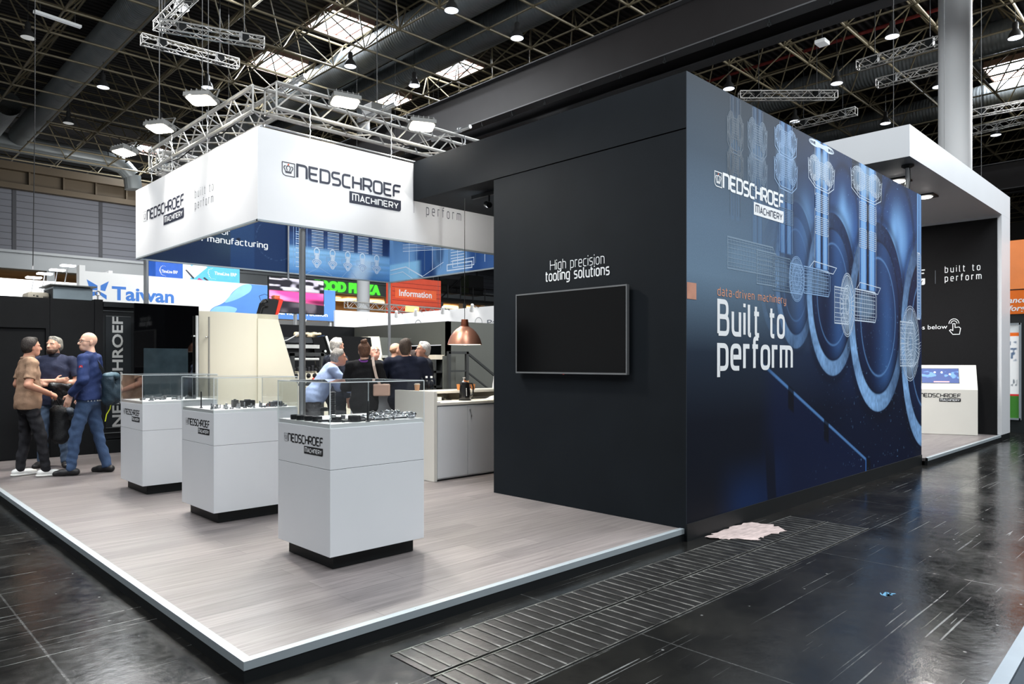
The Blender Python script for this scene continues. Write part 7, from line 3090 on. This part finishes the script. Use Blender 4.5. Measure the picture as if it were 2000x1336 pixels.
        if hair == 'long':
            hp_.append(egg(Hd(0, -.058, -.055), V3(.064, .045, .065) * k, RH, .02))
    elif hair == 'cropped':
        hp_.append(egg(Hd(0, -.020, .022), V3(.0765, .093, .090) * k, RH, .01, [(Hd(0, .0, .02), RH @ norm(V3(0, .9, .25))), (Hd(0, 0, -.06), RH @ V3(0, 0, -1)), (Hd(0, 0, .055), RH @ V3(0, -.35, 1))]))
    if hp_ and hm is not None:
        sdf_part('hair', hp_, hm, t, min(res, .007), .0016 if hair != 'cropped' else .0004, 3)
    if beard:
        bc = [(Hd(0, 0, -.050), RH @ norm(V3(0, .25, 1))), (Hd(0, -.005, 0), RH @ V3(0, -1, 0))]
        e_ = .006 * k
        sdf_part('beard', [egg(Hd(0, .018, -.035), V3(.062, .074, .082) * k + e_, RH, .02, bc), limb(Hd(-.026, .056, -.092), Hd(.026, .056, -.092), .022 * k + e_, .022 * k + e_, .03, bc), egg(Hd(0, .066, -.068), V3(.036, .026, .03) * k + e_, RH, .02, [(Hd(0, 0, -.066), RH @ V3(0, 0, 1))]),
                           limb(Hd(-.024, .082, -.046), Hd(.024, .082, -.046), .0075 * k, .0075 * k, .006)],
                 mat('beard_%d' % beard[0], beard, .7, var=.3, scale=60), t, .006, .0006)
    if glasses:
        mb = MB()
        for s_ in (-1, 1):
            pts = [tuple(Hd(.031 * s_ + .023 * math.cos(a), .098, .004 + .017 * math.sin(a))) for a in np.linspace(0, 2 * PI, 15)]
            mb.path(pts, .0022 * k, 5)
            mb.path([tuple(Hd(.054 * s_, .098, .010)), tuple(Hd(.072 * s_, .06, .010)), tuple(Hd(.080 * s_, -.005, .006))], .0022 * k, 5)
        mb.path([tuple(Hd(-.009, .099, .008)), tuple(Hd(.009, .099, .008))], .0022 * k, 5)
        mb.build('glasses', mat('spectacle_frame', (28, 28, 30), .3, .3), t, world=False)
    # ---- shirt or jacket
    g = .014 * k if sleeve != 'jacket' else .024 * k
    down = V3(0, 0, -1.0)
    hemc = [(V3(0, 0, hem * k), down)]
    S = [egg(T(0, 0, 1.30), V3(.165 * B, .110, .20) * k + g, RT, .05), egg(T(0, .005, 1.10), V3(.150 * B, .107 * belly, .19) * k + g, RT, .05),
         egg(V3(0, 0, .94) * k, V3(.178 * B, .134, .20) * k + g, None, .05, hemc), limb(sh[-1], sh[1], .047 * k + g, .047 * k + g, .04), limb(T(-.08, -.02, 1.46), T(.08, -.02, 1.46), .05 * k + g, .05 * k + g, .04)]
    for s_ in (-1, 1):
        el, wr, hd, pn, curl = armj[s_]
        ra = .051 * k * (.6 + .4 * B)
        if sleeve == 'short':
            e = sh[s_] + (el - sh[s_]) * .80
            S.append(limb(sh[s_], e, ra + g * .7, .050 * k + g * 1.0, .022, [(sh[s_] + (el - sh[s_]) * .74, norm(el - sh[s_]))]))
        else:
            S.append(limb(sh[s_], el, ra + g * .8, .047 * k + g, .022))
            e2 = el + (wr - el) * .97
            S.append(limb(el, wr, .047 * k + g, .034 * k + g * .6, .02, [(e2, norm(wr - el))]))
    S.append(limb(nb - RL @ V3(0, 0, .03), nb + RL @ V3(0, .004, .022), .070 * k, .064 * k, .012, [(nb + RL @ V3(0, 0, .036) * k, RL @ norm(V3(0, -.25, 1)))]))
    nm = 'jacket' if sleeve == 'jacket' else 'shirt'
    sm = mat('cloth_%d_%d_%d' % tuple(shirt), shirt, .85, var=.10, scale=9, bump=.25, bscale=28, spec=.2)
    sdf_part(nm, S, sm, t, res, .0018, 7)
    if collar:
        sdf_part('collar', [limb(nb + RL @ V3(0, 0, .0), nb + RL @ V3(0, .004, .03), .083 * k, .074 * k, .01, [(nb + RL @ V3(0, 0, .040) * k, RL @ norm(V3(0, -.25, 1))), (nb + RL @ V3(0, 0, -.005), RL @ V3(0, 0, -1.0))])],
                 mat('collar_%d_%d_%d' % tuple(collar), collar, .8), t, .006)
    # ---- trousers
    g = .012 * k
    tb = (min(hem + .06, 1.02) * k if not lean > .25 else .96 * k)
    tcut = [(V3(0, 0, tb), V3(0, 0, 1.0))]
    L_ = [egg(V3(0, -.004, .95) * k, V3(.160 * B, .116, .135) * k + g, None, .05, tcut)]
    for s_ in (-1, 1):
        hp, kn, an, fd = legs[s_]
        L_ += [limb(hp, kn, .078 * k + g, .055 * k + g, .03, tcut), limb(kn, an, .055 * k + g, .043 * k + g, .02, [(V3(0, 0, .055 * k), down)])]
    sdf_part('trousers', L_, mat('trouser_%d_%d_%d' % tuple(trousers), trousers, .85, var=.22, scale=7, bump=.35, bscale=22, spec=.2), t, res, .0026, 9)
    # ---- shoes
    for s_, nm_ in ((-1, 'shoe'), (1, 'shoe')):
        hp, kn, an, fd = legs[s_]
        gz = V3(0, 0, an[2])
        a0 = an * V3(1, 1, 0)
        SZ_ = [limb(a0 - fd * .055 * k + V3(0, 0, .042 * k), a0 + fd * .10 * k + V3(0, 0, .036 * k), .044 * k, .040 * k, .02, [(V3(0, 0, .0), down)]),
               limb(a0 + fd * .09 * k + V3(0, 0, .034 * k), a0 + fd * .165 * k + V3(0, 0, .024 * k), .046 * k, .036 * k, .02, [(V3(0, 0, .0), down)]),
               limb(a0 - fd * .02 * k + V3(0, 0, .05 * k), a0 + V3(0, 0, .092 * k), .046 * k, .042 * k, .015, [(V3(0, 0, .094 * k), V3(0, 0, 1.0))])]
        so = sdf_part(nm_, SZ_, mat('shoe_%d' % shoes[0], shoes, .5, var=.1), t, .007)
        if soles:
            sdf_part('sole', [limb(a0 - fd * .06 * k + V3(0, 0, .016 * k), a0 + fd * .165 * k + V3(0, 0, .014 * k), .050 * k, .044 * k, .01, [(V3(0, 0, .0), down), (V3(0, 0, .024 * k), V3(0, 0, 1.0))])], mat('sole_%d' % soles[0], soles, .6), so, .007)
    t['_k'] = k
    return t, dict(sh=sh, arm=armj, T=T, Hd=Hd, k=k, nb=nb, RL=RL)


def strip(name, pts, w, n, material, parent, th=.004):
    """flat strap along local points"""
    mb = MB()
    pts = [Vector(p) for p in pts]
    up = Vector(n)
    vs, fs = [], []
    for i, p in enumerate(pts):
        d = (pts[min(i + 1, len(pts) - 1)] - pts[max(i - 1, 0)]).normalized()
        s = d.cross(up).normalized() * (w / 2)
        o = s.cross(d).normalized() * (th / 2)
        vs += [p - s - o, p + s - o, p + s + o, p - s + o]
    for i in range(len(pts) - 1):
        for q in range(4):
            fs.append((4 * i + q, 4 * i + (q + 1) % 4, 4 * i + 4 + (q + 1) % 4, 4 * i + 4 + q))
    fs += [(0, 1, 2, 3), tuple(4 * (len(pts) - 1) + q for q in (3, 2, 1, 0))]
    mb.add([tuple(v) for v in vs], fs)
    return mb.build(name, material, parent, world=False)


fw = np.array([FWD.x, FWD.y])
rt = np.array([RGT.x, RGT.y])
RES = .0072


def facing(p, right, toward):
    """direction of a person at p: right = to the picture's right seen from the aisle, toward = towards the aisle"""
    v = np.array([CAM.x - p[0], CAM.y - p[1]])
    v /= np.linalg.norm(v)
    r = np.array([-v[1], v[0]])
    if r @ rt < 0:
        r = -r
    return r * right + v * toward



# man in the tan shirt, seen in profile, holding a backpack in front of him
p1, j1 = person('dark-haired man in a tan polo shirt and black jeans holding a black backpack', (.445, 7.40), facing((.445, 7.40), .97, -.22), 1.75, head_yaw=.08,
                lean=.03, arms={1: ((.29, -.06, 1.17), (.19, .19, 1.06), (-.35, .8, -.35), (-.6, -.1, -.6), .9), -1: ((-.28, -.05, 1.17), (-.12, .20, 1.06), (.35, .8, -.3), (.6, -.1, -.6), .9)},
                feet=((-.14, -.05, .15), (.16, .16, -.25)), build=1.10, belly=1.12, shirt=(160, 130, 108), collar=(148, 118, 98), sleeve='short', trousers=(38, 38, 42), shoes=(228, 228, 226), soles=(236, 236, 232), hair='short', hair_col=(46, 38, 34), skin_i=1, hem=.86, res=RES)
for s_ in (-1, 1):
    pass
# man with arms crossed, facing the camera side and looking left
p2, j2 = person('grey curly-haired man in a dark blue polo with arms crossed', (.90, 8.18), facing((.9, 8.18), -.22, .97), 1.79, head_yaw=-.50, head_pitch=-.04,
                arms={1: ((.29, .04, 1.15), (-.05, .205, 1.17), (-.95, -.1, .10), (0, -1, .1), .35), -1: ((-.29, .04, 1.15), (.07, .175, 1.12), (.9, -.25, .05), (0, -1, .1), .4)},
                feet=((-.15, .10, .25), (.14, .02, -.3)), build=1.12, shirt=(46, 50, 70), collar=(30, 34, 48), sleeve='short', trousers=(76, 92, 114), shoes=(34, 32, 32), hair='short', hair_col=(138, 134, 126), beard=(84, 66, 56), skin_i=0, hem=.84, res=RES)
# bald man with glasses, hand in pocket
p3, j3 = person('bald man with glasses in a blue fleece jacket and blue jeans with a shoulder bag', (1.06, 7.09), facing((1.06, 7.09), -.93, -.36), 1.82, head_yaw=.72, lean=-.01,
                arms={-1: ((-.30, -.05, 1.18), (-.21, .13, 1.00), (.05, .30, -.9), (.9, .1, 0), .2), 1: ((.30, -.02, 1.18), (.20, .16, 1.02), (-.1, .3, -.9), (-.9, 0, 0), .2)},
                feet=((-.12, .16, .12), (.13, -.16, -.22)), build=1.08, shirt=(42, 56, 98), sleeve='long', trousers=(66, 86, 118), shoes=(24, 24, 27), hair='none', hair_col=None, skin_i=2, glasses=True, hem=.93, res=RES)
k3 = j3['k']
mb = MB()
el3 = (j3['sh'][-1] * .62 + j3['arm'][-1][0] * .38)
c = Vector(el3) + Vector((-.068, .0, 0))
mb.lathe([(0, 0), (.022, 0), (.022, .003)], (0, 0, 0), 16)
ob = mb.build('sleeve_badge', mat('red_badge', (206, 40, 56), .5), p3, world=False)
ob.location = c
ob.rotation_euler = (0, -PI / 2, 0)
mb = MB()
mb.lathe([(0, 0), (.009, 0)], (0, 0, .0035), 5)
o2 = mb.build('badge_star', M_WHITEINK, ob, world=False)
mb = MB()
hk = .925 * k3
for q in range(9):
    a = -2.7 + .26 * q
    mb.box(.185 * math.cos(a) - .018, .185 * math.cos(a) + .018, .135 * math.sin(a) - .003, .135 * math.sin(a) + .003, hk - .012, hk + .006)
mb.build('shirt_tail', M_WHITEINK, p3, world=False)

# bags
M_BAGBLACK = mat('black_bag_fabric', (24, 25, 28), .75, var=.2, scale=14, bump=.4, bscale=60)
M_BAGGREY = mat('slate_bag_fabric', (72, 82, 96), .75, var=.2, scale=14)
pm = np.array(world_of(p1))


def loc1(x, y, z, m=pm):
    q = m @ np.array([x, y, z, 1.0])
    return Vector(q[:3])


bg = thing('backpack', 'black and grey backpack held by the man in the tan shirt', 'backpack', loc1(.03, .34, .64))
bg.rotation_euler = (0, 0, p1.rotation_euler[2])
sdf_part('bag_body', [limb((-.08, 0, .16), (-.09, 0, -.16), .085, .09, .04), limb((.08, 0, .16), (.09, 0, -.16), .085, .09, .04), egg((0, .10, -.08), (.13, .06, .14), None, .03)], M_BAGBLACK, bg, .01, .003)
sdf_part('bag_flap', [egg((.02, .10, .16), (.15, .10, .06), rotx(-.5), .02)], M_BAGGREY, bg, .01, .002)
strip('bag_strap', [(-.08, .02, .20), (-.05, -.04, .30), (.0, -.06, .36), (.04, -.03, .30), (.06, .02, .20)], .035, (0, 1, .2), M_BAGBLACK, bg)
strip('bag_strap', [(.12, .10, .0), (.17, .14, -.12), (.16, .16, -.28), (.18, .17, -.34)], .025, (0, 1, 0), M_BAGBLACK, bg)
mb = MB()
mb.box(-.05, .02, .155, .165, -.06, -.05)
mb.build('zip_pull', M_STEEL, bg, world=False)

pm3 = np.array(world_of(p3))
b3 = thing('messenger_bag', 'dark teal shoulder bag hanging behind the bald man', 'bag', loc1(.05, -.25, 1.10, pm3))
b3.rotation_euler = (0, 0, p3.rotation_euler[2])
M_TEAL = mat('dark_teal_fabric', (24, 46, 60), .7, var=.2, scale=12, bump=.3, bscale=50)
sdf_part('bag_body', [limb((-.09, 0, .12), (-.09, 0, -.14), .08, .075, .04), limb((.09, 0, .12), (.09, 0, -.14), .08, .075, .04), egg((0, -.06, -.06), (.12, .06, .12), None, .03)], M_TEAL, b3, .01, .003)
sdf_part('bag_top', [egg((0, -.0, .17), (.17, .09, .05), None, .02)], mat('light_teal_fabric', (56, 82, 96), .7), b3, .01, .002)
strip('shoulder_strap', [(-.04, .06, .16), (-.06, .09, .26), (-.08, .15, .36), (-.10, .22, .42), (-.11, .29, .435), (-.12, .36, .40)], .04, (1, .2, 0), M_BAGBLACK, b3)
strip('yellow_strap', [(-.06, -.02, -.18), (-.07, -.01, -.26), (-.10, .02, -.33), (-.12, .03, -.42)], .022, (0, 1, 0), mat('neon_strap', (214, 230, 40), .6), b3)
strip('loose_strap', [(.06, -.06, -.16), (.09, -.10, -.24), (.08, -.12, -.34), (.02, -.10, -.55)], .016, (0, 1, 0), M_BAGBLACK, b3)
pm2 = np.array(world_of(p2))
jk = thing('leather_jacket', 'black leather jacket draped over the crossed arms of the middle man', 'jacket', loc1(-.12, .21, .96, pm2))
jk.rotation_euler = (0, 0, p2.rotation_euler[2])
sdf_part('jacket_drape', [limb((-.10, .02, .15), (.10, .03, .17), .045, .05, .03), egg((-.02, .02, -.02), (.115, .042, .20), None, .03), limb((-.07, .04, -.10), (-.08, .05, -.34), .05, .042, .02), limb((.06, .03, -.05), (.07, .04, -.20), .045, .042, .02)],
         mat('black_leather', (20, 20, 22), .32, var=.2, scale=12, bump=.6, bscale=26, spec=.5), jk, .0085, .004)

# ---- the group around the bar table
TAB = np.array([4.29, 5.34])


def to(p, q=TAB):
    d = np.array(q) - np.array(p)
    return d / np.linalg.norm(d)


P4 = (3.36, 5.47)
person('grey-haired man in a light blue shirt leaning on the white bar table', P4, facing(P4, .97, -.2), 1.72, lean=.52, head_yaw=-.12, head_pitch=-.1,
       arms={1: ((.27, .46, 1.12), (.20, .70, 1.155), (-.5, .8, 0), (0, 0, -1), .35), -1: ((-.25, .44, 1.12), (-.06, .66, 1.16), (.5, .8, 0), (0, 0, -1), .35)},
       feet=((-.11, -.10, .1), (.12, .02, -.1)), build=1.12, belly=1.2, shirt=(168, 186, 224), sleeve='long', trousers=(92, 92, 96), shoes=(30, 28, 28), hair='short', hair_col=(150, 146, 140), skin_i=1, hem=.93, res=RES)
P5 = (4.12, 6.13)
person('white-haired man in a dark suit half hidden behind the man in light blue', P5, facing(P5, .8, -.5), 1.80, head_yaw=.1, build=1.1, shirt=(38, 42, 54), sleeve='jacket', trousers=(36, 38, 48), hair='short', hair_col=(206, 200, 190), skin_i=0, collar=(226, 228, 232), hem=.74, res=.009)
P6 = (3.76, 4.80)
p6, j6 = person('woman with a hair bun in a black jacket seen from behind', P6, facing(P6, .12, -.98), 1.70, arms={1: ((.27, .05, 1.16), (.14, .30, 1.12)), -1: ((-.27, .05, 1.16), (-.12, .30, 1.12))},
                build=1.0, shirt=(22, 22, 25), sleeve='jacket', trousers=(30, 31, 36), hair='bun', hair_col=(98, 66, 48), skin_i=2, collar=(112, 52, 138), hem=.72, res=RES)
pm6 = np.array(world_of(p6))
hb = thing('handbag', 'small beige handbag on a strap at the right hip of the woman with the bun', 'handbag', loc1(.24, -.10, 1.10, pm6))
hb.rotation_euler = (0, 0, p6.rotation_euler[2])
mb = MB()
mb.rbox(-.11, .11, -.04, .04, -.10, .06, .015)
mb.build('bag_body', mat('beige_leather', (198, 164, 148), .5), hb, world=False)
strip('bag_strap', [(-.02, .0, .04), (-.07, -.02, .16), (-.10, -.03, .30), (-.12, .02, .42), (-.11, .10, .40)], .035, (.2, 1, 0), mat('pale_strap', (206, 186, 174), .6), hb)
person('balding man with glasses looking down, face half hidden behind the woman with the bun', (4.70, 6.0), facing((4.7, 6.0), .25, .9), 1.70, head_pitch=-.42, lean=.05, build=1.05, shirt=(34, 38, 48), sleeve='jacket', trousers=(36, 38, 46), hair='cropped', hair_col=(178, 160, 140), skin_i=3, glasses=True, hem=.74, res=.009)
person('short-haired man mostly hidden behind the dark navy suit', (5.17, 6.10), facing((5.17, 6.1), .8, -.3), 1.74, build=1.0, shirt=(46, 44, 44), sleeve='jacket', trousers=(40, 40, 46), hair='cropped', hair_col=(150, 112, 84), skin_i=0, hem=.74, res=.009)
person('man in a dark navy suit with combed-back brown hair seen from behind', (4.31, 4.63), facing((4.31, 4.63), .1, -.98), 1.76, head_yaw=-.1, arms={1: ((.33, .10, 1.17), (.20, .36, 1.14)), -1: ((-.33, .10, 1.17), (-.20, .36, 1.14))},
       build=1.22, shirt=(22, 27, 44), sleeve='jacket', trousers=(28, 32, 46), hair='long', hair_col=(74, 60, 50), skin_i=3, hem=.74, res=RES)
person('dark curly-haired woman hidden between the navy suit and the white-haired man', (5.24, 5.70), -rt * .85 - fw * .2, 1.62, build=.92, shirt=(216, 208, 196), sleeve='long', trousers=(52, 50, 54), hair='curly', hair_col=(52, 36, 30), skin_i=2, hem=.8, res=.009)
person('white-haired man with glasses in a dark jacket standing by the glass bottles', (4.84, 4.90), facing((4.84, 4.9), -.96, .2), 1.73, head_yaw=.05, head_pitch=-.08,
       arms={-1: ((-.30, .06, 1.19), (-.22, .06, .98), (0, .3, -.9), (.9, .2, 0), .4), 1: ((.29, .05, 1.18), (.12, .30, 1.14))}, build=1.1, belly=1.15, shirt=(36, 39, 48), sleeve='jacket', trousers=(38, 40, 48), hair='short', hair_col=(214, 210, 206), skin_i=1, glasses=True, hem=.72, res=RES)
person('person in a white shirt and dark trousers just showing past the booth wall edge', (6.33, 4.70), -rt * .3 + fw * .8, 1.50, lean=.1, build=1.0, shirt=(232, 230, 226), sleeve='long', trousers=(40, 42, 50), hair='short', hair_col=(70, 52, 40), skin_i=0, hem=.9, res=.009)

gl = thing('work_gloves', 'crumpled beige work gloves lying on top of the press', 'gloves', (6.35, 11.2, 2.155))
for q, (x, a) in enumerate(((-.16, .3), (.16, -.5))):
    ca, sa = math.cos(a), math.sin(a)
    pr_ = [limb((x - .10 * ca, -.10 * sa, .01), (x + .06 * ca, .06 * sa, .02), .06, .055, .02)]
    for j in range(4):
        o_ = (j - 1.5) * .032
        pr_.append(limb((x + .07 * ca - o_ * sa, .07 * sa + o_ * ca, .03), (x + .17 * ca - o_ * 1.4 * sa, .17 * sa + o_ * 1.4 * ca, .03 + .02 * (j % 2)), .02, .018, .01))
    sdf_part('glove', pr_, mat('glove_fabric', (196, 180, 152), .9, var=.25, scale=18), gl, .01, .003, 5 + q)
